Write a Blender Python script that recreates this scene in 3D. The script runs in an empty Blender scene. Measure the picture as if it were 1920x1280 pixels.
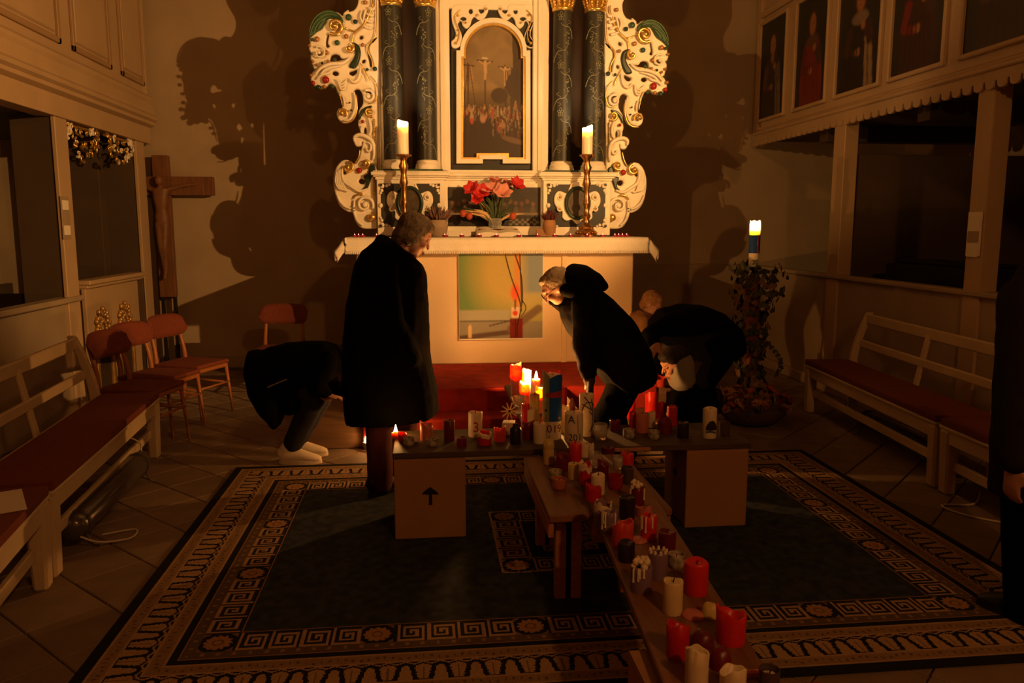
import bpy, bmesh, math, random
import numpy as np
from mathutils import Vector, Matrix, Euler
random.seed(7)
SC = bpy.context.scene
COL = SC.collection

# ------------------------------------------------------------------ camera
FPX = 1500.0
CAM = Vector((0.0, 0.0, 1.55))
TH = math.atan(215 / FPX)
PS = math.atan(165 / FPX * math.cos(TH))
FW = Vector((math.sin(PS) * math.cos(TH), math.cos(PS) * math.cos(TH), -math.sin(TH)))
RT = Vector((math.cos(PS), -math.sin(PS), 0))
UP = RT.cross(FW)
cd = bpy.data.cameras.new('camera')
cam = bpy.data.objects.new('camera', cd)
COL.objects.link(cam)
cd.sensor_width = 36.0
cd.lens = FPX * 36.0 / 1920.0
cd.clip_end = 60
cam.matrix_world = Matrix(((RT.x, UP.x, -FW.x, CAM.x), (RT.y, UP.y, -FW.y, CAM.y), (RT.z, UP.z, -FW.z, CAM.z), (0, 0, 0, 1)))
SC.camera = cam

# ------------------------------------------------------------------ view, world
SC.view_settings.view_transform = 'Standard'
SC.view_settings.look = 'None'
SC.view_settings.gamma = 1.0
SC.view_settings.exposure = 0.0
SC.view_settings.use_curve_mapping = False
SC.cycles.max_bounces = 7
w = bpy.data.worlds.new('world')
SC.world = w
w.use_nodes = True
w.node_tree.nodes['Background'].inputs[0].default_value = (0.9, 0.42, 0.13, 1)
w.node_tree.nodes['Background'].inputs[1].default_value = 0.0

# ------------------------------------------------------------------ gallery spots and an added fill lamp (fixtures are built further down)
WARM = (1.0, 0.55, 0.20)
def spot(name, loc, target, power, size_deg, blend=0.25, radius=0.03, col=WARM):
    d = bpy.data.lights.new(name, 'SPOT')
    d.energy = power; d.color = col; d.spot_size = math.radians(size_deg); d.spot_blend = blend
    d.shadow_soft_size = radius
    o = bpy.data.objects.new(name, d); COL.objects.link(o)
    o.location = loc
    o.rotation_euler = (Vector(target) - Vector(loc)).to_track_quat('-Z', 'Y').to_euler()
    return o
SPOT_A = (3.42, 2.4, 3.0)      # on the gallery to the right, aimed across the altarpiece
SPOT_B = (-2.68, 2.4, 3.1)      # on the gallery to the left
AIM_A = (-1.0, 7.8, 3.25)
AIM_B = (2.1, 7.8, 4.2)
SPOTC = (1.0, 0.50, 0.155)
spot('gallery_spot_light', SPOT_A, AIM_A, 1150, 62, 0.35, 0.02, SPOTC)
spot('gallery_spot_light', SPOT_B, AIM_B, 430, 52, 0.3, 0.02, SPOTC)
FILL_LOC = (1.6, -1.6, 3.6)        # unseen lamp, added behind the viewpoint as fill light
pl = bpy.data.lights.new('added_fill_light', 'POINT'); pl.energy = 172; pl.color = (1.0, 0.41, 0.115); pl.shadow_soft_size = 0.10
plo = bpy.data.objects.new('added_fill_light', pl); COL.objects.link(plo); plo.location = FILL_LOC

# pixel (1920x1280) helpers: where a sight line meets a plane of the place
def ray(px, py): return FW + RT * ((px - 960) / FPX) + UP * ((640 - py) / FPX)
def AY(px, py, Y): d = ray(px, py); return CAM + d * (Y / d.y)
def AZ(px, py, Z): d = ray(px, py); return CAM + d * ((Z - CAM.z) / d.z)
def AX(px, py, X): d = ray(px, py); return CAM + d * (X / d.x)

# ------------------------------------------------------------------ materials
MATS = {}
def mat(name, col, rough=0.6, metal=0.0, noise=0.0, nscale=8.0, bump=0.0, bscale=40.0, spec=0.3, sss=0.0, trans=0.0,
        emit=None, estr=0.0, alpha=1.0, stretch=None, col2=None, coat=0.0):
    if name in MATS: return MATS[name]
    m = bpy.data.materials.new(name); m.use_nodes = True
    nt = m.node_tree; b = nt.nodes['Principled BSDF']
    b.inputs['Base Color'].default_value = (*col, 1)
    b.inputs['Roughness'].default_value = rough
    b.inputs['Metallic'].default_value = metal
    b.inputs['Specular IOR Level'].default_value = spec
    b.inputs['Coat Weight'].default_value = coat
    if sss:
        b.inputs['Subsurface Weight'].default_value = sss
        b.inputs['Subsurface Radius'].default_value = (1.0, 0.45, 0.2)
        b.inputs['Subsurface Scale'].default_value = 0.03
    if trans: b.inputs['Transmission Weight'].default_value = trans
    if emit:
        b.inputs['Emission Color'].default_value = (*emit, 1); b.inputs['Emission Strength'].default_value = estr
    if alpha < 1: b.inputs['Alpha'].default_value = alpha
    tc = None
    if noise or bump:
        tc = nt.nodes.new('ShaderNodeTexCoord'); mp = nt.nodes.new('ShaderNodeMapping')
        nt.links.new(tc.outputs['Object'], mp.inputs['Vector'])
        if stretch: mp.inputs['Scale'].default_value = stretch
    if noise:
        n = nt.nodes.new('ShaderNodeTexNoise'); n.inputs['Scale'].default_value = nscale; n.inputs['Detail'].default_value = 5
        nt.links.new(mp.outputs['Vector'], n.inputs['Vector'])
        r = nt.nodes.new('ShaderNodeValToRGB')
        c2 = col2 or tuple(c * (1 - noise) for c in col)
        r.color_ramp.elements[0].position = 0.32; r.color_ramp.elements[1].position = 0.68
        r.color_ramp.elements[0].color = (*c2, 1); r.color_ramp.elements[1].color = (*col, 1)
        nt.links.new(n.outputs['Fac'], r.inputs['Fac']); nt.links.new(r.outputs['Color'], b.inputs['Base Color'])
    if bump:
        n2 = nt.nodes.new('ShaderNodeTexNoise'); n2.inputs['Scale'].default_value = bscale; n2.inputs['Detail'].default_value = 4
        nt.links.new(mp.outputs['Vector'], n2.inputs['Vector'])
        bp = nt.nodes.new('ShaderNodeBump'); bp.inputs['Strength'].default_value = bump; bp.inputs['Distance'].default_value = 0.01
        nt.links.new(n2.outputs['Fac'], bp.inputs['Height']); nt.links.new(bp.outputs['Normal'], b.inputs['Normal'])
    MATS[name] = m
    return m
def attr_mat(name, rough=0.8, nz=0.0, bump=0.0, bscale=200, spec=0.2):
    m = mat(name, (0.5, 0.5, 0.5), rough, bump=bump, bscale=bscale, spec=spec)
    nt = m.node_tree; a = nt.nodes.new('ShaderNodeAttribute'); a.attribute_name = 'Col'
    nt.links.new(a.outputs['Color'], nt.nodes['Principled BSDF'].inputs['Base Color'])
    return m

M_plaster = mat('plaster', (0.42, 0.315, 0.20), 0.9, noise=0.14, nscale=2.2, bump=0.25, bscale=7)
M_ceiling = mat('ceiling_plaster', (0.40, 0.30, 0.20), 0.9, noise=0.1, nscale=2)
M_dado = mat('dado_plaster', (0.34, 0.25, 0.16), 0.9, noise=0.15, nscale=2.5, bump=0.2, bscale=7)
M_cream = mat('cream_paint', (0.47, 0.325, 0.185), 0.5, noise=0.10, nscale=3, bump=0.08, bscale=25)
M_groove = mat('panel_moulding_paint', (0.34, 0.215, 0.115), 0.5)
M_pewdark = mat('pew_shadow_wood', (0.085, 0.055, 0.033), 0.7, noise=0.2, nscale=3)  # dark pew wood; also carries painted shade on the left gallery posts
M_pew = mat('pew_paint', (0.36, 0.27, 0.175), 0.55, noise=0.10, nscale=4)
M_tile = [mat('stone_tile_%s' % n, c, 0.75, noise=0.2, nscale=6, bump=0.15, bscale=30) for n, c in
          (('tan', (0.22, 0.15, 0.095)), ('sand', (0.245, 0.17, 0.105)), ('dun', (0.20, 0.135, 0.085)))]
M_mortar = mat('tile_joint', (0.12, 0.08, 0.05), 0.95)
M_white = mat('altar_white_paint', (0.82, 0.75, 0.62), 0.45, noise=0.06, nscale=5)
M_gold = mat('gilding', (0.85, 0.56, 0.16), 0.28, metal=0.85, noise=0.25, nscale=30)
M_golddull = mat('old_gilding', (0.62, 0.36, 0.12), 0.4, metal=0.6, noise=0.3, nscale=25)
M_slate = mat('dark_slate_paint', (0.036, 0.034, 0.028), 0.45, noise=0.25, nscale=10)
M_brownboard = mat('brown_backboard', (0.17, 0.11, 0.065), 0.6, noise=0.2, nscale=4)
M_green = mat('green_lacquer', (0.045, 0.10, 0.050), 0.35, noise=0.5, nscale=25)
M_dkgreen = mat('dark_green_lacquer', (0.020, 0.035, 0.020), 0.3)
M_jewelred = mat('red_lacquer_bead', (0.30, 0.018, 0.012), 0.25)
M_bronze = mat('bronze_bead', (0.42, 0.20, 0.06), 0.3, metal=0.5)
M_vine = mat('vine_paint', (0.22, 0.22, 0.14), 0.6)
M_brass = mat('brass', (0.46, 0.24, 0.085), 0.34, metal=1.0, noise=0.25, nscale=40)
M_cloth = mat('white_linen', (0.82, 0.74, 0.62), 0.9, noise=0.08, nscale=60, bump=0.15, bscale=120)
M_altar = mat('altar_limewash', (0.78, 0.575, 0.345), 0.85, noise=0.08, nscale=2.5, bump=0.12, bscale=9)
M_redcarpet = mat('red_carpet', (0.46, 0.030, 0.014), 0.95, noise=0.35, nscale=9, bump=0.3, bscale=180)
M_stepwood = mat('step_wood', (0.22, 0.12, 0.06), 0.6, noise=0.3, nscale=4, stretch=(1, 8, 8))
M_darkred = mat('red_upholstery', (0.17, 0.038, 0.018), 0.9, noise=0.2, nscale=50, bump=0.15, bscale=250)
M_chairwood = mat('orange_varnished_wood', (0.34, 0.12, 0.034), 0.4, noise=0.25, nscale=6, stretch=(6, 6, 1))
M_bench = mat('bench_cream_paint', (0.56, 0.43, 0.27), 0.45, noise=0.10, nscale=6)
M_crosswood = mat('cross_wood', (0.20, 0.085, 0.035), 0.55, noise=0.35, nscale=5, stretch=(8, 8, 1))
M_corpus = mat('carved_corpus_wood', (0.19, 0.085, 0.036), 0.5, noise=0.2, nscale=12)
M_steel = mat('grey_enamel_tube', (0.12, 0.10, 0.08), 0.22, metal=0.5)
M_darkiron = mat('wrought_iron', (0.03, 0.022, 0.016), 0.5, metal=0.6)
M_cable = mat('white_cable', (0.55, 0.48, 0.38), 0.5)
M_paper = mat('paper', (0.78, 0.70, 0.58), 0.9)
M_card = mat('cardboard', (0.34, 0.17, 0.075), 0.85, noise=0.10, nscale=5)
M_black = mat('black_print', (0.008, 0.007, 0.006), 0.8)
M_plank = mat('plank_wood', (0.235, 0.098, 0.036), 0.5, noise=0.4, nscale=3.5, stretch=(10, 1, 10), bump=0.1, bscale=30)
M_plankx = mat('grey_plank_wood', (0.085, 0.052, 0.028), 0.6, noise=0.35, nscale=3.5, stretch=(1, 10, 10))
M_benchwood = mat('bench_wood', (0.46, 0.19, 0.068), 0.5, noise=0.35, nscale=4, stretch=(9, 1, 9))
M_glass = mat('clear_glass', (0.95, 0.93, 0.9), 0.06, trans=0.85, spec=0.5)
M_flame = mat('candle_flame', (1, 0.6, 0.2), 0.5, emit=(1.0, 0.43, 0.105), estr=10000)
M_flame_low = mat('stub_flame', (1, 0.6, 0.2), 0.5, emit=(1.0, 0.45, 0.12), estr=330)
M_flame_altar = mat('altar_candle_flame', (1, 0.6, 0.2), 0.5, emit=(1.0, 0.70, 0.40), estr=1500)
M_flame_small = mat('tealight_flame', (1, 0.6, 0.2), 0.5, emit=(1.0, 0.22, 0.20), estr=3.5)
M_wick = mat('charred_wick', (0.01, 0.008, 0.006), 0.9)

# ------------------------------------------------------------------ object and mesh helpers
def link(o, parent=None):
    COL.objects.link(o)
    if parent is not None: o.parent = parent
    return o
def tag(o, label=None, cat=None, group=None, kind=None):
    if label: o['label'] = label
    if cat: o['category'] = cat
    if group: o['group'] = group
    if kind: o['kind'] = kind
    return o
def thing(name, label, cat, loc=(0, 0, 0), rz=0.0, group=None):
    o = bpy.data.objects.new(name, None); link(o)
    o.empty_display_size = 0.1
    o.location = loc; o.rotation_euler = (0, 0, rz)
    return tag(o, label, cat, group)
def meshobj(name, me, mats, parent=None, smooth=False):
    if not isinstance(mats, (list, tuple)): mats = [mats]
    for m in mats: me.materials.append(m)
    if smooth:
        me.polygons.foreach_set('use_smooth', [True] * len(me.polygons))
    return link(bpy.data.objects.new(name, me), parent)
class MB:
    def __init__(s, off=(0, 0, 0)): s.v = []; s.f = []; s.mi = []; s.off = Vector(off)
    def add(s, vs, fs, mi=0):
        n = len(s.v); s.v += [tuple(Vector(v) - s.off) for v in vs]
        s.f += [tuple(i + n for i in f) for f in fs]; s.mi += [mi] * len(fs); return s
    def box(s, x0, y0, z0, x1, y1, z1, mi=0):
        x0, x1 = sorted((x0, x1)); y0, y1 = sorted((y0, y1)); z0, z1 = sorted((z0, z1))
        vs = [(x, y, z) for z in (z0, z1) for y in (y0, y1) for x in (x0, x1)]
        return s.add(vs, [(0, 2, 3, 1), (4, 5, 7, 6), (0, 1, 5, 4), (2, 6, 7, 3), (0, 4, 6, 2), (1, 3, 7, 5)], mi)
    def bar(s, p0, p1, w, h, up=(0, 0, 1), mi=0, w1=None, h1=None):
        p0 = Vector(p0); p1 = Vector(p1); d = (p1 - p0).normalized(); up = Vector(up)
        a = d.cross(up)
        if a.length < 1e-4: a = d.cross(Vector((1, 0, 0)))
        a.normalize(); b = a.cross(d)
        w1 = w if w1 is None else w1; h1 = h if h1 is None else h1
        vs = []
        for p, ww, hh in ((p0, w, h), (p1, w1, h1)):
            for sa, sb in ((-1, -1), (1, -1), (1, 1), (-1, 1)): vs.append(p + a * (sa * ww / 2) + b * (sb * hh / 2))
        return s.add(vs, [(0, 1, 2, 3), (7, 6, 5, 4), (0, 4, 5, 1), (1, 5, 6, 2), (2, 6, 7, 3), (3, 7, 4, 0)], mi)
    def tube(s, pts, r, n=8, mi=0, closed=False):
        pts = [Vector(p) for p in pts]; k = len(pts)
        rs = r if isinstance(r, (list, tuple)) else [r] * k
        vs = []; ref = None
        for i, p in enumerate(pts):
            if closed: t = pts[(i + 1) % k] - pts[i - 1]
            else: t = pts[min(i + 1, k - 1)] - pts[max(i - 1, 0)]
            if t.length < 1e-9: t = Vector((0, 0, 1))
            t.normalize()
            if ref is None:
                ref = t.orthogonal().normalized()
            a = (ref - t * ref.dot(t))
            if a.length < 1e-5: a = t.orthogonal()
            a.normalize(); ref = a; b = t.cross(a)
            for j in range(n):
                an = 2 * math.pi * j / n
                vs.append(p + (a * math.cos(an) + b * math.sin(an)) * rs[i])
        fs = []
        for i in range(k if closed else k - 1):
            i2 = (i + 1) % k
            for j in range(n):
                j2 = (j + 1) % n
                fs.append((i * n + j, i * n + j2, i2 * n + j2, i2 * n + j))
        if not closed:
            fs.append(tuple(range(n - 1, -1, -1))); fs.append(tuple((k - 1) * n + j for j in range(n)))
        return s.add(vs, fs, mi)
    def lathe(s, prof, n=20, o=(0, 0, 0), mi=0, dz=None, sx=1.0, sy=1.0, rot=None):
        o = Vector(o); vs = []; k = len(prof)
        for i, (r, z) in enumerate(prof):
            for j in range(n):
                an = 2 * math.pi * j / n
                q = Vector((r * math.cos(an) * sx, r * math.sin(an) * sy, z + (dz(i, an) if dz else 0)))
                vs.append(o + (rot @ q if rot else q))
        fs = [(i * n + j, i * n + (j + 1) % n, (i + 1) * n + (j + 1) % n, (i + 1) * n + j) for i in range(k - 1) for j in range(n)]
        if prof[0][0] > 1e-6: fs.append(tuple(range(n - 1, -1, -1)))
        if prof[-1][0] > 1e-6: fs.append(tuple((k - 1) * n + j for j in range(n)))
        return s.add(vs, fs, mi)
    def ball(s, c, r, mi=0, nu=10, nv=6):
        rx, ry, rz = r if isinstance(r, (list, tuple)) else (r, r, r)
        c = Vector(c); vs = [c + Vector((0, 0, -rz))]
        for i in range(1, nv):
            ph = math.pi * i / nv - math.pi / 2
            for j in range(nu):
                an = 2 * math.pi * j / nu
                vs.append(c + Vector((rx * math.cos(ph) * math.cos(an), ry * math.cos(ph) * math.sin(an), rz * math.sin(ph))))
        vs.append(c + Vector((0, 0, rz))); L = len(vs) - 1
        fs = [(0, 1 + (j + 1) % nu, 1 + j) for j in range(nu)]
        for i in range(nv - 2):
            for j in range(nu):
                a = 1 + i * nu; fs.append((a + j, a + (j + 1) % nu, a + nu + (j + 1) % nu, a + nu + j))
        a = 1 + (nv - 2) * nu
        fs += [(a + j, a + (j + 1) % nu, L) for j in range(nu)]
        return s.add(vs, fs, mi)
    def quad(s, a, b, c, d, mi=0): return s.add([a, b, c, d], [(0, 1, 2, 3)], mi)
    def build(s, name, mats, parent=None, bev=0.0, smooth=False, seg=1):
        me = bpy.data.meshes.new(name)
        me.from_pydata([tuple(v) for v in s.v], [], s.f)
        me.polygons.foreach_set('material_index', s.mi)
        if bev:
            bm = bmesh.new(); bm.from_mesh(me)
            es = [e for e in bm.edges if len(e.link_faces) == 2 and e.calc_face_angle(0) > 0.5]
            bmesh.ops.bevel(bm, geom=es, offset=bev, segments=seg, affect='EDGES', profile=0.7, clamp_overlap=True)
            bm.to_mesh(me); bm.free()
        me.update()
        return meshobj(name, me, mats, parent, smooth)
def smoothed(o, ang=40):
    me = o.data
    me.polygons.foreach_set('use_smooth', [True] * len(me.polygons))
    try: me.set_sharp_from_angle(angle=math.radians(ang))
    except Exception: pass
    return o
def eval_mesh(o, name):
    dg = bpy.context.evaluated_depsgraph_get()
    me = bpy.data.meshes.new_from_object(o.evaluated_get(dg))
    me.name = name
    return me
def catmull(pts, k=6, closed=True):
    n = len(pts); out = []
    for i in range(n if closed else n - 1):
        if closed: p0, p1, p2, p3 = pts[i - 1], pts[i], pts[(i + 1) % n], pts[(i + 2) % n]
        else: p0, p1, p2, p3 = pts[max(i - 1, 0)], pts[i], pts[i + 1], pts[min(i + 2, n - 1)]
        for j in range(k):
            t = j / k
            out.append(tuple(0.5 * ((2 * b) + (-a + c) * t + (2 * a - 5 * b + 4 * c - d) * t * t + (-a + 3 * b - 3 * c + d) * t ** 3)
                             for a, b, c, d in zip(p0, p1, p2, p3)))
    if not closed: out.append(tuple(pts[-1]))
    return out
def relief(name, loops, y, depth, mats, parent=None, bev=0.006, smooth=True, off=None):
    """flat outline(s) in (x, z) with holes -> carved board of real thickness facing -Y, front face near y"""
    cu = bpy.data.curves.new(name, 'CURVE'); cu.dimensions = '2D'; cu.fill_mode = 'BOTH'
    cu.extrude = max(depth / 2 - bev, 0.0005); cu.bevel_depth = bev; cu.bevel_resolution = 1; cu.resolution_u = 1; cu.offset = -bev
    for lp in loops:
        sp = cu.splines.new('POLY'); sp.points.add(len(lp) - 1); sp.use_cyclic_u = True
        for p, q in zip(sp.points, lp): p.co = (q[0], q[1], 0, 1)
    tmp = bpy.data.objects.new(name, cu); COL.objects.link(tmp)
    me = eval_mesh(tmp, name)
    bpy.data.objects.remove(tmp); bpy.data.curves.remove(cu)
    me.transform(Matrix(((1, 0, 0, 0), (0, 0, -1, y + depth / 2), (0, 1, 0, 0), (0, 0, 0, 1))))
    if off is not None: me.transform(Matrix.Translation(-Vector(off)))
    while me.materials: me.materials.pop()
    o = meshobj(name, me, mats, parent)
    if smooth: smoothed(o, 50)
    return o
def text_mesh(txt, size, depth=0.001):
    cu = bpy.data.curves.new('txt', 'FONT'); cu.body = txt; cu.size = size; cu.extrude = depth
    cu.align_x = 'CENTER'; cu.align_y = 'CENTER'
    tmp = bpy.data.objects.new('txt', cu); COL.objects.link(tmp)
    me = eval_mesh(tmp, 'lettering'); bpy.data.objects.remove(tmp); bpy.data.curves.remove(cu)
    while me.materials: me.materials.pop()
    return me
def wrap_text(txt, size, c, r, z, ang, material, parent, name='lettering'):
    """lettering wrapped on an upright cylinder"""
    me = text_mesh(txt, size)
    bm = bmesh.new(); bm.from_mesh(me)
    bmesh.ops.subdivide_edges(bm, edges=[e for e in bm.edges if e.calc_length() > size * 0.2], cuts=2)
    for v in bm.verts:
        a = ang + v.co.x / r; rr = r + 0.0006 + v.co.z * 0.5
        v.co = Vector((c[0] + rr * math.cos(a), c[1] + rr * math.sin(a), z + v.co.y))
    bm.to_mesh(me); bm.free()
    return meshobj(name, me, material, parent)
def copy_thing(o, loc=None, rz=None, label=None, group=None, parent=None):
    c = o.copy(); COL.objects.link(c); c.parent = parent
    if loc is not None: c.location = loc
    if rz is not None: c.rotation_euler[2] = rz
    if label: c['label'] = label
    if group: c['group'] = group
    for ch in list(o.children): copy_thing(ch, parent=c)
    return c
def grid_picture(name, img, corner, du, dv, mats, parent=None, smooth=False):
    """img: rows (top first) x cols x 3 linear colours -> flat mesh with one coloured face per cell"""
    h, wd, _ = img.shape
    c = np.array(corner, float); du = np.array(du, float); dv = np.array(dv, float)
    jj, ii = np.meshgrid(np.arange(wd + 1), np.arange(h + 1))
    vs = c + jj[..., None] * (du / wd) + ii[..., None] * (dv / h)
    vs = vs.reshape(-1, 3)
    a = (np.arange(h)[:, None] * (wd + 1) + np.arange(wd)[None, :]).reshape(-1)
    fs = np.stack([a, a + wd + 1, a + wd + 2, a + 1], 1)
    me = bpy.data.meshes.new(name)
    me.vertices.add(len(vs)); me.vertices.foreach_set('co', vs.ravel())
    me.loops.add(fs.size); me.loops.foreach_set('vertex_index', fs.ravel().astype(np.int32))
    me.polygons.add(len(fs)); me.polygons.foreach_set('loop_start', (np.arange(len(fs)) * 4).astype(np.int32))
    me.polygons.foreach_set('loop_total', np.full(len(fs), 4, np.int32))
    me.update(calc_edges=True)
    at = me.color_attributes.new('Col', 'FLOAT_COLOR', 'CORNER')
    colr = np.ones((len(fs), 4, 4), np.float32); colr[:, :, :3] = img.reshape(-1, 1, 3)
    at.data.foreach_set('color', colr.ravel())
    return meshobj(name, me, mats, parent)
# ---- closed bodies: overlapping tapered limbs and sections fused to one continuous skin
def loft_ring(c, u, v, ru, rv, n=20, p=2.0):
    out = []
    for j in range(n):
        a = 2 * math.pi * j / n; ca, sa = math.cos(a), math.sin(a)
        k = 1.0 / (abs(ca) ** p + abs(sa) ** p) ** (1 / p)
        out.append(c + u * (ru * ca * k) + v * (rv * sa * k))
    return out
def body(name, prims, material, parent=None, voxel=0.014, smooth=6, wr=0.0, wscale=9.0):
    mb = MB()
    for pr in prims:
        if pr[0] == 'c':           # ('c', p0, p1, r0, r1): tapered limb with round ends
            p0, p1, r0, r1 = Vector(pr[1]), Vector(pr[2]), pr[3], pr[4]
            d = (p1 - p0); L = d.length; d.normalize()
            pts = []; rs = []
            for i in range(4): a = math.pi / 2 * i / 4; pts.append(p0 - d * (r0 * math.cos(a))); rs.append(max(r0 * math.sin(a), r0 * 0.05))
            for i in range(5): t = i / 4; pts.append(p0.lerp(p1, t)); rs.append(r0 + (r1 - r0) * t)
            for i in range(1, 5): a = math.pi / 2 * i / 4; pts.append(p1 + d * (r1 * math.sin(a))); rs.append(max(r1 * math.cos(a), r1 * 0.05))
            mb.tube(pts, rs, 14)
        elif pr[0] == 'e':         # ('e', centre, radii, euler)
            c, r = pr[1], pr[2]
            R = Euler(pr[3]).to_matrix() if len(pr) > 3 else None
            t = MB(); t.ball((0, 0, 0), r, 0, 18, 12)
            mb.add([(R @ Vector(v) if R else Vector(v)) + Vector(c) for v in t.v], t.f)
        elif pr[0] == 'l':         # ('l', rings[(x, y, z, ru, rv)], u axis): loft along the ring centres, u = width axis
            rg = pr[1]; u = Vector(pr[2]).normalized(); k = len(rg); n = 22; vs = []
            p = pr[3] if len(pr) > 3 else 2.2
            for i, q in enumerate(rg):
                t = Vector(rg[min(i + 1, k - 1)][:3]) - Vector(rg[max(i - 1, 0)][:3]); t.normalize()
                uu = (u - t * u.dot(t)).normalized(); vv = t.cross(uu)
                vs += loft_ring(Vector(q[:3]), uu, vv, q[3], q[4], n, p)
            fs = [(i * n + j, i * n + (j + 1) % n, (i + 1) * n + (j + 1) % n, (i + 1) * n + j) for i in range(k - 1) for j in range(n)]
            fs += [tuple(range(n - 1, -1, -1)), tuple((k - 1) * n + j for j in range(n))]
            mb.add(vs, fs)
    me = bpy.data.meshes.new(name); me.from_pydata([tuple(v) for v in mb.v], [], mb.f)
    bm = bmesh.new(); bm.from_mesh(me); bmesh.ops.recalc_face_normals(bm, faces=bm.faces); bm.to_mesh(me); bm.free()
    tmp = bpy.data.objects.new(name, me); COL.objects.link(tmp)
    m = tmp.modifiers.new('r', 'REMESH'); m.mode = 'VOXEL'; m.voxel_size = voxel; m.use_smooth_shade = True
    if smooth:
        s = tmp.modifiers.new('s', 'SMOOTH'); s.iterations = smooth; s.factor = 0.5
    if wr:
        tx = bpy.data.textures.new(name, 'CLOUDS'); tx.noise_scale = 1.0 / wscale
        dmod = tmp.modifiers.new('d', 'DISPLACE'); dmod.texture = tx; dmod.strength = wr; dmod.mid_level = 0.5
    me2 = eval_mesh(tmp, name)
    bpy.data.objects.remove(tmp); bpy.data.meshes.remove(me)
    return meshobj(name, me2, material, parent, True)

# ------------------------------------------------------------------ the room
YB = 9.1; XL = -2.85; XR = 3.75; ZC = 6.0; YF = -4.5
WLX, WRX = XL - 1.9, XR + 1.9
def struct(name, mb, m, label=None, bev=0.0):
    o = mb.build(name, m, None, bev); o['kind'] = 'structure'
    if label: o['label'] = label
    return o
fl = struct('floor', MB().box(WLX, YF, -0.16, WRX, YB, -0.014), M_mortar, 'stone floor of diamond-laid tan tiles')
# diamond-laid stone tiles
TS = 0.31
tm = MB().box(-TS / 2 + .003, -TS / 2 + .003, -0.02, TS / 2 - .003, TS / 2 - .003, 0.0)
tmes = []
for m in M_tile:
    o = tm.build('tile', m, None, 0.004); tmes.append(o.data); bpy.data.objects.remove(o)
cells = []
for i in range(-45, 46):
    for j in range(-45, 46):
        x = (i + j) * TS / math.sqrt(2) * 1.0 - 1.337; y = (i - j) * TS / math.sqrt(2) * 1.0 + 3.524
        hd = TS / math.sqrt(2)
        if not (WLX + hd < x < WRX - hd and -0.2 < y < YB - hd * .6): continue
        if -1.2 + hd < x < 2.6 - hd and 2.55 + hd < y < 5.2 - hd: continue     # wholly under the rug
        if -0.85 + hd < x < 2.15 - hd and y > 5.6 + hd: continue               # under the altar steps
        v = Vector((x, y, 0)) - CAM; dz = v.dot(FW)
        vis = False
        if dz > 0.3:
            px = 960 + FPX * v.dot(RT) / dz; py = 640 - FPX * v.dot(UP) / dz
            vis = -90 < px < 2010 and py < 1400 and XL - .2 < x < XR + .2
        if vis: cells.append((dz, x, y))
cells.sort()
extra = MB()
for k, (dz, x, y) in enumerate(cells):
    if k < 300:
        t = bpy.data.objects.new('tile', random.choice(tmes)); link(t, fl); t.location = (x, y, random.uniform(-0.0015, 0)); t.rotation_euler = (0, 0, math.pi / 4)
    else:
        q = TS / math.sqrt(2) - .004
        extra.add([(x - q, y, 0), (x, y - q, 0), (x + q, y, 0), (x, y + q, 0)], [(0, 1, 2, 3)])
if extra.v:
    e = extra.build('tile_remainder', M_tile[0], fl); e['kind'] = 'stuff'
struct('wall_back', MB().box(WLX, YB, -0.15, WRX, YB + .3, ZC), M_plaster, 'plastered chancel wall behind the altar')
struct('wall_left', MB().box(WLX - .3, YF, -0.15, WLX, YB, ZC), M_plaster, 'plastered outer wall behind the left box pews')
struct('wall_right', MB().box(WRX, YF, -0.15, WRX + .3, YB, ZC), M_plaster, 'plastered outer wall behind the right box pews')
struct('wall_front', MB().box(WLX, YF - .3, -0.15, WRX, YF, ZC), M_plaster, 'nave wall behind the photographer')
struct('ceiling', MB().box(WLX - .3, YF - .3, ZC, WRX + .3, YB + .3, ZC + .2), M_ceiling, 'flat plaster ceiling')
struct('baseboard_back', MB().box(XL - .2, YB - .03, 0, XR, YB, .12), M_dado, 'low plaster skirting of the chancel wall')
struct('trim_1', MB().box(2.35, YB - .035, .0, XR, YB, 1.12), M_dado, 'darker plaster dado right of the altar')

# ---- gallery to the left: cream panelling on posts
zb = 2.41
gl = thing('gallery', 'cream panelled gallery on square posts, along the left wall', 'gallery', (XL, 5.0, zb))
def gp(name, mb, m, bev=0.004, p=gl): mb.off = Vector((XL, 5.0, zb)); mb2 = MB(); mb2.v = [tuple(Vector(v) - mb.off) for v in mb.v]; mb2.f = mb.f; mb2.mi = mb.mi; return mb2.build(name, m, p, bev)
Y0g, Y1g = 1.2, 9.02
gp('bressummer', MB().box(XL - .16, Y0g, zb, XL, Y1g, zb + .17), M_cream)
gp('floor_deck', MB().box(WLX + .01, Y0g, zb + .03, XL - .16, Y1g, zb + .16), M_pewdark)
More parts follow.
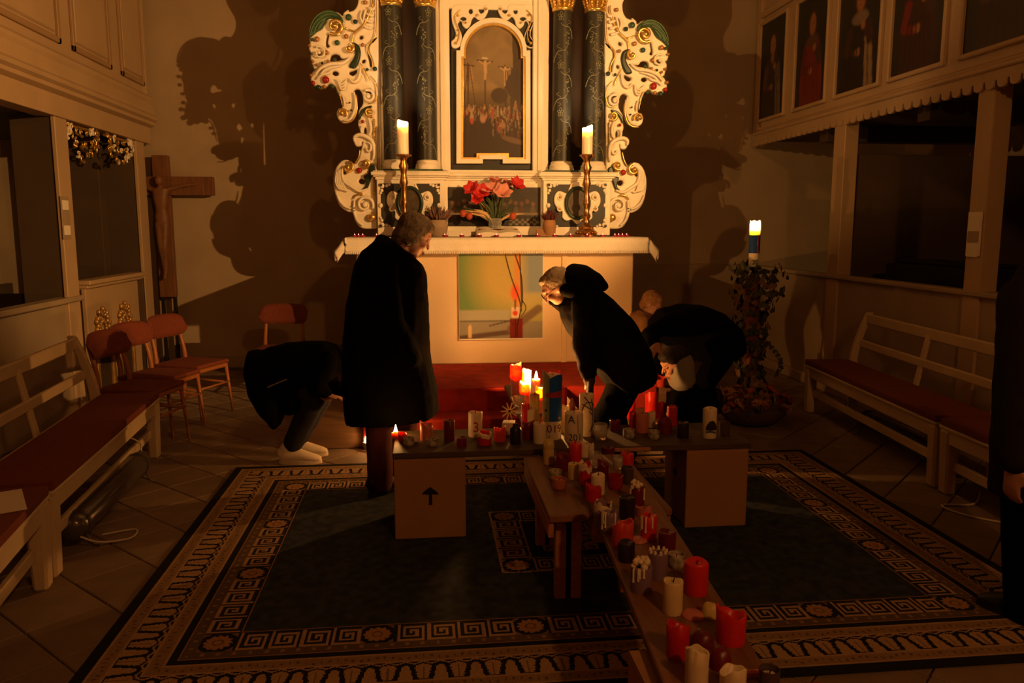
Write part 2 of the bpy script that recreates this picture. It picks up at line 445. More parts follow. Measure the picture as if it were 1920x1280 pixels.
# moulded cornice, several fillets
prof = [(0.0, .17), (.05, .19), (.05, .22), (.08, .24), (.085, .27), (.05, .30), (.05, .40), (.065, .43), (.065, .46), (.03, .49), (.0, .50)]
mb = MB()
vs = []
for yy in (Y0g, Y1g):
    for a, b in prof: vs.append((XL + a, yy, zb + b))
    vs.append((XL - .16, yy, zb + .50)); vs.append((XL - .16, yy, zb + .17))
n = len(prof) + 2
mb.add(vs, [(i, (i + 1) % n, n + (i + 1) % n, n + i) for i in range(n)] + [tuple(range(n)), tuple(range(2 * n - 1, n - 1, -1))])
gp('cornice', mb, M_cream, 0)
gp('parapet_board', MB().box(XL - .12, Y0g, zb + .50, XL - .03, Y1g, zb + 2.1), M_cream)
gp('end_stile', MB().box(XL - .12, Y1g - .06, zb + .50, XL + .0, Y1g, zb + 2.1), M_cream)
for (ya, yb2) in ((8.34, 8.98), (7.25, 8.08), (5.95, 7.02), (4.65, 5.72), (3.35, 4.42)):
    p = gp('panel', MB().box(XL - .05, ya + .07, zb + .66, XL - .012, yb2 - .07, zb + 1.9), M_cream, 0.012)
    mo = MB()
    for q in ((ya, zb + .585, ya + .045, zb + 1.97), (yb2 - .045, zb + .585, yb2, zb + 1.97), (ya, zb + .585, yb2, zb + .63), (ya, zb + 1.93, yb2, zb + 1.97)):
        mo.box(XL - .03, q[0], q[1], XL - .004, q[2], q[3])
    mm = gp('panel_moulding', mo, M_groove, 0.006)
    mm.parent = p
for (ya, yb2) in ((6.80, 7.02), (8.60, 8.84), (3.95, 4.17)):
    p = gp('post', MB().box(XL - .36, ya + .012, 0, XL - .05, yb2 - .012, zb), M_pewdark, 0.006)  # dark body paints the shaded side of the cream post
    gp('post_lit_face', MB().box(XL - .05, ya, 0, XL - .015, yb2, zb), M_cream, 0.006).parent = p
# box pew below it
bp_ = thing('box_pew', 'box pew with cream parapet under the left gallery', 'pew', (XL, 5.0, 0))
def bpp(name, mb, m, bev=0.004, par=None):
    o = mb; mb2 = MB(); mb2.v = [tuple(Vector(v) - Vector((XL, 5.0, 0))) for v in mb.v]; mb2.f = mb.f; mb2.mi = mb.mi
    return mb2.build(name, m, par or bp_, bev)
bpp('parapet', MB().box(XL - .09, 1.2, 0, XL - .04, 7.02, .94), M_pew)
bpp('cap_rail', MB().box(XL - .12, 1.2, .94, XL + .01, 7.06, .985), M_pew, 0.01)
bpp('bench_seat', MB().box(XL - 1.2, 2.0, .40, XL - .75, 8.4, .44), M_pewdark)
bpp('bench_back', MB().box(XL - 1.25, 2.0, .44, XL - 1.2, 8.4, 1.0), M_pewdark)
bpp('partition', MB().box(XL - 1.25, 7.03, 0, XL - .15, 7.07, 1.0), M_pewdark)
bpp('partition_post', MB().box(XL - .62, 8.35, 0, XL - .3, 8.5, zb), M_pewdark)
# carved priest's stall front further along
st = thing('carved_stall', 'carved stall front with gilded openwork beside the left pew', 'stall', (XL, 7.8, 0))
def stp(name, mb, m, bev=0.004, par=None):
    mb2 = MB(); mb2.v = [tuple(Vector(v) - Vector((XL, 7.8, 0))) for v in mb.v]; mb2.f = mb.f; mb2.mi = mb.mi
    return mb2.build(name, m, par or st, bev)
stp('front_board', MB().box(XL - .06, 7.1, 0, XL - .02, 8.40, 1.04), M_cream)
stp('cap_rail', MB().box(XL - .10, 7.08, 1.06, XL + .05, 8.46, 1.10).box(XL - .08, 7.09, 1.03, XL + .025, 8.44, 1.06), M_cream, 0.008)
stp('end_bracket', MB().box(XL - .03, 8.40, .55, XL + .03, 8.45, 1.04), M_pewdark)
stp('corner_stile', MB().box(XL - .03, 7.08, 0, XL + .005, 7.18, 1.03), M_cream)
for yc in (7.42, 7.95):
    for dy in (-.17, .17):
        stp('gilded_pilaster', MB().box(XL - .02, yc + dy - .025, .05, XL + .01, yc + dy + .025, .62), M_golddull, 0.006)
    stp('dark_panel', MB().box(XL - .021, yc - .145, .05, XL - .010, yc + .145, .64), mat('stall_dark_panel', (.05, .03, .018), .6), 0)
    cr = MB()
    rnd = random.Random(int(yc * 100))
    for k in range(16):
        a = math.pi * k / 15; rr = .13 + .02 * math.sin(k * 2.1)
        cr.ball((XL + .0, yc + rr * math.cos(a), .66 + rr * 1.15 * math.sin(a)), (.02, .024, .026), 0, 7, 5)
    for k in range(9):
        a = math.pi * k / 8
        cr.ball((XL - .002, yc + .07 * math.cos(a), .65 + .07 * math.sin(a)), (.016, .018, .02), 0, 7, 5)
    smoothed(stp('carved_crest', cr, M_golddull, 0), 80)['kind'] = 'stuff'
# two gilded openwork ornaments hanging under the gallery beam
def swag(name, ya, yb2, zt, seed, label):
    rnd = random.Random(seed)
    o = thing(name, label, 'carving', (XL - .04, (ya + yb2) / 2, zt))
    half = (yb2 - ya) / 2
    g = MB(); wv = MB()
    g.tube([(0, -half, -.02), (0, half, -.02)], .014, 6)
    for k in range(8):
        t = -half + half * 2 * (k + .5) / 8
        dep = .12 + .20 * (1 - abs(t / half) ** 1.5) * rnd.uniform(.75, 1.1)
        for q in range(3):
            zc_ = -dep * (q + .5) / 3
            yy = t + rnd.uniform(-.02, .02); rr = rnd.uniform(.026, .042)
            pts = []
            s0 = rnd.choice((-1, 1)); a0 = rnd.uniform(0, 6.28)
            for i in range(12):
                a = a0 + s0 * i * .48; r2 = rr * (1 - i / 15)
                pts.append((rnd.uniform(-.004, .004) + .012, yy + r2 * math.cos(a), zc_ + r2 * 1.1 * math.sin(a)))
            (g if rnd.random() < .62 else wv).tube(pts, [.012 * (1 - i / 18) for i in range(12)], 6)
            if rnd.random() < .6: g.ball((.016, yy, zc_), .012, 0, 7, 5)
    smoothed(g.build('gilded_scrolls', M_gold, o), 80)['kind'] = 'stuff'; smoothed(wv.build('pale_scrolls', M_white, o), 80)['kind'] = 'stuff'
swag('hanging_carving', 7.02, 7.72, 2.40, 3, 'gilded openwork carving nearest the left post under the gallery beam')
swag('hanging_carving', 7.86, 8.54, 2.40, 9, 'gilded openwork carving next to the crucifix under the gallery beam')

# ---- gallery to the right with painted panels
zr = 2.45
gr = thing('gallery', 'cream gallery with painted figures and scalloped edge, along the right wall', 'gallery', (XR, 5.0, zr))
def grp(name, mb, m, bev=0.004, par=None):
    mb2 = MB(); mb2.v = [tuple(Vector(v) - Vector((XR, 5.0, zr))) for v in mb.v]; mb2.f = mb.f; mb2.mi = mb.mi
    return mb2.build(name, m, par or gr, bev)
Y0r, Y1r = 1.2, 8.98
grp('bressummer', MB().box(XR + .03, Y0r, zr + .05, XR + .16, Y1r, zr + .19), M_cream)
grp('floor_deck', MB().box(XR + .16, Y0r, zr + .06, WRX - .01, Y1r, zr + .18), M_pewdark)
grp('parapet_board', MB().box(XR + .03, Y0r, zr + .19, XR + .12, Y1r, zr + 1.9), M_cream)
grp('ledge', MB().box(XR - .02, Y0r, zr + .12, XR + .05, Y1r, zr + .16).box(XR - .01, Y0r, zr + 1.38, XR + .05, Y1r, zr + 1.45), M_cream, 0.01)
grp('end_post', MB().box(XR - .0, Y1r - .05, zr - .0, XR + .12, Y1r + .05, zr + 1.9), M_cream, 0.006)
# scalloped valance board
sc_ = []
n = int((Y1r - Y0r) / .115)
top = [(Y0r, zr + .125), (Y1r, zr + .125)]
low = []
for k in range(n):
    y1 = Y1r - k * .115
    for q in range(7):
        a = math.pi * q / 6
        low.append((y1 - .0575 + .05 * math.cos(a), zr + .055 - .055 * math.sin(a) ** .6))
outl = top + low
cu = relief('valance', [[(p[0] - 5.0, p[1] - zr) for p in outl]], 0, .03, M_cream, gr, .003, False)
cu.rotation_euler = (0, 0, math.pi / 2); cu.location = (0.03, 0, 0)
# painted panels: generic standing figures in dark robes
def blur(img, k):
    for _ in range(k):
        p = np.pad(img, ((1, 1), (1, 1), (0, 0)), mode='edge')
        img = (p[:-2, 1:-1] + p[2:, 1:-1] + p[1:-1, :-2] + p[1:-1, 2:] + p[1:-1, 1:-1] * 2) / 6
    return img
class Pic:
    def __init__(s, w, h, top, bot, seed=0):
        s.w, s.h = w, h
        s.x, s.y = np.meshgrid((np.arange(w) + .5) / w, (np.arange(h) + .5) / h)
        t = s.y[..., None]
        s.i = np.array(top) * (1 - t) + np.array(bot) * t
        s.r = np.random.RandomState(seed)
    def ell(s, cx, cy, rx, ry, c, rot=0.0, soft=0.15):
        dx, dy = s.x - cx, s.y - cy
        ca, sa = math.cos(rot), math.sin(rot)
        d = np.sqrt(((dx * ca + dy * sa) / rx) ** 2 + ((-dx * sa + dy * ca) / ry) ** 2)
        a = np.clip((1 - d) / soft + .5, 0, 1)[..., None]
        s.i = s.i * (1 - a) + np.array(c) * a
    def line(s, x0, y0, x1, y1, wd, c):
        ax, ay = x1 - x0, (y1 - y0)
        t = np.clip(((s.x - x0) * ax + (s.y - y0) * ay) / (ax * ax + ay * ay), 0, 1)
        d = np.sqrt((s.x - x0 - t * ax) ** 2 + ((s.y - y0 - t * ay) * s.h / s.w) ** 2)
        a = np.clip((wd - d) / (wd * .5) + .5, 0, 1)[..., None]
        s.i = s.i * (1 - a) + np.array(c) * a
    def poly(s, pts, c):
        inside = np.zeros_like(s.x, bool); n = len(pts)
        for k in range(n):
            (x0, y0), (x1, y1) = pts[k], pts[(k + 1) % n]
            if y0 == y1: continue
            hit = ((s.y > min(y0, y1)) & (s.y <= max(y0, y1)) & (s.x < (x1 - x0) * (s.y - y0) / (y1 - y0) + x0))
            inside ^= hit
        s.i[inside] = c
    def done(s, b=1, nz=.12):
        im = blur(s.i, b) * (1 + nz * (s.r.rand(s.h, s.w, 1) - .5))
        return np.clip(im, 0, 1)
M_oil = attr_mat('oil_painting', 0.45, spec=0.35)
SK = (.30, .13, .055); BG = (.030, .030, .018); BG2 = (.018, .014, .010)
def figure(seed, robe, sleeve, over, hair, collar, cloak):
    p = Pic(50, 90, BG, BG2, seed)
    p.ell(.5, .85, .36, .5, robe); p.poly([(.28, .45), (.72, .45), (.85, 1), (.15, 1)], robe)
    if cloak: p.poly([(.60, .34), (.78, .48), (.86, 1), (.66, 1), (.62, .6)], cloak)
    p.ell(.5, .48, .25, .12, robe)
    p.ell(.5, .255, .15, .145, hair); p.ell(.5, .26, .10, .105, SK); p.ell(.5, .39, .06, .06, tuple(c * .8 for c in SK))
    if collar: p.ell(.5, .41, .20, .055, collar)
    p.line(.28, .50, .22, .66, .075, sleeve); p.line(.22, .66, .45, .70, .06, sleeve); p.ell(.48, .69, .07, .035, SK)
    p.line(.72, .50, .74, .62, .07, over); p.line(.74, .62, .60, .50, .05, over); p.ell(.58, .48, .05, .035, SK)
    for k in range(6): p.line(.3 + .08 * k, .62, .25 + .1 * k, .98, .012, tuple(c * .55 for c in robe))
    p.ell(.46, .25, .015, .008, (.05, .02, .01)); p.ell(.54, .25, .015, .008, (.05, .02, .01)); p.ell(.5, .305, .028, .007, (.2, .05, .03))
    return p.done(1)
figs = [
 ((8.96, 8.30), figure(1, (.045, .030, .022), (.10, .05, .03), (.12, .085, .06), (.03, .015, .01), None, (.16, .12, .09)), 'painted figure in brown robe with pale shawl'),
 ((8.05, 7.42), figure(2, (.17, .026, .012), (.12, .02, .01), (.06, .035, .02), (.05, .025, .012), (.10, .05, .03), None), 'painted figure in a red robe'),
 ((7.21, 6.52), figure(3, (.022, .016, .013), (.05, .025, .016), (.05, .02, .014), (.05, .022, .012), (.18, .13, .09), (.26, .18, .10)), 'painted figure in black with pale mantle'),
 ((6.34, 5.68), figure(4, (.040, .016, .010), (.16, .02, .012), (.05, .02, .012), (.04, .018, .01), (.36, .27, .18), None), 'painted figure with white pleated collar'),
 ((5.46, 4.55), figure(5, (.035, .016, .012), (.10, .04, .02), (.09, .035, .02), (.03, .012, .008), (.22, .17, .12), None), 'painted figure raising a white sleeve'),
 ((4.30, 3.40), figure(6, (.05, .02, .012), (.10, .04, .02), (.06, .03, .02), (.03, .012, .008), None, (.12, .08, .05)), 'painted figure at the near end'),
]
za, zt = zr + .29, zr + 1.30
for (ya, yb2), im, lab in figs:
    fr = MB(); t = .035
    for q in ((ya + t, za - t, ya, zt + t), (yb2, za - t, yb2 - t, zt + t), (ya, za - t, yb2, za), (ya, zt, yb2, zt + t)):
        fr.box(XR - .005, min(q[0], q[2]), q[1], XR + .035, max(q[0], q[2]), q[3])
    f = grp('panel_frame', fr, M_cream, 0.008)
    g = grid_picture('painting', im, (XR + .022 - XR, ya - 5, zt - zr), (0, yb2 - ya, 0), (0, 0, za - zt), M_oil, f)
    g['label'] = lab
for (ya, yb2) in ((7.0, 7.2), (5.09, 5.26)):
    grp('post', MB().box(XR + .02, ya, 0, XR + .15, yb2, zr + .06), M_cream, 0.006)
grp('post', MB().box(XR + .02, 2.6, 0, XR + .15, 2.8, zr + .06), M_cream, 0.006)
grp('joist', MB().box(XR + .16, 6.0, zr - .08, WRX - .02, 6.16, zr + .06), M_pewdark)
grp('joist', MB().box(XR + .16, 7.6, zr - .08, WRX - .02, 7.76, zr + .06), M_pewdark)
br = thing('box_pew', 'box pew with cream parapet under the right gallery', 'pew', (XR, 5.0, 0))
def brp(name, mb, m, bev=0.004):
    mb2 = MB(); mb2.v = [tuple(Vector(v) - Vector((XR, 5.0, 0))) for v in mb.v]; mb2.f = mb.f; mb2.mi = mb.mi
    return mb2.build(name, m, br, bev)
brp('parapet', MB().box(XR + .04, 1.2, .1, XR + .09, 8.98, 1.07), M_pew)
brp('cap_rail', MB().box(XR + .0, 1.2, 1.07, XR + .13, 8.98, 1.11), M_pew, 0.01)
brp('plinth', MB().box(XR + .0, 1.2, 0, XR + .09, 8.98, .1), M_pew, 0.008)
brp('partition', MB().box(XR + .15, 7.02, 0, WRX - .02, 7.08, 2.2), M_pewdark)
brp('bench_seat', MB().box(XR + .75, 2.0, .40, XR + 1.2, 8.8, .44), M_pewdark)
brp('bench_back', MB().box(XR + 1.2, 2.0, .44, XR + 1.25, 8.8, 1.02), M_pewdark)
cs = MB().box(XR + .25, 5.35, 1.06, XR + .65, 6.62, 1.24).box(XR + .28, 5.45, 1.24, XR + .62, 6.5, 1.275).box(XR + .3, 5.36, 0.0, XR + .34, 5.40, 1.06).box(XR + .3, 6.57, 0.0, XR + .34, 6.61, 1.06).box(XR + .58, 5.36, 0.0, XR + .62, 5.40, 1.06).box(XR + .58, 6.57, 0.0, XR + .62, 6.61, 1.06)
o = cs.build('instrument_case', mat('black_cloth_cover', (.006, .005, .005), .9), None, .02); tag(o, 'long black case standing inside the right box pew', 'case')
# notices pinned to the posts
for (X, yc, zc_, h, s, lab) in ((XL, 6.86, 1.62, .34, 1, 'hymn number board pinned to the left gallery post'), (XR, 5.18, 1.50, .30, -1, 'paper notices pinned to the right gallery post')):
    nb = thing('notice_board', lab, 'notice', (X - .018 * s if s > 0 else X + .018, yc, zc_))
    MB().box(0, -.07, -h / 2, .008 * s, .07, h / 2).build('board', M_pew if s > 0 else M_paper, nb, .002)
    for k in range(3):
        MB().box(.008 * s, -.055, h / 2 - .03 - k * .1 - .075, .012 * s, .055, h / 2 - .03 - k * .1).build('number_card', M_paper if k != 1 else M_pew, nb)

# ---- lamps (fixtures of the lights set at the top)
for loc, tgt, lab in ((SPOT_A, AIM_A, 'small black spotlight clamped to the right gallery'), (SPOT_B, AIM_B, 'small black spotlight clamped to the left gallery')):
    d = (Vector(tgt) - Vector(loc)).normalized(); L = Vector(loc)
    f = thing('gallery_spotlight', lab, 'spotlight', L)
    rot = d.to_track_quat('Z', 'Y').to_matrix()
    MB().lathe([(.03, -.20), (.06, -.18), (.065, -.05), (.075, .03), (.07, .03), (.06, -.045), (.0, -.06)], 16, (0, 0, 0), rot=rot).build('housing', M_darkiron, f, smooth=True)
    sx = 1 if loc[0] > 0 else -1
    MB().bar(-d * .12, Vector((sx * .33, -.1, -.02)), .025, .025).build('bracket', M_darkiron, f)
nl = thing('added_fill_lamp', 'unseen round pendant lamp added for fill light behind the photographer', 'lamp', (FILL_LOC[0], FILL_LOC[1], FILL_LOC[2]))
MB().lathe([(.02, .42), (.05, .40), (.24, .24), (.25, .22), (.235, .22), (.05, .37), (.0, .38)], 20).build('added_lamp_shade', M_brass, nl, smooth=True)
MB().tube([(0, 0, .41), (0, 0, ZC - FILL_LOC[2])], .008, 6).build('added_lamp_rod', M_darkiron, nl)

# ------------------------------------------------------------------ altar steps
AXC = 0.645
sp_ = thing('altar_steps', 'two wooden altar steps with red carpet', 'steps', (AXC, 6.3, 0))
O = sp_.location
MB(O).box(-.85, 5.58, 0, 2.14, 7.6, .18).build('lower_step', M_stepwood, sp_, .006)
MB(O).box(-.55, 5.86, .18, 1.87, 7.6, .348).build('upper_step', M_stepwood, sp_, .006)
cp = MB(O)
cp.box(-.45, 5.84, .18, 1.75, 6.93, .36)
cp.box(-.45, 5.55, .0, 1.2, 5.85, .193)
smoothed(cp.build('red_carpet', M_redcarpet, sp_, .012, seg=3), 50)

# ------------------------------------------------------------------ altar table
ZA = 1.46
al = thing('altar_table', 'whitewashed block altar behind the candles', 'altar', (AXC, 7.2, .36))
O = al.location
MB(O).box(-.575, 6.92, .36, 1.83, 7.55, 1.40).build('body', M_altar, al, .01)
MB(O).box(-.62, 6.87, 1.40, 1.88, 7.6, 1.452).build('table_slab', M_altar, al, .008)
MB(O).box(1.19, 6.905, .36, 1.24, 6.925, 1.36).build('corner_strip', M_altar, al, .004)
# cloth: a draped sheet with lace hem and hanging corners
def altar_cloth():
    nx, ny = 130, 34
    x0, x1 = -.66, 1.945
    rnd = random.Random(5)
    vs = []
    ph = [rnd.uniform(0, 6.28) for _ in range(8)]
    L = .13
    for i in range(nx + 1):
        x = x0 + (x1 - x0) * i / nx
        for j in range(ny + 1):
            s = j / ny * (.72 + L)         # arc length from the back edge to the hem
            over = max(0.0, max(-.625 - x, x - 1.885)) / .05   # beyond the slab ends
            if s < .72:
                y = 7.59 - s; z = ZA
            else:
                d = s - .72
                wv = .5 + .5 * math.sin(x * 31 + ph[0]) * math.sin(x * 13 + ph[1])
                y = 6.862 - .012 * min(1, d / .03) - .014 * wv * (d / L); z = ZA - d
                if d > L * .8: z += .006 * abs(math.sin(x * 55))
            vs.append([x, y, z])
    # end drops: bend the last columns down
    fs = [(i * (ny + 1) + j, (i + 1) * (ny + 1) + j, (i + 1) * (ny + 1) + j + 1, i * (ny + 1) + j + 1) for i in range(nx) for j in range(ny)]
    k = len(vs)
    for side in (-1, 1):
        base = [vs[(0 if side < 0 else nx) * (ny + 1) + j] for j in range(ny + 1)]
        rows = 8; start = len(vs)
        for r in range(1, rows + 1):
            d = .19 * r / rows
            for j, b in enumerate(base):
                flare = .045 * (r / rows) * (1 if j > ny * .7 else .5) + .012 * math.sin(j * 1.1) * r / rows
                dd = d * (1.0 if j > ny * .8 else .62 + .1 * math.sin(j * .9))
                vs.append([b[0] + side * (.012 + flare * 1.4), b[1] - (.02 * r / rows if j > ny * .8 else 0), b[2] - dd * (1 if b[2] > ZA - .01 else .45)])
        for r in range(rows):
            for j in range(ny):
                a = ((0 if side < 0 else nx) * (ny + 1) + j) if r == 0 else start + (r - 1) * (ny + 1) + j
                b = start + r * (ny + 1) + j
                fs.append((a, a + 1, b + 1, b) if side > 0 else (a, b, b + 1, a + 1))
    m = MB(); m.add(vs, fs)
    return m
ac = altar_cloth().build('altar_cloth', M_cloth, None, smooth=True)
tag(ac, 'white altar cloth with lace hem hanging over the altar edges', 'tablecloth')
sm = ac.modifiers.new('solid', 'SOLIDIFY'); sm.thickness = .003; sm.offset = 1
lace = MB()
for k in range(170):
    x = -.66 + 2.6 * (k + .5) / 170
    lace.ball((x, 6.835, ZA - .128), (.0075, .003, .012), 0, 6, 4)
o = lace.build('lace_edge', M_cloth, ac, smooth=True); o['kind'] = 'stuff'

# hanging banner on the altar front
hb = thing('altar_banner', 'painted cloth banner in green, yellow and blue hung on the altar front', 'banner', (.655, 6.9, .57))
p = Pic(96, 106, (.20, .24, .10), (.16, .22, .12), 4)
yy, xx = p.y, p.x
img = p.i
base = np.zeros_like(img)
gA = np.array((.14, .26, .09)); yA = np.array((.42, .36, .11)); bA = np.array((.20, .27, .26)); sA = np.array((.33, .35, .24))
d = np.sqrt((xx - .62) ** 2 + (yy - .28) ** 2)
t = np.clip((.62 - d) / .35, 0, 1)[..., None]
p.i = gA * (1 - t) + yA * t
a = np.clip((xx - .72) / .12, 0, 1)[..., None] * np.clip((.62 - yy) / .12, 0, 1)[..., None]
p.i = p.i * (1 - a) + bA * a
a = np.clip((xx - .60) / .05, 0, 1)[..., None] * np.clip((yy - .48) / .04, 0, 1)[..., None] * .7
p.i = p.i * (1 - a) + np.array((.42, .38, .13)) * a
a = np.clip((yy - .68) / .015, 0, 1)[..., None] * np.clip((.62 - xx) / .03, 0, 1)[..., None]
p.i = p.i * (1 - a) + sA * a
a = np.clip((yy - .81) / .01, 0, 1)[..., None]
p.i = p.i * (1 - a) + np.array((.24, .24, .17)) * a
p.line(.0, .81, .6, .81, .006, (.05, .05, .04))
p.line(.36, .86, .60, .81, .008, (.08, .06, .04)); p.line(.02, .99, .62, .93, .03, (.10, .07, .05)); p.line(.62, .90, .95, .68, .05, (.17, .13, .07))
p.poly([(.10, .99), (.105, .87), (.13, .84), (.15, .87), (.15, .99)], (.55, .45, .2))
p.poly([(.605, .78), (.76, .78), (.76, 1.0), (.605, 1.0)], (.16, .018, .012))
p.poly([(.655, .0), (.74, .0), (.72, .7), (.655, .7)], (.52, .27, .08))
p.ell(.67, .50, .055, .09, (.62, .12, .04), 0, .6)
p.poly([(.62, .66), (.72, .66), (.72, .77), (.62, .77)], (.62, .52, .36))
p.ell(.67, .725, .032, .03, (.55, .05, .03))
p.line(.672, .80, .672, .99, .006, (.03, .012, .008)); p.line(.63, .84, .71, .84, .005, (.03, .012, .008))
p.line(.67, .58, .67, .68, .009, (.03, .02, .015))
bimg = p.done(1, .06) * np.array((1.15, 1.02, 1.08))
b_ = grid_picture('painted_cloth', bimg, (.292 - .655, -.004, 1.385 - .57), (.728, 0, 0), (0, 0, -.80), attr_mat('banner_paint', .9), hb)
MB().box(-.366, -.003, .005, .368, .012, .818).build('backing_cloth', M_cloth, hb)
tw = MB()
for pts in ([(.10, .81), (.17, .60), (.19, .40), (.17, .25), (.14, .10), (.15, .02)], [(.02, .81), (.09, .55), (.16, .36), (.18, .25)], [(.16, .81), (.175, .5), (.18, .3)], [(.18, .35), (.22, .28), (.17, .2)]):
    tw.tube([(x, -.012, z) for x, z in catmull(pts, 4, False)], .003, 5)
tw.build('twig', M_darkiron, hb)['kind'] = 'stuff'

# ------------------------------------------------------------------ the altarpiece
YR = 7.25
rt = thing('altarpiece', 'carved white and gold altarpiece with dark columns and an arched painting', 'altarpiece', (.655, 7.5, ZA + .01))
O = rt.location.copy()
def W(px, py, Y=YR): q = AY(px, py, Y); return (q.x, q.z)
def wx(px, Y=YR): return AY(px, 300, Y).x
def wz(py, Y=YR): return AY(925, py, Y).z
RC = wx(924.5)
def rbox(name, px0, px1, py0, py1, y0, y1, m, bev=.004, parent=None):
    return MB(O).box(wx(px0), y0, wz(py0), wx(px1), y1, wz(py1)).build(name, m, parent or rt, bev)
ZT = 4.6
def zbox(name, x0, x1, z0, z1, y0, y1, m, bev=.004, parent=None):
    return MB(O).box(x0, y0, z0, x1, y1, z1).build(name, m, parent or rt, bev)
xl, xr = wx(706), wx(1143)
zped = wz(322)
zbox('back_board', xl + .02, xr - .02, ZA + .01, ZT, 7.62, 7.70, M_brownboard)
# predella
zp0 = ZA + .012
for a, b in ((705, 834), (1019, 1146)):
    zbox('pedestal', wx(a), wx(b), zp0, wz(337), YR, 7.62, M_white, .006)
    inn = zbox('pedestal_panel', wx(a + 8), wx(b - 10), wz(425), wz(345), YR - .008, YR + .02, M_slate, .002)
    c = (a + b) / 2 - 1
    # fretted white corners and notched border
    fr = MB(O)
    for cx, sx in ((a + 8, 1), (b - 10, -1)):
        for cy, sy in ((345, 1), (425, -1)):
            for (dx, dy, r) in ((4, 4, 4.2), (12, 3, 3.2), (3, 12, 3.2), (17, 1, 2.4), (1, 17, 2.4)):
                x, z = W(cx + sx * dx, cy + sy * dy); fr.ball((x, YR - .009, z), (r * .0048, .008, r * .0048), 0, 10, 5)
        for cy in (385,):
            x, z = W(cx + sx * 1, cy); fr.ball((x, YR - .009, z), (.018, .008, .022), 0, 10, 5)
    smoothed(fr.build('fretwork', M_white, rt), 60)['kind'] = 'stuff'
    nt_ = MB(O)
    for cx, sx in ((a + 8, 1), (b - 10, -1)):
        for cy, sy in ((345, 1), (425, -1)):
            x, z = W(cx + sx * 1.5, cy + sy * 1.5); nt_.box(x - .011, YR - .022, z - .011, x + .011, YR - .006, z + .011)
    nt_.build('square_inlays', M_slate, rt)['kind'] = 'stuff'
    # cartouche: oval picture in a dark frame between white volutes
    x0, z0 = W(c, 381)
    relief('cartouche_scroll', [catmull([W(c + dx, y) for dx, y in ((0, 341), (10, 343), (15, 352), (20, 362), (34, 358), (42, 366), (43, 380), (36, 392), (28, 397), (28, 408), (20, 414), (10, 412),
                                (0, 420), (-10, 412), (-20, 414), (-28, 408), (-28, 397), (-36, 392), (-43, 380), (-42, 366), (-34, 358), (-20, 362), (-15, 352), (-10, 343))], 5)],
           YR - .03, .03, M_white, rt, .008, off=O)
    ov = MB(O)
    ring = [(x0 + .105 * math.cos(t * math.pi / 16), YR - .042, z0 + .135 * math.sin(t * math.pi / 16)) for t in range(32)]
    ov.tube(ring, .016, 8, closed=True)
    smoothed(ov.build('oval_frame', M_dkgreen, rt), 80)
    pc = Pic(30, 36, (.10, .075, .045), (.04, .026, .015), int(a)); pc.ell(.5, .6, .25, .35, (.10, .06, .035)); pc.ell(.48, .34, .1, .1, (.16, .10, .06)); pc.line(.2, .8, .8, .75, .05, (.13, .10, .06))
    im = pc.done(1)
    n_ = 20
    me = MB(O); me.lathe([(.0, 0), (.105, 0.001)], 28, (x0, YR - .036, z0), sy=.135 / .105, rot=Matrix(((1, 0, 0), (0, 0, -1), (0, 1, 0))))
    me.build('oval_picture', mat('oval_picture_paint', (.085, .06, .036), .4, noise=.6, nscale=14), rt)
    vo = MB(O); wh = MB(O)
    for sx in (-1, 1):
        for (vx, vy, r0, dirn) in ((33, 370, .030, 1), (33, 392, .024, -1)):
            pts = []
            cx_, cz_ = W(c + sx * vx, vy)
            for k in range(22):
                t = k / 21; a_ = sx * dirn * (t * 9.0) + (math.pi / 2)
                r_ = r0 * (1 - .85 * t)
                pts.append((cx_ + sx * r_ * math.cos(a_) * sx, YR - .036, cz_ + r_ * math.sin(a_)))
            wh.tube(pts, [.009 * (1 - .5 * k / 21) for k in range(22)], 6)
            vo.ball((cx_, YR - .04, cz_), (.011, .012, .011), 0, 8, 6)
        for k in range(4):
            q = W(c + sx * (9 + k * 1.2), 347 + k * 4); vo.ball((q[0], YR - .032, q[1]), .006, 0, 6, 4)
    smoothed(vo.build('gilded_bosses', M_gold, rt), 80)['kind'] = 'stuff'; smoothed(wh.build('volutes', M_white, rt), 80)['kind'] = 'stuff'
# centre of the predella, set back
zbox('predella_board', wx(834), wx(1019), zp0, wz(337), 7.34, 7.62, M_white, .004)
cpan = Pic(120, 52, (.032, .026, .018), (.022, .016, .010), 8)
for k in range(15): cpan.ell(.05 + .062 * k, .40 + .04 * math.sin(k * 2.3), .022, .06, (.13, .06, .03)); cpan.ell(.05 + .062 * k, .62, .03, .14, ((.06, .025, .015), (.03, .03, .02), (.08, .05, .03))[k % 3])
cpan.poly([(.02, .66), (.98, .66), (.98, .71), (.02, .71)], (.16, .12, .08))
for k in range(10):
    for q in range(3):
        if (k + q) % 2 == 0: cpan.poly([(.66 + k * .032, .80 + q * .06), (.692 + k * .032, .80 + q * .06), (.692 + k * .032, .86 + q * .06), (.66 + k * .032, .86 + q * .06)], (.20, .17, .12))
cimg = cpan.done(1)
xa_, xb_ = wx(839, 7.33), wx(1014, 7.33)
g = grid_picture('supper_painting', cimg, (xa_ - O.x, 7.335 - O.y, wz(350) - O.z), (xb_ - xa_, 0, 0), (0, 0, wz(424) - wz(350)), M_oil, rt)
g['label'] = 'dark long painting of a supper table with chequered floor'
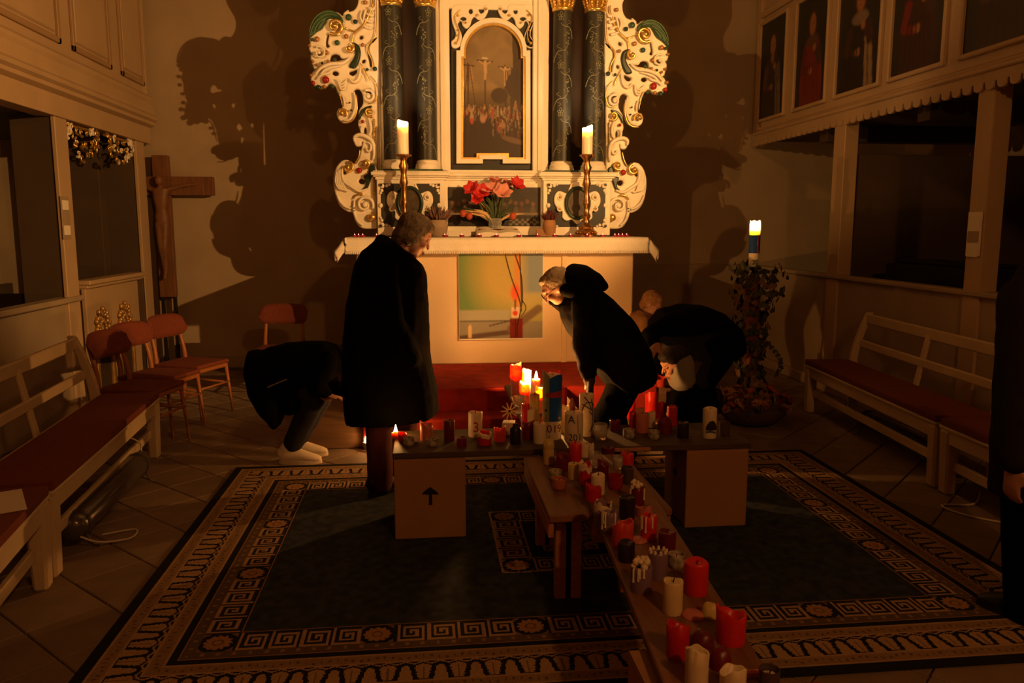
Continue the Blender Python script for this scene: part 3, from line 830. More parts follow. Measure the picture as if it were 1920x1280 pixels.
# stepped cornice over the predella, broken forward over the pedestals
def mould(x0, x1, yf, yb):
    m = MB(O)
    for (z0, z1, d) in ((wz(338), wz(333), .012), (wz(333), wz(330), .028), (wz(330), wz(324), .045), (wz(324), wz(321.5), .030)):
        m.box(x0 - d, yf - d, z0, x1 + d, yb, z1)
    return m
for a, b in ((705, 834), (1019, 1146)): mould(wx(a), wx(b), YR, 7.62).build('cornice', M_white, rt, .004)
mould(wx(834), wx(1019), 7.34, 7.62).build('cornice', M_white, rt, .004)
for a, b in ((712, 830), (1022, 1140)): zbox('green_fillet', wx(a), wx(b), wz(321.5), wz(318), YR - .01, 7.6, M_green, .002)
# pilasters
for a, b in ((706, 720), (820, 846), (1003, 1033), (1131, 1144)):
    zbox('pilaster', wx(a), wx(b), wz(320), ZT, 7.40, 7.63, M_white, .006)
    zbox('pilaster_moulding', wx(a + (b - a) * .3), wx(a + (b - a) * .55), wz(318), ZT, 7.385, 7.41, M_white, .005)
# columns
def vine(m, cx, cy, r, z0, z1, seed):
    rnd = random.Random(seed)
    def on(a, z): return (cx + (r + .0015) * math.cos(a), cy + (r + .0015) * math.sin(a), z)
    k = 0; z = z0 + .05
    F = -math.pi / 2
    while z < z1 - .15:
        s = 1 if (k + seed) % 2 else -1
        pts = [on(F - s * 1.2 + s * t * 1.5, z + .15 * t + .03 * math.sin(t * 5)) for t in [i / 8 for i in range(9)]]
        m.tube(pts, .0032, 5)
        ea = F + s * .3; ez = z + .16
        if k % 2 == 0:           # grapes
            for q in range(14):
                m.ball(on(ea + rnd.uniform(-.32, .32), ez + rnd.uniform(-.01, .085)), .0062, 0, 5, 4)
            m.tube([on(ea + .15 * math.sin(i * 1.3), ez - .015 * i) for i in range(8)], .0022, 4)
        else:                    # leaf
            for q in range(5):
                a0 = q * 1.256 + .3
                loop = [on(ea + (.18 + .16 * math.cos(t)) * math.cos(a0) / 1.0 + .10 * math.sin(t) * math.sin(a0), ez + .02 + (.022 + .018 * math.cos(t)) * math.sin(a0) - .010 * math.sin(t) * math.cos(a0)) for t in [i * .785 for i in range(9)]]
                m.tube(loop, .0024, 4)
        for q in range(2):
            m.tube([on(F - s * .5 + s * .25 * math.sin(i * .9 + q), z + .03 + q * .07 + .008 * i) for i in range(7)], .002, 4)
        z += .205; k += 1
cz0, cz1 = wz(302), wz(13)
for ci, (a, b, y) in enumerate(((720, 759, 7.36), (783, 820, 7.36), (1034, 1071, 7.36), (1093, 1131, 7.36))):
    cx = wx((a + b) / 2, y); r = (wx(b, y) - wx(a, y)) / 2 * .97
    H = cz1 - cz0
    c = MB(O).lathe([(r, cz0), (r * 1.0, cz0 + H * .3), (r * .98, cz0 + H * .6), (r * .93, cz1)], 28, (cx, y, 0)).build('column', M_slate, rt)
    smoothed(c, 40)
    v = MB(O); vine(v, cx, y, r * .985, cz0, cz1, ci + 1); o = v.build('painted_vine', M_vine, c); o['kind'] = 'stuff'
    smoothed(MB(O).lathe([(r * 1.28, wz(318)), (r * 1.28, wz(314)), (r * 1.22, wz(312)), (r * 1.25, wz(309)), (r * 1.15, wz(306)), (r * 1.08, wz(304)), (r * 1.12, wz(302)), (r * 1.0, wz(300))], 28, (cx, y, 0)).build('column_base', M_white, c), 40)
    cap = MB(O).lathe([(r * .93, cz1), (r * 1.06, cz1 + .01), (r * 1.06, cz1 + .03), (r * .92, cz1 + .04), (r * .95, cz1 + .12), (r * 1.15, cz1 + .19), (r * 1.3, cz1 + .22), (r * 1.3, cz1 + .25)], 28, (cx, y, 0))
    for tier in range(2):
        for k in range(12):
            an = k * math.pi / 6 + tier * .26
            for q in range(3):
                rr = r * (.98 + .08 * q + .08 * tier); cap.ball((cx + rr * math.cos(an), y + rr * math.sin(an), cz1 + .05 + tier * .07 + q * .025), (.016, .016, .018), 0, 6, 4)
    smoothed(cap.build('capital', M_gold, c), 60)
zbox('entablature', xl - .06, xr + .06, cz1 + .25, ZT + .05, 7.2, 7.7, M_white, .01)
# painting panel
zbox('panel_ground', wx(846), wx(1001), wz(318), wz(6), 7.47, 7.6, M_slate, .003)
zbox('panel_sill', wx(838), wx(1010), wz(324), wz(317), 7.36, 7.62, M_white, .004)
zbox('panel_head', wx(830), wx(1018), wz(8), ZT, 7.42, 7.6, M_white, .006)
def WP(px, py): return W(px, py, 7.44)
def arch(cx, cy, r, xs, sh, bot, nl, nr, nb):
    pts = []
    for k in range(25):
        a = math.pi * k / 24; pts.append(WP(cx + r * math.cos(a), cy - r * math.sin(a)))
    pts += [WP(cx - r, sh), WP(cx - xs, sh), WP(cx - xs, bot), WP(nl, bot), WP(nl, nb), WP(nr, nb), WP(nr, bot), WP(cx + xs, bot), WP(cx + xs, sh), WP(cx + r, sh)]
    return pts
outer = arch(924.5, 97, 62, 69, 96, 307, 905, 942, 299)
mid = arch(924.5, 99, 55, 60, 107, 298.5, 898, 949, 291)
inner = arch(924.5, 100, 51.5, 56, 110, 295, 893, 954, 287)
relief('arched_frame', [outer, mid], 7.40, .07, M_white, rt, .003, off=O)
relief('gilded_frame_lip', [mid, inner], 7.425, .05, M_gold, rt, .002, off=O)
cr = Pic(120, 244, (.20, .135, .065), (.03, .018, .010), 21)
t = np.clip((cr.y - .40) / .25, 0, 1)[..., None]
cr.i = np.array((.22, .15, .07)) * (1 - t) + np.array((.045, .026, .014)) * t
rs = np.random.RandomState(5)
for k in range(40): cr.ell(rs.rand(), rs.rand() * .45, .12 + .1 * rs.rand(), .03 + .03 * rs.rand(), np.array((.20, .135, .065)) * (0.75 + .5 * rs.rand()), rs.rand() - .5, 1.0)
cr.poly([(.80, .02), (1, .05), (1, 1), (.78, 1), (.78, .33), (.82, .3)], (.050, .030, .016))
cr.ell(.60, .52, .14, .06, (.05, .03, .016)); cr.ell(.86, .44, .16, .10, (.045, .027, .015))
cr.poly([(0, .72), (1, .66), (1, 1), (0, 1)], (.035, .02, .011))
WD = (.055, .03, .015); FL = (.42, .27, .14)
for cx_, top_, s in ((.09, .28, .8), (.365, .245, 1.0), (.69, .29, .85)):
    cr.line(cx_, top_, cx_ + .005, .66, .011, WD); cr.line(cx_ - .12 * s, top_ + .012, cx_ + .12 * s, top_ + .02, .011, WD)
    if cx_ > .2:
        cr.line(cx_ + .005, top_ + .04, cx_ + .01, top_ + .10, .025 * s, FL); cr.line(cx_ + .01, top_ + .10, cx_ + .0, top_ + .15, .017 * s, FL)
        cr.line(cx_, top_ + .045, cx_ - .09 * s, top_ + .018, .010, FL); cr.line(cx_ + .01, top_ + .045, cx_ + .09 * s, top_ + .02, .010, FL); cr.ell(cx_ + .005, top_ + .022, .022, .012, FL)
cr.line(.33, .24, .40, .242, .012, (.5, .42, .3)); cr.line(.13, .31, .16, .40, .022, (.33, .17, .08))
for ln in ((.02, .58, .10, .29), (.12, .30, .27, .80), (.10, .3, .09, .82), (.70, .33, .71, .70), (.72, .33, .86, .62), (.73, .35, .80, .66)): cr.line(*ln, .007, WD)
for k in range(120):
    x = rs.rand(); y = .60 + .075 * rs.rand() if k < 75 else .67 + .14 * rs.rand()
    c = np.array([(.32, .18, .09), (.26, .05, .025), (.30, .25, .16), (.12, .10, .07), (.38, .26, .14), (.13, .05, .028)][rs.randint(6)]) * (.55 + .5 * rs.rand())
    if k >= 75: x = .45 + .55 * rs.rand(); c = c * .6
    cr.ell(x, y + .018, .013, .022, c, rs.rand() - .5, .5); cr.ell(x, y - .008, .009, .006, (.30, .17, .08), 0, .5)
for (x, y, rx, ry, c) in ((.15, .69, .030, .034, (.36, .24, .14)), (.15, .715, .028, .024, (.36, .05, .025)), (.33, .70, .045, .028, (.34, .18, .12)), (.49, .655, .020, .032, (.30, .06, .03)), (.57, .65, .018, .034, (.26, .2, .12)), (.65, .745, .05, .026, (.26, .14, .075)), (.60, .775, .045, .020, (.20, .06, .03)), (.86, .60, .025, .03, (.25, .12, .06))):
    cr.ell(x, y, rx, ry, c, 0, .6); cr.ell(x, y - ry - .006, .012, .008, (.34, .2, .1), 0, .5)
cr.ell(.83, .86, .2, .022, (.12, .07, .04), .12)
cimg = cr.done(1, .15)
x0, z1 = WP(866, 46); x1, z0 = WP(983, 297)
g = grid_picture('arched_painting', cimg, (x0 - O.x, 7.462 - O.y, z1 - O.z), (x1 - x0, 0, 0), (0, 0, z0 - z1), M_oil, rt)
g['label'] = 'old oil painting of three crosses above a crowd'
# ground again over the picture corners outside the arch: spandrel boards
relief('spandrel_board', [[WP(846, 6), WP(1001, 6), WP(1001, 318), WP(846, 318)], mid], 7.445, .022, M_slate, rt, .002, off=O)
# white scroll ornaments in the corners over the arch
for s in (1, -1):
    def C(dx, y): return W(924.5 + s * dx, y, 7.43)
    lp = [(10, 12), (14, 10), (18, 14), (17, 22), (23, 26), (27, 20), (27, 12), (36, 8), (48, 9), (55, 9), (66, 8), (75, 12), (78, 22), (77, 40), (74, 50), (70, 62), (72, 72), (78, 78), (77, 88), (70, 91), (62, 87), (58, 78), (59, 65), (63, 55), (66, 45), (60, 40), (57, 48), (50, 54), (43, 48), (40, 38), (35, 32), (28, 38), (20, 38), (13, 30), (9, 20)]
    h1 = [C(56 + 6 * math.cos(t), 36 + 4 * math.sin(t)) for t in [i * .785 for i in range(8)]]
    h2 = [C(42 + 4 * math.cos(t), 22 + 5 * math.sin(t)) for t in [i * .785 for i in range(8)]]
    relief('corner_scroll', [catmull([C(*q) for q in lp], 4), h1, h2], 7.415, .035, M_white, rt, .008, off=O)
    gb = MB(O)
    for (dx, y, r) in ((14, 18, .012), (66, 30, .012), (70, 82, .013), (30, 30, .012), (52, 44, .010), (66, 58, .008), (68, 68, .008)):
        q = C(dx, y); gb.ball((q[0], 7.40, q[1]), (r, .012, r), 0, 8, 6)
    pts = [C(*q) for q in catmull([(62, 20), (72, 32), (70, 45), (64, 60), (66, 78), (73, 82)], 5, False)]
    gb.tube([(x, 7.405, z) for x, z in pts], .005, 5)
    smoothed(gb.build('gilded_bosses', M_gold, rt), 80)['kind'] = 'stuff'

# ---- carved wings
BEAD = {}
def wing(s):
    YW = 7.36
    cx0 = RC
    def U(px, py):                       # left-wing pixel -> wing plane, mirrored for the other side
        x, z = W(px, py, YW)
        return (x, z) if s < 0 else (2 * wx(924.5, YW) - x, z)
    def A(x, y): return U(560 + x / 5.333, y / 5.333)       # upper tracing
    def B(x, y): return U(620 + x / 4.925, 180 + y / 4.925)  # lower tracing
    up = [A(*q) for q in ((600, -420), (520, -330), (520, -200), (590, -60), (598, 0), (588, 60), (555, 108), (505, 122), (498, 105), (455, 132), (442, 165), (400, 135), (340, 116), (270, 114), (200, 150), (150, 212), (120, 290), (108, 370),
          (118, 430), (104, 480), (122, 540), (124, 600), (140, 650), (150, 705), (124, 770), (130, 830), (165, 868), (210, 888), (270, 882), (300, 850), (330, 842),
          (372, 880), (396, 940), (426, 1000), (440, 1075), (400, 1092), (382, 1140), (402, 1200), (450, 1230), (510, 1225), (562, 1180), (582, 1110), (582, 1000), (548, 930), (575, 896), (612, 902), (640, 950), (646, 1040), (604, 1112))]
    lo = [B(*q) for q in ((262, 200), (255, 270), (278, 345), (228, 365), (214, 420), (238, 466), (284, 462), (288, 432), (300, 425), (282, 500), (268, 560), (242, 615), (215, 628), (170, 594), (110, 598), (60, 650), (34, 720), (28, 800), (38, 880), (58, 960), (100, 1030), (160, 1068), (206, 1082), (226, 1150), (270, 1208), (330, 1226), (430, 1222))]
    right = [B(430, 1000), B(430, 640), B(430, 0), A(800, 600), A(800, 0), A(800, -420)]
    loop = catmull(up + lo, 4, False) + right
    def ell(f, x, y, rx, ry, rot=0): return [f(x + rx * math.cos(t) * math.cos(rot) - ry * math.sin(t) * math.sin(rot), y + rx * math.cos(t) * math.sin(rot) + ry * math.sin(t) * math.cos(rot)) for t in [i * 2 * math.pi / 12 for i in range(12)]]
    holes = [catmull([A(*q) for q in ((320, 590), (330, 558), (370, 545), (410, 560), (430, 588), (488, 590), (440, 605), (400, 612), (360, 625), (330, 618))], 3),
             catmull([A(*q) for q in ((290, 355), (308, 350), (300, 400), (295, 440), (312, 470), (290, 482), (275, 462), (276, 410))], 3),
             ell(A, 370, 738, 34, 24, .3), catmull([A(*q) for q in ((508, 725), (545, 712), (582, 700), (582, 735), (548, 762), (515, 750))], 3),
             ell(A, 705, 918, 32, 30), ell(A, 628, 380, 20, 22, .6), ell(A, 652, 618, 18, 22, .5), ell(A, 208, 548, 16, 22, .8),
             catmull([A(*q) for q in ((742, 420), (708, 462), (702, 520), (728, 580), (742, 660), (716, 668), (704, 600), (684, 520), (694, 458))], 3),
             catmull([B(*q) for q in ((322, 290), (335, 320), (330, 370), (312, 360), (310, 310))], 3), ell(B, 290, 790, 32, 26, .4), ell(B, 322, 1000, 30, 26), ell(B, 130, 700, 20, 26)]
    wg = relief('carved_wing', [loop] + holes, YW - .03, .06, M_white, rt, .012, off=O)
    wg['label'] = 'openwork white scroll wing with beads'
    yf = YW - .045
    # coloured leaves
    relief('green_leaf', [catmull([A(*q) for q in ((110, 392), (116, 330), (150, 230), (210, 155), (290, 114), (370, 130), (440, 190), (446, 250), (420, 215), (380, 205), (310, 200), (275, 240), (240, 300), (190, 330), (140, 372))], 4)], yf - .02, .06, M_green, wg, .018, off=O)
    lfg = (mat('light_green_lacquer', (.075, .14, .06), .35), 'leaf_vein')
    relief('dark_leaf', [catmull([A(*q) for q in ((540, 435), (600, 460), (625, 530), (610, 620), (570, 690), (510, 682), (520, 640), (555, 590), (572, 520))], 4)], yf - .01, .05, M_dkgreen, wg, .014, off=O)
    relief('dark_leaf', [catmull([B(*q) for q in ((262, 200), (275, 150), (320, 110), (375, 95), (380, 112), (335, 135), (300, 165), (272, 225))], 4)], yf - .01, .05, M_dkgreen, wg, .008, off=O)
    relief('dark_leaf', [catmull([B(*q) for q in ((372, 640), (410, 650), (415, 690), (380, 760), (345, 850), (300, 862), (330, 820), (310, 745), (345, 720))], 4)], yf - .01, .05, M_dkgreen, wg, .010, off=O)
    gd = (M_gold, 'gilded_scroll'); wt = (M_white, 'scroll_ridge'); dk, rd, bz, gr_ = M_dkgreen, M_jewelred, M_bronze, M_green
    def spiral(m, f, cx, cy, r0, turns, th, d0=1, a0=0, hh=.0):
        pts = []; n = 26
        for k in range(n):
            t = k / (n - 1); a = a0 + d0 * turns * 2 * math.pi * t; r = r0 * (1 - .82 * t)
            q = f(cx + r * math.cos(a), cy + r * math.sin(a)); pts.append((q[0], yf - .012 - hh - .025 * t, q[1]))
        mm = MB(O).tube(pts, [th * (1 - .45 * k / (n - 1)) for k in range(n)], 7)
        q = f(cx, cy); mm.ball((q[0], yf - .035 - hh, q[1]), (th * 1.5, th * 1.2, th * 1.5), 0, 9, 6)
        smoothed(mm.build(m[1].replace('ridge', 'volute'), m[0], wg), 80)
    spiral(gd, A, 372, 280, 85, 1.5, .017, -1, 2.2); spiral(gd, A, 512, 500, 52, 1.0, .014, 1, -1.2); spiral(gd, A, 442, 1142, 52, 1.0, .013, -1, 0.5)
    spiral(gd, A, 715, 1130, 48, 1.2, .013, 1, 1.0); spiral(gd, B, 165, 665, 55, 1.2, .014, 1, -1.5); spiral(gd, B, 325, 625, 45, .9, .016, -1, 2)
    spiral(wt, A, 700, 975, 68, 1.3, .014, 1, -2.0); spiral(wt, B, 320, 1005, 82, 1.4, .016, -1, .4); spiral(wt, A, 215, 545, 70, 1.1, .010, 1, -2.0)
    q = B(385, 1120); smoothed(MB(O).ball((q[0], yf - .02, q[1]), (.04, .03, .035), 0, 12, 8).build('gilded_boss', M_gold, wg), 80)
    def ridge(m, f, pts, th, d=.01):
        pp = catmull(pts, 5, False); n = len(pp)
        smoothed(MB(O).tube([(f(*q)[0], yf - d, f(*q)[1]) for q in pp], [th * (.45 + .55 * math.sin(math.pi * (k + .5) / n)) for k in range(n)], 6).build(m[1], m[0], wg), 80)
    for vv in ([(125, 372), (150, 290), (195, 225), (270, 175), (340, 165), (400, 185)], [(118, 345), (140, 262), (190, 185), (265, 140), (345, 138), (415, 170)], [(165, 345), (190, 280), (240, 225), (300, 195)], [(205, 318), (228, 270), (262, 232)]): ridge(lfg, A, vv, .007, .026)
    ridge(gd, A, [(740, 0), (740, 70), (690, 200), (640, 280), (580, 330), (550, 370), (540, 430)], .010)
    ridge(gd, A, [(470, 290), (530, 320), (575, 325)], .008)
    ridge(wt, A, [(180, 750), (235, 690), (330, 652), (450, 640), (525, 585)], .016); ridge(gd, A, [(168, 735), (225, 672), (330, 634), (455, 622)], .005)
    ridge(wt, A, [(225, 770), (260, 720), (330, 690), (420, 672)], .012); ridge(wt, A, [(190, 800), (240, 760), (300, 745), (330, 720)], .012)
    for k in range(3): ridge(wt, A, [(380 + 14 * k, 800 + 22 * k), (430, 850 + 26 * k), (465, 835 + 30 * k), (485, 800 + 22 * k)], .010)
    ridge(wt, A, [(512, 790), (545, 828), (590, 815), (615, 760), (622, 690)], .014); ridge(gd, A, [(508, 802), (548, 842), (600, 825), (628, 760)], .005)
    ridge(gd, A, [(618, 640), (660, 720), (690, 780), (700, 825)], .007)
    ridge(wt, A, [(560, 930), (572, 1010), (565, 1110), (520, 1200), (460, 1210)], .012); ridge(wt, A, [(445, 960), (462, 1020), (465, 1075)], .010)
    ridge(gd, A, [(330, 850), (390, 880), (420, 960), (440, 1060)], .005); ridge(gd, A, [(585, 960), (588, 1100), (560, 1190), (505, 1235), (440, 1238)], .006)
    ridge(wt, A, [(640, 120), (620, 180), (640, 235), (655, 260)], .010); ridge(wt, A, [(680, 110), (665, 150), (650, 230)], .010)
    for k in range(4): ridge(wt, A, [(700 - 18 * k, 90 + 60 * k), (745 - 8 * k, 110 + 62 * k), (765 - 14 * k, 85 + 66 * k)], .014)
    ridge(gd, A, [(780, 0), (782, 200), (765, 380), (700, 460), (698, 530), (735, 610), (742, 690)], .006)
    ridge(gd, A, [(712, 770), (770, 830), (792, 920), (775, 1010), (735, 1040), (690, 1040)], .006)
    ridge(wt, B, [(228, 430), (225, 385), (275, 365), (340, 385), (390, 430), (405, 520), (395, 590)], .020); ridge(gd, B, [(215, 400), (255, 352), (330, 362), (400, 420), (420, 500)], .006)
    ridge(wt, B, [(330, 480), (345, 515), (370, 505), (375, 460), (345, 430)], .012)
    ridge(wt, B, [(300, 280), (285, 320), (300, 370)], .010); ridge(wt, B, [(345, 190), (370, 260), (375, 330), (355, 370)], .014)
    ridge(gd, B, [(275, 500), (265, 560), (240, 612), (222, 632)], .006)
    for k in range(5): ridge(wt, B, [(60 + 12 * k, 700 - 8 * k), (50 + 16 * k, 790), (75 + 18 * k, 850 + 6 * k), (110 + 18 * k, 870)], .009)
    ridge(wt, B, [(120, 660), (110, 720), (130, 790), (200, 840), (270, 880), (340, 860)], .016)
    ridge(gd, B, [(215, 950), (245, 915), (290, 905), (310, 915)], .010); ridge(wt, B, [(225, 960), (220, 1060), (250, 1150), (300, 1195)], .014)
    ridge(wt, B, [(60, 900), (90, 970), (140, 1020), (195, 1040)], .014)
    for f, x, y, r, m in ((A, 390, 440, 25, gr_), (A, 480, 378, 22, bz), (A, 283, 538, 22, bz), (A, 645, 462, 18, bz), (A, 278, 808, 34, rd), (A, 670, 40, 20, bz), (A, 572, 232, 22, dk), (A, 505, 188, 30, gr_),
                          (A, 765, 700, 22, dk), (A, 690, 706, 15, dk), (A, 115, 470, 15, bz), (A, 122, 545, 14, dk), (A, 148, 625, 15, bz), (A, 190, 660, 13, bz), (A, 242, 642, 13, dk), (A, 300, 625, 15, bz), (A, 368, 612, 20, gr_),
                          (A, 152, 705, 16, dk), (A, 132, 765, 18, bz), (A, 150, 840, 22, rd), (A, 205, 886, 26, dk), (A, 265, 880, 20, bz), (A, 345, 875, 20, gr_), (A, 388, 935, 14, dk), (A, 413, 985, 14, dk), (A, 190, 405, 24, bz), (A, 142, 410, 16, gr_), (A, 183, 318, 16, gr_),
                          (A, 645, 1222, 16, rd), (B, 268, 690, 26, rd), (B, 222, 1035, 9, dk), (B, 222, 1060, 9, dk), (A, 515, 1035, 9, dk), (A, 530, 1110, 10, dk)):
        q = f(x, y); rr = r / (5.333 if f is A else 4.925) * .0049
        if m.name not in BEAD:
            t_ = MB().ball((0, 0, 0), 1.0, 0, 10, 7).build('bead', m, None, smooth=True); BEAD[m.name] = t_.data; bpy.data.objects.remove(t_)
        bo = link(bpy.data.objects.new('bead', BEAD[m.name]), wg); bo.location = Vector((q[0], yf - .008, q[1])) - O; bo.scale = (rr, .018, rr)
    pl_ = MB(O)
    for k in range(16):
        q = B(403, 225 + k * 12); pl_.ball((q[0], yf, q[1]), .009, 0, 6, 4)
    for k in range(14):
        q = B(406, 760 + k * 12); pl_.ball((q[0], yf, q[1]), .008, 0, 6, 4)
    o = smoothed(pl_.build('gilded_pearl_string', M_gold, wg), 80); o['kind'] = 'stuff'
wing(-1); wing(1)

# ------------------------------------------------------------------ rug
RX0, RX1, RY0, RY1 = -1.232, 2.602, 2.466, 5.176
rug = thing('rug', 'large dark rug with tan meander and leaf borders before the altar', 'rug', ((RX0 + RX1) / 2, (RY0 + RY1) / 2, 0))
MB().box(-(RX1 - RX0) / 2, -(RY1 - RY0) / 2, 0.0005, (RX1 - RX0) / 2, (RY1 - RY0) / 2, .0085).build('backing', M_black, rug)
CEL = .0051
nX, nY = int((RX1 - RX0) / CEL), int((RY1 - RY0) / CEL)
gx, gy = np.meshgrid(RX0 + (np.arange(nX) + .5) * (RX1 - RX0) / nX, RY1 - (np.arange(nY) + .5) * (RY1 - RY0) / nY)
KEY = np.array([[int(c) for c in r] for r in ("1000000000", "1011111110", "1010000010", "1010111010", "1010101010", "1010100010", "1010111110", "1010000000", "1011111111")])
TAN = np.array((.37, .235, .122)); TAN2 = np.array((.26, .16, .080)); DRK = np.array((.016, .015, .014)); FLD = np.array((.032, .037, .042)); OLV = np.array((.11, .072, .040)); RST = np.array((.34, .18, .080))
def rug_img():
    img = np.zeros((nY, nX, 3)) + FLD
    rs = np.random.RandomState(3)
    # mottled field
    nz = rs.rand(nY // 6 + 2, nX // 6 + 2)
    nz = np.kron(nz, np.ones((6, 6)))[:nY, :nX]
    for _ in range(3): nz = (nz + np.roll(nz, 2, 0) + np.roll(nz, 2, 1) + np.roll(nz, -1, 0)) / 4
    img *= (0.55 + 0.9 * nz)[..., None]
    def bands(x0, x1, y0, y1, spec, units, kw):
        """distance from the nearest edge e, run along it s (mitred corners)"""
        ex = np.minimum(gx - x0, x1 - gx); ey = np.minimum(gy - y0, y1 - gy)
        e = np.minimum(ex, ey); inside = e > 0
        horiz = ey <= ex
        s = np.where(horiz, gx - x0, gy - y0); Ls = np.where(horiz, x1 - x0, y1 - y0)
        for (a, b, kind) in spec:
            m = inside & (e >= a) & (e < b)
            if kind == 'tan':
                c = np.where(((np.abs(e - a) < .009) | (np.abs(e - b) < .009))[..., None], TAN, TAN2)
                dots = (((s / .028) % 1 < .30) & (np.abs(e - (a + b) / 2 + .008 * np.sin(s * 40)) < .007))[..., None]
                c = np.where(dots, TAN2 * .45, c); img[m] = c[m]
            elif kind == 'line': img[m] = RST * .9
            elif kind == 'dark': img[m] = DRK
            elif kind == 'olive':
                c = np.where(((s / .057) % 1 < .25)[..., None] & (np.abs(e - (a + b) / 2) < .009)[..., None], TAN2, OLV); img[m] = c[m]
            elif kind == 'leaf':
                t = (e - a) / (b - a)                     # 0 outside .. 1 inside
                n = np.round(Ls / .125); u = (s / Ls * n) % 1
                uu = np.abs(u - .25) * 4; vv = np.abs(u - .75) * 4
                w1 = np.where(t < .78, .86 - .44 * t / .8, 0) * np.sqrt(np.clip((.80 - t) / .12, 0, 1))
                w2 = (.50 + .46 * np.clip(t / .7, 0, 1) + .07 * np.sin(t * 42)) * np.sqrt(np.clip((.86 - t) / .14, 0, 1)) * (t > .05)
                fan = np.abs(t - .93 + .05 * np.cos(u * 4 * np.pi)) < .035
                lt = (uu < w1) | (vv < w2) | fan
                c = np.where(lt[..., None], np.where((np.abs(vv) < .10)[..., None] & (t < .7)[..., None], TAN2 * .7, TAN), DRK)
                img[m] = c[m]
            elif kind == 'key':
                cm = (a + b) / 2; kwid = b - a
                nu = np.where(horiz, units[0], units[1])
                s2 = s - cm; L2 = Ls - 2 * cm
                per = L2 / nu
                ph = (s2 / per) % 1.0 * per                  # distance past a rosette centre
                half = kwid / 2
                dros = np.minimum(ph, per - ph)
                kk = np.clip((ph - half) / (per - 2 * half), 0, .9999)
                col = np.clip(((kk * kw) % 1) * 10, 0, 9).astype(int); row = np.clip((e - a) / kwid * 9, 0, 8).astype(int)
                dark = KEY[row, col] == 1
                rr = np.sqrt(dros ** 2 + (e - cm) ** 2) / half
                ang = np.arctan2(e - cm, dros)
                ros = rr < .80 + .07 * np.cos(ang * 12)
                c = np.where(dark[..., None], DRK * 1.3, TAN)
                cros = np.where(ros[..., None], np.where((np.abs(rr - .30) < .06)[..., None], RST * .5, RST), DRK)
                cros = np.where((rr > 1.15)[..., None], TAN2 * .8, cros)
                sel = (dros < half)
                c = np.where(sel[..., None], cros, c)
                img[m] = c[m]
    bands(RX0, RX1, RY0, RY1, [(0, .047, 'dark'), (.047, .112, 'tan'), (.112, .229, 'leaf'), (.229, .294, 'tan'), (.294, .328, 'dark'), (.328, .334, 'line'), (.334, .378, 'olive'), (.378, .504, 'key'), (.504, .508, 'dark'), (.508, .514, 'line')], (5, 3), 4)
    mx, my = (RX0 + RX1) / 2, 3.79
    bands(mx - .36, mx + .36, my - .395, my + .395, [(0, .012, 'tan'), (.012, .147, 'key'), (.147, .160, 'tan'), (.160, .225, 'dark'), (.225, .240, 'tan'), (.240, .30, 'leaf'), (.30, .34, 'tan')], (1, 1), 4)
    img *= (0.88 + .24 * rs.rand(nY, nX, 1))
    return np.clip(img, 0, 1)
wv = grid_picture('woven_pile', rug_img(), (-(RX1 - RX0) / 2, (RY1 - RY0) / 2, .0095), (RX1 - RX0, 0, 0), (0, -(RY1 - RY0), 0), attr_mat('woven_wool', .95, bump=.35, bscale=160, spec=.05), rug)

rn = MB().box(.15, .3, .0005, 1.325, 2.42, .008).build('floor_runner', M_redcarpet, None, .003); tag(rn, 'plain red runner on the floor under the near end of the long plank', 'carpet')

# ------------------------------------------------------------------ benches with backs
def make_bench(label, L, loc, rz):
    b = thing('bench', label, 'bench', loc, rz, 'cream painted benches')
    D = .44; zs = .405
    MB().box(0, 0, zs - .02, L, D, zs).build('seat_board', M_bench, b, .005)
    MB().box(0.03, .012, zs - .10, L - .03, .038, zs - .02).build('apron', M_bench, b, .004)
    MB().box(.06, .05, .145, L - .06, .075, .20).build('stretcher', M_bench, b, .004)
    for x in (.05, L - .05):
        MB().bar((x, .045, 0), (x, .045, zs - .02), .085, .06, (0, 1, 0), w1=.095, h1=.085).build('leg', M_bench, b, .012)
        # curved end post: rear leg that sweeps up into the back
        pts = [(x, D - .03, 0), (x, D - .04, .25), (x, D - .05, zs), (x, D - .03, .55), (x, D + .02, .72), (x, D + .07, .845)]
        m = MB(); pr = catmull(pts, 3, False)
        for q0, q1 in zip(pr[:-1], pr[1:]): pass
        n = len(pr); vs = []
        for (px_, py_, pz_) in pr:
            t = pz_ / .845; wd = .075 - .025 * t
            vs += [(px_ - .022, py_ - wd / 2, pz_), (px_ + .022, py_ - wd / 2, pz_), (px_ + .022, py_ + wd / 2, pz_), (px_ - .022, py_ + wd / 2, pz_)]
        fs = [(i * 4 + j, i * 4 + (j + 1) % 4, i * 4 + 4 + (j + 1) % 4, i * 4 + 4 + j) for i in range(n - 1) for j in range(4)] + [(3, 2, 1, 0), tuple((n - 1) * 4 + j for j in range(4))]
        m.add(vs, fs); m.build('end_post', M_bench, b, .006)
    MB().box(.02, D + .035, .755, L - .02, D + .065, .835).build('back_rail', M_bench, b, .008)
    MB().box(.04, D - .01, .56, L - .04, D + .015, .62).build('back_rail', M_bench, b, .006)
    k = max(1, round(L / .95) - 1)
    for i in range(k):
        x = L * (i + 1) / (k + 1)
        MB().bar((x, D - .03, zs - .01), (x, D + .048, .80), .055, .022, (0, 1, 0)).build('back_slat', M_bench, b, .005)
    return b
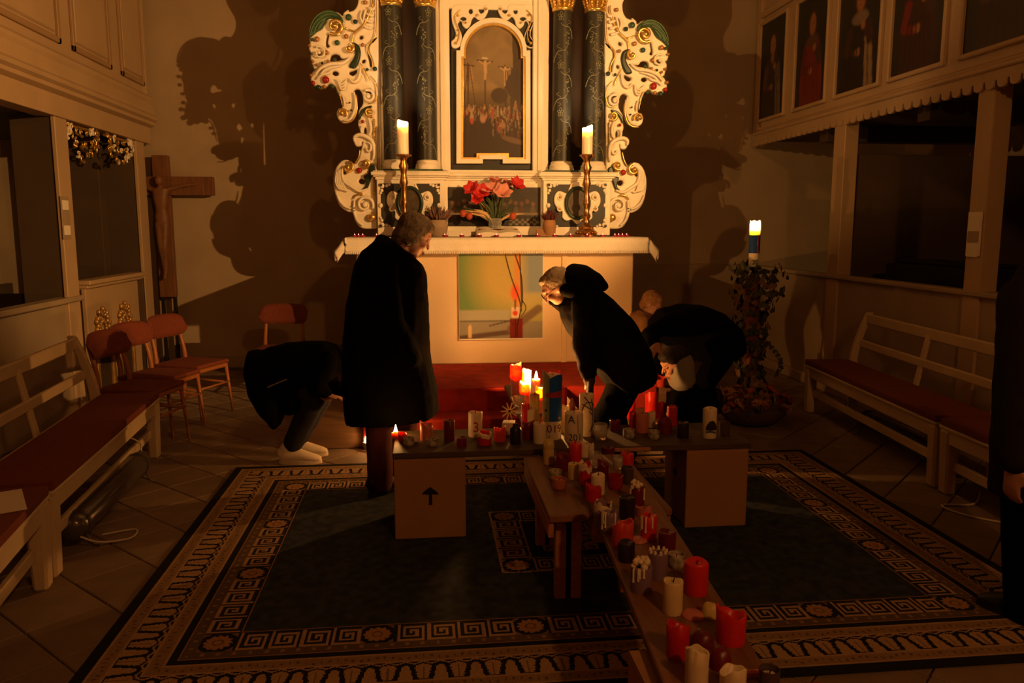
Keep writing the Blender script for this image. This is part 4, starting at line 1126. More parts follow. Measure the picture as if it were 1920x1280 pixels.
def cushion(label, L, bench):
    m = MB(); nx, ny = 24, 8
    D = .425
    c = MB().box(.012, .0, .4055, L - .012, D - .06, .448).build('seat_cushion', M_darkred, None, .014, seg=2)
    smoothed(c, 50); c.matrix_world = Matrix.Translation(bench.location) @ Matrix.Rotation(bench.rotation_euler[2], 4, 'Z')
    tag(c, label, 'cushion', 'red bench cushions')
    return c
R_ = math.radians
b1 = make_bench('cream slatted bench beside the three red chairs', 2.0, (-1.628, 3.56, 0), R_(94.9))
cushion('long red cushion on the bench beside the three chairs', 2.0, b1)
b2 = make_bench('cream bench with a paper on it, nearest on the left', 1.9, (-1.33, 1.66, 0), R_(99.0))
cushion('red cushion with a white paper on it, nearest on the left', 1.9, b2)
b3 = make_bench('cream slatted bench along the right parapet, farther one', 2.06, (3.175, 6.36, 0), R_(-95.3))
cushion('long red cushion on the farther right bench', 2.06, b3)
b4 = make_bench('cream bench partly behind the dark figure at the right edge', 1.9, (2.985, 4.28, 0), R_(-94))
cushion('red cushion on the near right bench behind the dark figure', 1.9, b4)
pp = MB().box(-.09, -.15, .450, .09, .15, .4515).build('song_sheet', M_paper, None); pp.location = (-1.72, 3.30, 0); pp.rotation_euler = (0, 0, .5)
tag(pp, 'white sheet of paper lying on the near left cushion', 'paper')

# ------------------------------------------------------------------ chairs
def make_chair(label, loc, rz):
    c = thing('chair', label, 'chair', loc, rz, 'red upholstered wooden chairs')   # faces +X
    for sx, sy in ((1, 1), (1, -1)):
        MB().tube([(.19, .185 * sy, .42), (.225, .205 * sy, 0.0)], [.016, .009], 10).build('leg', M_chairwood, c, smooth=True)
    for sy in (1, -1):
        pts = catmull([(-.255, .17 * sy, 0), (-.215, .175 * sy, .25), (-.20, .178 * sy, .43), (-.215, .172 * sy, .58), (-.265, .165 * sy, .76)], 4, False)
        MB().tube(pts, [.012, .013, .015, .017, .018, .019, .02, .02, .02, .019, .018, .018, .017, .016, .015, .014, .013][:len(pts)], 10).build('leg', M_chairwood, c, smooth=True)
    MB().box(-.20, -.195, .385, .205, .195, .42).build('seat_frame', M_chairwood, c, .008)
    sides = MB()
    for sy in (1, -1): MB().tube([(-.205, .178 * sy, .27), (.205, .195 * sy, .25)], .010, 8).build('stretcher', M_chairwood, c, smooth=True)
    MB().tube([(.212, -.197, .26), (.212, .197, .26)], .009, 8).build('stretcher', M_chairwood, c, smooth=True)
    # padded seat
    vs = []; n = 16; rows = 4
    seat = MB().box(-.215, -.205, .42, .215, .205, .452).build('seat', M_darkred, c, .016, seg=3); smoothed(seat, 60)
    # curved backrest, ends rounded
    nu, nv = 18, 7
    for side in (0, 1):
        for i in range(nu + 1):
            u = i / nu * 2 - 1
            hh = .085 * (1 - abs(u) ** 9) ** .5 if abs(u) < 1 else 0.012
            hh = max(hh, .03)
            for j in range(nv + 1):
                v = j / nv * 2 - 1
                y = u * .225; z = .735 + v * hh + (0.012 * (1 - u * u) if v > 0 else -.01 * (1 - u * u))
                x = -.268 + .055 * u * u - .02 * v + (0.0 if side else .026 * (1 - abs(v) ** 6) ** .3 * (1 - abs(u) ** 8) ** .3)
                vs.append((x, y, z))
    N = (nu + 1) * (nv + 1); fs = []
    for s in (0, 1):
        for i in range(nu):
            for j in range(nv):
                a = s * N + i * (nv + 1) + j; q = (a, a + nv + 1, a + nv + 2, a + 1)
                fs.append(q if s == 0 else q[::-1])
    def rim(i, j): return i * (nv + 1) + j
    ed = [(rim(i, 0), rim(i + 1, 0)) for i in range(nu)] + [(rim(nu, j), rim(nu, j + 1)) for j in range(nv)] + [(rim(i, nv), rim(i - 1, nv)) for i in range(nu, 0, -1)] + [(rim(0, j), rim(0, j - 1)) for j in range(nv, 0, -1)]
    fs += [(a, a + N, b + N, b) for a, b in ed]
    m = MB().add(vs, fs); smoothed(m.build('backrest', M_darkred, c), 60)
    return c
make_chair('red padded chair nearest the crucifix, farthest of the three in a row', (-1.925, 6.765, 0), R_(-22))
make_chair('red padded chair, middle one of the three in a row', (-2.017, 6.255, 0), R_(-18))
make_chair('red padded chair next to the end of the left bench', (-1.998, 5.78, 0), R_(-14))
make_chair('red padded chair standing alone by the chancel wall behind the crouching person', (-1.34, 7.45, 0), R_(-94))

# ------------------------------------------------------------------ tube heaters under the benches
def heater(label, p0, p1, cable):
    p0, p1 = Vector(p0), Vector(p1)
    h = thing('tube_heater', label, 'heater', ((p0.x + p1.x) / 2, (p0.y + p1.y) / 2, 0)); o = h.location
    d = (p1 - p0).normalized(); r = .068
    pts = [p0 - d * .02, p0 - d * .01, p0, p0 + d * .03, p1 - d * .03, p1, p1 + d * .01, p1 + d * .02]
    smoothed(MB(o).tube(pts, [.02, .045, .06, r, r, .06, .045, .02], 20).build('tube', M_steel, h), 60)
    for t in (.06, .94):
        q = p0.lerp(p1, t); smoothed(MB(o).tube([q - d * .015, q + d * .015], r + .004, 20).build('end_band', M_steel, h), 60)
        a = d.cross(Vector((0, 0, 1)))
        MB(o).tube([q + a * .10 + Vector((0, 0, .008 - q.z)), q + a * .075 + Vector((0, 0, .012 - q.z)), q + a * .045 - Vector((0, 0, .05)), q - a * .045 - Vector((0, 0, .05)), q - a * .075 + Vector((0, 0, .012 - q.z)), q - a * .10 + Vector((0, 0, .008 - q.z))], .007, 6).build('foot', M_steel, h, smooth=True)
    if cable:
        MB(o).tube(catmull([p0 + Vector((0.05, -.02, -.03)), p0 + Vector((.12, .03, -.08)), p0 + Vector((.22, .14, -.108)), p0 + Vector((.20, .26, -.108)), p0 + Vector((.06, .20, -.108))], 6, False), .005, 6).build('cable', M_cable, h, smooth=True)
        MB(o).tube(catmull([p1 + Vector((.0, .02, .06)), p1 + Vector((-.03, .08, .10)), p1 + Vector((-.12, .02, .15)), p1 + Vector((-.2, -.1, .06))], 6, False), .005, 6).build('cable', M_cable, h, smooth=True)
heater('grey tube heater with white cable under the left bench', (-1.70, 3.86, .12), (-1.76, 5.0, .12), True)
heater('grey tube heater under the farther right bench', (3.30, 5.6, .12), (3.18, 4.45, .12), False)
cb = MB().tube(catmull([(3.22, 4.20, .006), (3.05, 4.02, .006), (2.86, 4.02, .006), (2.9, 3.85, .006), (3.1, 3.7, .006), (3.4, 3.72, .006)], 8, False), .006, 6).build('cable_loop', M_cable, None, smooth=True)
tag(cb, 'pale cable lying on the floor by the right bench leg', 'cable')

# ------------------------------------------------------------------ standing crucifix by the chancel wall
YC = 8.98
cf = thing('crucifix', 'large dark wooden crucifix standing left by the chancel wall', 'crucifix', (-2.60, YC, 0)); o = cf.location
def cxp(px, py): return AY(px, py, YC)
t0, t1 = cxp(285, 291), cxp(316, 565)
MB(o).box(t0.x + .0, YC - .03, .80, cxp(316, 300).x, YC + .05, t0.z).build('upright_beam', M_crosswood, cf, .005)
MB(o).box(t0.x - .38, YC - .035, cxp(300, 366).z, cxp(400, 330).x, YC + .045, cxp(300, 331).z).build('cross_beam', M_crosswood, cf, .005)
xm = (t0.x + cxp(316, 300).x) / 2
for s in (-.062, .062): MB(o).bar((xm + s, YC + .01, 0), (xm + s, YC + .01, .82), .035, .035).build('stand_leg', M_darkiron, cf, .003)
MB(o).box(xm - .12, YC - .16, 0, xm + .12, YC + .08, .03).build('foot_plate', M_darkiron, cf, .004)
zc = cxp(300, 345).z
body('corpus', [('e', (xm - .0 - o.x, YC - .10 - o.y, zc + .03 - o.z), (.042, .045, .055)), ('c', (xm - o.x, YC - .075 - o.y, zc - .02), (xm - o.x, YC - .075 - o.y, zc - .08), .028, .04),
     ('l', [(xm - o.x, YC - .07 - o.y, zc - .05, .085, .05), (xm - o.x, YC - .08 - o.y, zc - .15, .075, .05), (xm - o.x, YC - .075 - o.y, zc - .27, .055, .042), (xm - o.x, YC - .07 - o.y, zc - .34, .07, .048), (xm + .005 - o.x, YC - .075 - o.y, zc - .44, .06, .05)], (1, 0, 0)),
     ('c', (xm - .03 - o.x, YC - .08 - o.y, zc - .42), (xm - .012 - o.x, YC - .11 - o.y, zc - .66), .045, .034), ('c', (xm + .03 - o.x, YC - .08 - o.y, zc - .42), (xm + .02 - o.x, YC - .11 - o.y, zc - .66), .045, .034),
     ('c', (xm - .012 - o.x, YC - .11 - o.y, zc - .66), (xm - .0 - o.x, YC - .06 - o.y, zc - .92), .034, .022), ('c', (xm + .02 - o.x, YC - .11 - o.y, zc - .66), (xm + .006 - o.x, YC - .065 - o.y, zc - .92), .034, .022),
     ('c', (xm - .0 - o.x, YC - .06 - o.y, zc - .92), (xm - .0 - o.x, YC - .10 - o.y, zc - .99), .022, .018),
     ('c', (xm - .08 - o.x, YC - .07 - o.y, zc - .06), (xm - .22 - o.x, YC - .055 - o.y, zc - .02), .028, .021), ('c', (xm - .22 - o.x, YC - .055 - o.y, zc - .02), (xm - .36 - o.x, YC - .05 - o.y, zc + .0), .021, .015),
     ('c', (xm + .08 - o.x, YC - .07 - o.y, zc - .06), (xm + .22 - o.x, YC - .055 - o.y, zc - .02), .028, .021), ('c', (xm + .22 - o.x, YC - .055 - o.y, zc - .02), (xm + .36 - o.x, YC - .05 - o.y, zc + .0), .021, .015)],
     M_corpus, cf, .010, 3)

# ------------------------------------------------------------------ cardboard boxes carrying the planks
def carton(label, x0, x1, y0, y1, h, arrow=None, hole=False):
    b = thing('cardboard_box', label, 'box', ((x0 + x1) / 2, (y0 + y1) / 2, .0095)); o = b.location
    MB(o).box(x0, y0, .0095, x1, y1, h).build('carton', M_card, b, .004)
    MB(o).box(x0 + .002, y0 + .002, h, x1 - .002, (y0 + y1) / 2 - .002, h + .004).build('flap', M_card, b)
    MB(o).box(x0 + .002, (y0 + y1) / 2 + .002, h, x1 - .002, y1 - .002, h + .004).build('flap', M_card, b)
    if arrow:
        ax_, az_ = arrow; s = .046
        pts = [(-.18, -1.05), (.20, -1.05), (.17, .15), (.9, .1), (.75, .38), (.45, .62), (0, .98), (-.45, .68), (-.75, .42), (-.9, .2), (-.15, .12)]
        a = relief('arrow_print', [[(ax_ + p * s, az_ + q * s) for p, q in pts]], y0 - .0016, .0016, M_black, b, .0003, False, off=o)
    if hole:
        MB(o).lathe([(.0, 0), (.022, .0005)], 14, (x0 - .0008, (y0 + y1) / 2, h * .62), sx=.8, sy=1.6, rot=Matrix(((0, 0, -1), (0, 1, 0), (1, 0, 0)))).build('hand_hole', M_black, b)
    return b
ap = AY(807, 929, 3.84)
carton('cardboard box with a black arrow under the left end of the cross plank', -.166, .186, 3.84, 4.22, .415, (ap.x, ap.z))
carton('plain cardboard box under the right end of the cross plank', 1.315, 1.642, 3.835, 4.2, .415, None, True)
carton('cardboard box under the near end of the long plank', .535, .83, 1.45, 1.99, .405)

# ------------------------------------------------------------------ planks and low benches forming a cross
def plank(label, mb_, m, name='plank', bev=.004): return tag(mb_.build(name, m, None, bev), label, 'plank', 'planks laid in a cross')
plank('wide dark plank lying crosswise on two cardboard boxes', MB().box(-.172, 3.845, .42, 1.66, 4.29, .45), M_plankx)
lp = MB()
q0, q1 = (.70, 3.72), (.545, 1.50); wdt = .275
lp.add([(q0[0], q0[1], .42), (q0[0] + wdt, q0[1] - .0, .42), (q1[0] + wdt, q1[1], .42), (q1[0], q1[1], .42), (q0[0], q0[1], .45), (q0[0] + wdt, q0[1], .45), (q1[0] + wdt, q1[1], .45), (q1[0], q1[1], .45)],
       [(0, 1, 2, 3), (7, 6, 5, 4), (0, 4, 5, 1), (1, 5, 6, 2), (2, 6, 7, 3), (3, 7, 4, 0)])
plank('long brown plank full of burnt candles running towards the viewer', lp, M_plank)
plank('short board behind the cross plank carrying the burning candles', MB().box(.545, 4.31, .42, .92, 5.50, .45), M_plankx)
lb = AZ(1170, 838, .43)
o = MB().box(AZ(1127, 840, .43).x, 3.825, .4285, AZ(1216, 840, .43).x, 3.842, .4455).build('wooden_lath', M_benchwood, None, .002); tag(o, 'thin orange lath along the front of the cross plank', 'lath')
def low_bench(label, x0, x1, y0, y1, zt):
    b = thing('low_bench', label, 'bench', ((x0 + x1) / 2, (y0 + y1) / 2, .0095)); o = b.location
    MB(o).box(x0, y0, zt - .03, x1, y1, zt).build('seat_board', M_plank, b, .004)
    MB(o).box(x0 + .0, y0 + .02, zt - .10, x0 + .022, y1 - .02, zt - .03).build('side_apron', M_benchwood, b, .003)
    MB(o).box(x1 - .022, y0 + .02, zt - .10, x1, y1 - .02, zt - .03).build('side_apron', M_benchwood, b, .003)
    for y in (y0 + .13, y1 - .13):
        MB(o).box(x0 + .045, y - .015, .0095, x0 + .115, y + .03, zt - .03).build('leg', M_benchwood, b, .004)
        MB(o).box(x1 - .115, y - .015, .0095, x1 - .045, y + .03, zt - .03).build('leg', M_benchwood, b, .004)
    MB(o).box(x0 + .115, y0 + .145, .09, x1 - .115, y0 + .17, .15).build('stretcher', M_benchwood, b, .003)
    return b
low_bench('low wooden bench with orange edge under the left side of the long plank', .475, .675, 3.0, 3.83, .418)
low_bench('low wooden bench under the right side of the long plank', .76, .985, 3.03, 3.83, .418)
low_bench('low wooden bench under the board with burning candles', .60, .88, 4.34, 5.45, .418)

# ------------------------------------------------------------------ candles
WAX = {
 'red': (.50, .012, .008), 'bright': (.62, .018, .010), 'orange': (.58, .050, .018), 'dark': (.16, .008, .008), 'wine': (.13, .010, .016), 'white': (.74, .62, .44), 'cream': (.68, .52, .28),
 'yellow': (.60, .44, .14), 'pink': (.52, .16, .12), 'purple': (.20, .12, .18), 'black': (.022, .008, .014), 'navy': (.014, .014, .030), 'terra': (.32, .08, .035), 'ivory': (.70, .56, .36)}
def wax(c): return mat('wax_' + c, WAX[c], .38, sss=.35 if c not in ('black', 'navy', 'purple') else .1, spec=.4, noise=.12, nscale=25)
M_drip = mat('wax_drips', (.72, .56, .38), .45, sss=.3)
M_blueband = mat('blue_wax_relief', (.012, .085, .40), .4)
M_yelband = mat('yellow_green_wax_relief', (.22, .20, .06), .4)
M_redband = mat('red_wax_relief', (.34, .03, .02), .4)
M_alu = mat('tin_cup', (.5, .46, .4), .35, metal=.8)
M_pattern = mat('painted_glass', (.50, .44, .34), .25, noise=.7, nscale=45, col2=(.14, .10, .07), spec=.5)
GROUPN = 'candles on the plank cross'
def candle(px, base, wd, top, col, style, z, label, group=GROUPN, lit=False, extra=None):
    """px, base and top lines and width measured in the photograph; z the surface it stands on"""
    p = AZ(px, base, z); p.y += 0
    pxm = FPX / (p.y * math.cos(PS) + p.x * math.sin(PS))    # pixels per metre at that depth
    r = wd / 2 / pxm
    c = Vector((p.x, p.y + r * .75, z))
    h = max((base - top) / pxm * 1.0 - (0.20 * r), .012)
    rnd = random.Random(int(px * 7 + base))
    m = wax(col) if col in WAX else None
    root = thing('candle' if style not in ('tea', 'glass') else 'candle_glass', label, 'candle' if style not in ('tea', 'glass') else 'candle glass', c, rnd.uniform(-.4, .4) if style != 'text' else 0, group)
    ph = [rnd.uniform(0, 6.28) for _ in range(4)]
    well = .55
    if style in ('pillar', 'text'):
        am = .05 * r
        dz = lambda i, a: (am * math.sin(2 * a + ph[0]) + am * math.sin(3 * a + ph[1])) if i in (4, 5, 6) else 0
        prof = [(r * .96, 0), (r, .004), (r, h * .5), (r, h - r * .16), (r * .97, h - r * .05), (r * .86, h), (r * .72, h - r * .08), (r * .45, h - r * .22), (0, h - r * .25)]
        b = MB().lathe(prof, 24, dz=dz)
    elif style == 'sunk':      # burnt down with a ragged, sloping rim
        am = min(.38 * r, h * .30)
        def dz(i, a):
            if i in (4, 5, 6): return am * (.8 * math.cos(a - ph[0]) + .45 * math.sin(2 * a + ph[1]) + .22 * math.sin(5 * a + ph[2]))
            return 0
        prof = [(r * .97, 0), (r, .004), (r, h * .4), (r * 1.01, h * .62), (r * 1.03, h - am * .6), (r * .97, h - am * .5), (r * .86, h - am * .62), (r * .74, h * .62), (r * .40, h * .52), (0, h * .50)]
        b = MB().lathe(prof, 28, dz=dz)
    elif style == 'dome':      # half melted, waisted
        prof = [(r * .95, 0), (r, .005), (r * .97, h * .35), (r * 1.0, h * .52), (r * .88, h * .60), (r * 1.02, h * .68), (r * 1.0, h * .82), (r * .75, h * .95), (r * .35, h), (0, h)]
        b = MB().lathe(prof, 22)
    elif style == 'heap':      # collapsed wax
        def dz(i, a): return h * .07 * math.sin(2 * a + ph[0]) * (i in (2, 3, 4)) + h * .04 * math.sin(5 * a + ph[1]) * (i in (2, 3))
        prof = [(r * 1.05, 0), (r * 1.08, h * .12), (r * .98, h * .45), (r * .80, h * .75), (r * .50, h * .94), (r * .2, h), (0, h * .98)]
        b = MB().lathe(prof, 22, dz=dz)
    elif style == 'square':
        b = MB().box(-r, -r, 0, r, r, h)
    elif style == 'bottle':
        b = MB().lathe([(r * .95, 0), (r, .005), (r, h * .68), (r * .9, h * .76), (r * .5, h * .84), (r * .42, h * .98), (r * .3, h), (0, h)], 20)
    elif style in ('tea', 'glass'):
        b = MB().lathe([(r * .82, 0), (r * .9, .003), (r, h * .35), (r, h), (r * .93, h), (r * .92, h * .4), (r * .8, .012), (0, .012)], 22)
    if style == 'square': o = b.build('wax_body', m, root, r * .12)
    elif style in ('tea', 'glass'):
        gm = {'white': M_pattern, 'red': mat('red_glass', (.45, .02, .015), .12, trans=.4), 'terra': mat('terracotta_glass', (.40, .12, .05), .3), 'clear': M_glass, 'dark': mat('smoked_glass', (.10, .06, .05), .12, trans=.3)}[col if col in ('white', 'red', 'terra', 'clear', 'dark') else 'white']
        o = smoothed(b.build('glass_cup', gm, root), 50)
        hw = h * (.72 if style == 'tea' else .45)
        MB().lathe([(r * .80, .013), (r * .86, hw * .5), (r * .88, hw), (r * .7, hw + .001), (0, hw - .001)], 18).build('wax_fill', wax('ivory' if col != 'red' else 'white'), root, smooth=True)
    else: o = smoothed(b.build('wax_body', m, root), 60)
    zt = {'pillar': h - r * .25, 'text': h - r * .25, 'sunk': h * .50, 'dome': h, 'heap': h * .86, 'square': h, 'bottle': h, 'tea': h * .7, 'glass': h * .43}[style]
    if style == 'heap': pass
    elif not lit: MB().tube([(0, 0, zt - .002), (.001, 0, zt + .008), (.004, .001, zt + .013)], .0016, 6).build('wick', M_wick, root)
    else:
        MB().tube([(0, 0, zt - .002), (.001, 0, zt + .010)], .0016, 6).build('wick', M_wick, root)
        fm = M_flame if lit is True else M_flame_low
        MB().lathe([(.0, .004), (.006, .009), (.0088, .017), (.0075, .029), (.0042, .041), (.0012, .052), (0, .055)], 12, (0, 0, zt)).build('flame', fm, root, smooth=True)
    if extra == 'whitetop':    # torn pale wax shell standing over the coloured body
        dzf = lambda i, a: (h * .10 * math.sin(3 * a + ph[0]) + h * .07 * math.sin(7 * a + ph[1])) if i in (0, 2, 3) else 0
        smoothed(MB().lathe([(r * 1.03, h * .66), (r * 1.035, h * .85), (r * 1.02, h), (r * .9, h), (r * .86, h * .8), (r * .6, h * .7), (0, h * .68)], 26, dz=dzf).build('pale_wax_rim', M_drip, root), 60)
    if extra == 'crumbs':      # heaps of white wax crumbs and runs
        w_ = MB()
        for k in range(22):
            a = rnd.uniform(0, 6.28); q = r * .85 * math.sqrt(rnd.random())
            w_.ball((q * math.cos(a), q * math.sin(a), h * 1.0 + rnd.uniform(-.01, .012) + (r - q) * .30), (rnd.uniform(.006, .013), rnd.uniform(.006, .013), rnd.uniform(.006, .014)), 0, 7, 5)
        smoothed(w_.build('wax_crumbs', M_drip, root), 80)['kind'] = 'stuff'
    if extra in ('drips', 'crumbs'):
        for k in range(4):
            a = rnd.uniform(3.4, 6.0); L = h * rnd.uniform(.3, .85)
            smoothed(MB().tube([(r * .85 * math.cos(a), r * .85 * math.sin(a), h * .99), (r * 1.02 * math.cos(a), r * 1.02 * math.sin(a), h * .93), (r * 1.02 * math.cos(a), r * 1.02 * math.sin(a), h - L * .7), (r * 1.02 * math.cos(a), r * 1.02 * math.sin(a), h - L)], [.004, .0035, .003, .0045], 7).build('wax_run', M_drip, root), 80)
    if extra == 'spikes':
        for k in range(9):
            a = 6.28 * k / 9; smoothed(MB().tube([(r * .8 * math.cos(a), r * .8 * math.sin(a), h * .93), (r * .84 * math.cos(a), r * .84 * math.sin(a), h * 1.1)], [.006, .004], 7).build('pale_wax_stub', M_drip, root), 80)
    return root, r, h
ZX = .45
C = candle
# --- on the cross plank, left arm
C(766, 836, 22, 819, 'white', 'tea', ZX, 'pale patterned tealight glass at the left end of the cross plank')
C(811, 837, 22, 821, 'white', 'tea', ZX, 'pale patterned tealight glass before the pink candle')
C(800, 827, 25, 789, 'pink', 'sunk', ZX, 'pink candle with a ragged hollow rim on the left arm')
C(843, 827, 21, 785, 'wine', 'pillar', ZX, 'dark red pillar candle left of the white candle with numeral')
C(865, 838, 22, 818, 'dark', 'pillar', ZX, 'short dark red candle at the plank edge above the arrow box')
r3 = C(892, 820, 27, 769, 'white', 'text', ZX, 'white candle with a red numeral 3')
C(909, 835, 28, 810, 'red', 'sunk', ZX, 'low red candle with a torn white rim right of the numeral candle', extra='whitetop')
C(938, 828, 23, 797, 'orange', 'sunk', ZX, 'orange-red candle between white rim candle and dark bottle-shaped one')
C(955, 816, 24, 788, 'white', 'square', ZX, 'white square candle behind the dark bottle-shaped one')
C(967, 833, 21, 791, 'navy', 'bottle', ZX, 'nearly black bottle-shaped candle on the left arm')
C(991, 824, 24, 786, 'dark', 'sunk', ZX, 'dark red candle right of the bottle-shaped one')
C(1013, 832, 25, 790, 'white', 'text', ZX, 'white candle with faint dark marks left of the blue candle')
rb = C(1037, 824, 36, 694, 'white', 'text', ZX, 'tall white candle with blue and yellow wax bands and the year 2019')
C(1060, 812, 17, 757, 'cream', 'pillar', ZX, 'cream candle just right of the blue banded candle')
ra = C(1078, 829, 36, 768, 'white', 'text', ZX, 'broad white candle with a letter A and painted year')
rth = C(1101, 818, 28, 733, 'white', 'text', ZX, 'tall white candle with a dark painted twig')
C(1128, 825, 26, 792, 'clear', 'glass', ZX, 'clear glass with half-burnt candle beside the twig candle')
C(1155, 809, 21, 786, 'wine', 'pillar', ZX, 'short wine-red candle left of the mosaic glass')
C(1181, 822, 23, 803, 'white', 'tea', ZX, 'mosaic tealight glass on the right arm')
C(1206, 812, 25, 771, 'pink', 'pillar', ZX, 'dusty pink pillar candle on the right arm')
C(1223, 802, 14, 770, 'white', 'pillar', ZX, 'slim white candle behind the pink pillar')
C(1228, 824, 23, 806, 'white', 'tea', ZX, 'low pale tealight bowl before the pink pillar')
C(1249, 813, 27, 783, 'dark', 'sunk', ZX, 'broad dark red hollow candle on the right arm')
C(1262, 798, 20, 759, 'red', 'pillar', ZX, 'red pillar candle behind the broad dark red one')
C(1283, 822, 22, 789, 'black', 'pillar', ZX, 'dark purple pillar candle near the right end')
C(1187, 805, 13, 769, 'bright', 'pillar', ZX, 'slim bright red candle left of the pink pillar')
rd_ = C(1333, 822, 27, 761, 'white', 'text', ZX, 'white candle with a dark painted arch near the right end')
C(1361, 819, 22, 790, 'dark', 'glass', ZX, 'small dark glass at the right end of the cross plank')
C(1143, 852, 25, 836, 'wine', 'pillar', ZX - .03, 'short wine-red candle on the low bench just below the cross plank edge')
# painted marks
def polar(rt_, r, pts, wd_, m, name):
    g = MB()
    g.tube([((r + .0004) * math.cos(-math.pi / 2 + a), (r + .0004) * math.sin(-math.pi / 2 + a), z) for a, z in pts], wd_, 5)
    return g.build(name, m, rt_)
def marks(root, r, txt, size, z, m, ang=0.0): wrap_text(txt, size, (0, 0), r, z, -math.pi / 2 + ang, m, root, 'painted_numeral')
M_mark = mat('dark_red_paint', (.12, .012, .010), .5); M_ink = mat('dark_paint', (.035, .022, .018), .6)
marks(r3[0], r3[1], '3', .075, r3[2] * .42, mat('red_paint', (.36, .015, .012), .5), .02)
marks(rb[0], rb[1], '2019', .058, rb[2] * .17, M_mark, -.15)
marks(ra[0], ra[1], 'A', .058, ra[2] * .78, M_ink, -.45); marks(ra[0], ra[1], '201', .05, ra[2] * .17, M_ink, .0)
polar(ra[0], ra[1], [(.22, ra[2] * .95), (.26, ra[2] * .6), (.30, ra[2] * .3)], .0016, M_mark, 'painted_line')
tw_ = MB()
for a_, pts in enumerate(([(-.9, .60), (-.3, .80), (.4, .82), (1.0, .74)], [(-.5, .95), (.1, .82), (.5, .66)], [(-.8, .78), (0, .70), (.7, .62)], [(.5, .90), (.75, .6), (.7, .25), (.3, .12)], [(.2, .62), (.6, .52)])):
    tw_.tube([((rth[1] + .0006) * math.cos(-math.pi / 2 + a), (rth[1] + .0006) * math.sin(-math.pi / 2 + a), z * rth[2]) for a, z in catmull(pts, 4, False)], .0028, 5)
tw_.build('painted_twig', M_ink, rth[0])['kind'] = 'stuff'
ar = MB(); rr = rd_[1]
for k in range(9):
    x = -.75 + 1.5 * k / 8; hh = .62 - .32 * abs(x) ** 2
    ar.tube([((rr + .0003) * math.cos(-math.pi / 2 + x), (rr + .0003) * math.sin(-math.pi / 2 + x), rd_[2] * t) for t in (.30, hh * .8, hh)], [.005, .0045, .003], 5)
ar.build('painted_arch', M_ink, rd_[0])['kind'] = 'stuff'
polar(rd_[0], rr, [(-.8, rd_[2] * .22), (-.2, rd_[2] * .26), (.6, rd_[2] * .2)], .006, mat('blue_paint', (.05, .09, .16), .5), 'painted_band')
# blue and yellow wax relief on the tall candle
R1, H1 = rb[1], rb[2]
def shell(root, r, a0, a1, z0, z1, m, name, t=.003, top=None):
    vs = []; n = 12
    for rr_ in (r - .001, r + t):
        for i in range(n + 1):
            a = -math.pi / 2 + a0 + (a1 - a0) * i / n
            zz = z1 + (top(i / n) if top else 0)
            vs += [(rr_ * math.cos(a), rr_ * math.sin(a), z0), (rr_ * math.cos(a), rr_ * math.sin(a), zz)]
    N = 2 * (n + 1); fs = []
    for i in range(n):
        a = 2 * i
        fs += [(N + a, N + a + 2, N + a + 3, N + a + 1), (a + 1, a + 3, a + 2, a), (a + 1, N + a + 1, N + a + 3, a + 3), (a, a + 2, N + a + 2, N + a)]
    fs += [(0, N, N + 1, 1), (2 * n + 1, N + 2 * n + 1, N + 2 * n, 2 * n)]
    return MB().add(vs, fs).build(name, m, root)
shell(rb[0], R1, -.45, 1.7, H1 * .29, H1 * .985, M_blueband, 'blue_wax_band', top=lambda t: .02 * math.sin(t * 3.1) - .012)
shell(rb[0], R1, -1.9, -.45, H1 * .29, H1 * 1.01, M_yelband, 'green_wax_band', top=lambda t: .018 * math.sin(t * 3.1 + .6))
shell(rb[0], R1, -1.0, .9, H1 * .66, H1 * .715, M_redband, 'red_wax_band', .0045, top=lambda t: .018 * t)
for (a, z, rr_, mm) in ((-.78, .34, .007, M_redband), (-.75, .58, .006, M_yelband), (-.8, .46, .008, M_dkgreen), (.62, .335, .008, M_golddull)):
    smoothed(MB().ball(((R1 + .003) * math.cos(-math.pi / 2 + a), (R1 + .003) * math.sin(-math.pi / 2 + a), z * H1), (rr_, .004, rr_), 0, 8, 6).build('wax_appliqué'.replace('é', 'e'), mm, rb[0]), 80)
smoothed(MB().ball((R1 * .75, -R1 * .5, H1 * .93), (.014, .012, .014), 0, 10, 7).build('melted_edge', M_blueband, rb[0]), 80)

# --- the burning ones behind the cross plank
ZU = .45
L = 'candles burning before the altar'
C(968, 741, 21, 677, 'pink', 'sunk', ZU, 'tall pink-red burning candle, leftmost of the burning cluster', L, True)
C(988, 747, 17, 690, 'white', 'sunk', ZU, 'white burning candle right of the tall pink-red one', L, True)
C(984, 762, 19, 714, 'pink', 'sunk', ZU, 'short pink burning candle in front of the white burning one', L, True)
C(1006, 752, 15, 708, 'white', 'pillar', ZU, 'slim white candle with the tallest bare flame', L, True)
C(1012, 775, 14, 722, 'pink', 'sunk', ZU, 'small pink burning candle left of the blue banded candle', L, True)
C(1003, 792, 20, 735, 'yellow', 'pillar', ZU, 'ochre yellow pillar candle before the flames', L)
C(986, 806, 17, 754, 'red', 'pillar', ZU, 'red pillar candle behind the white square stubs', L)
C(996, 806, 21, 764, 'ivory', 'square', ZU, 'ivory square candle before the ochre pillar', L)
C(1041, 762, 20, 692, 'bright', 'sunk', ZU, 'tall red candle rising behind the blue banded candle', L)
C(1057, 782, 14, 722, 'red', 'pillar', ZU, 'red candle peeping out right of the blue banded candle', L)
C(1073, 790, 14, 744, 'terra', 'bottle', ZU, 'small red bottle-shaped candle left of the twig candle', L)
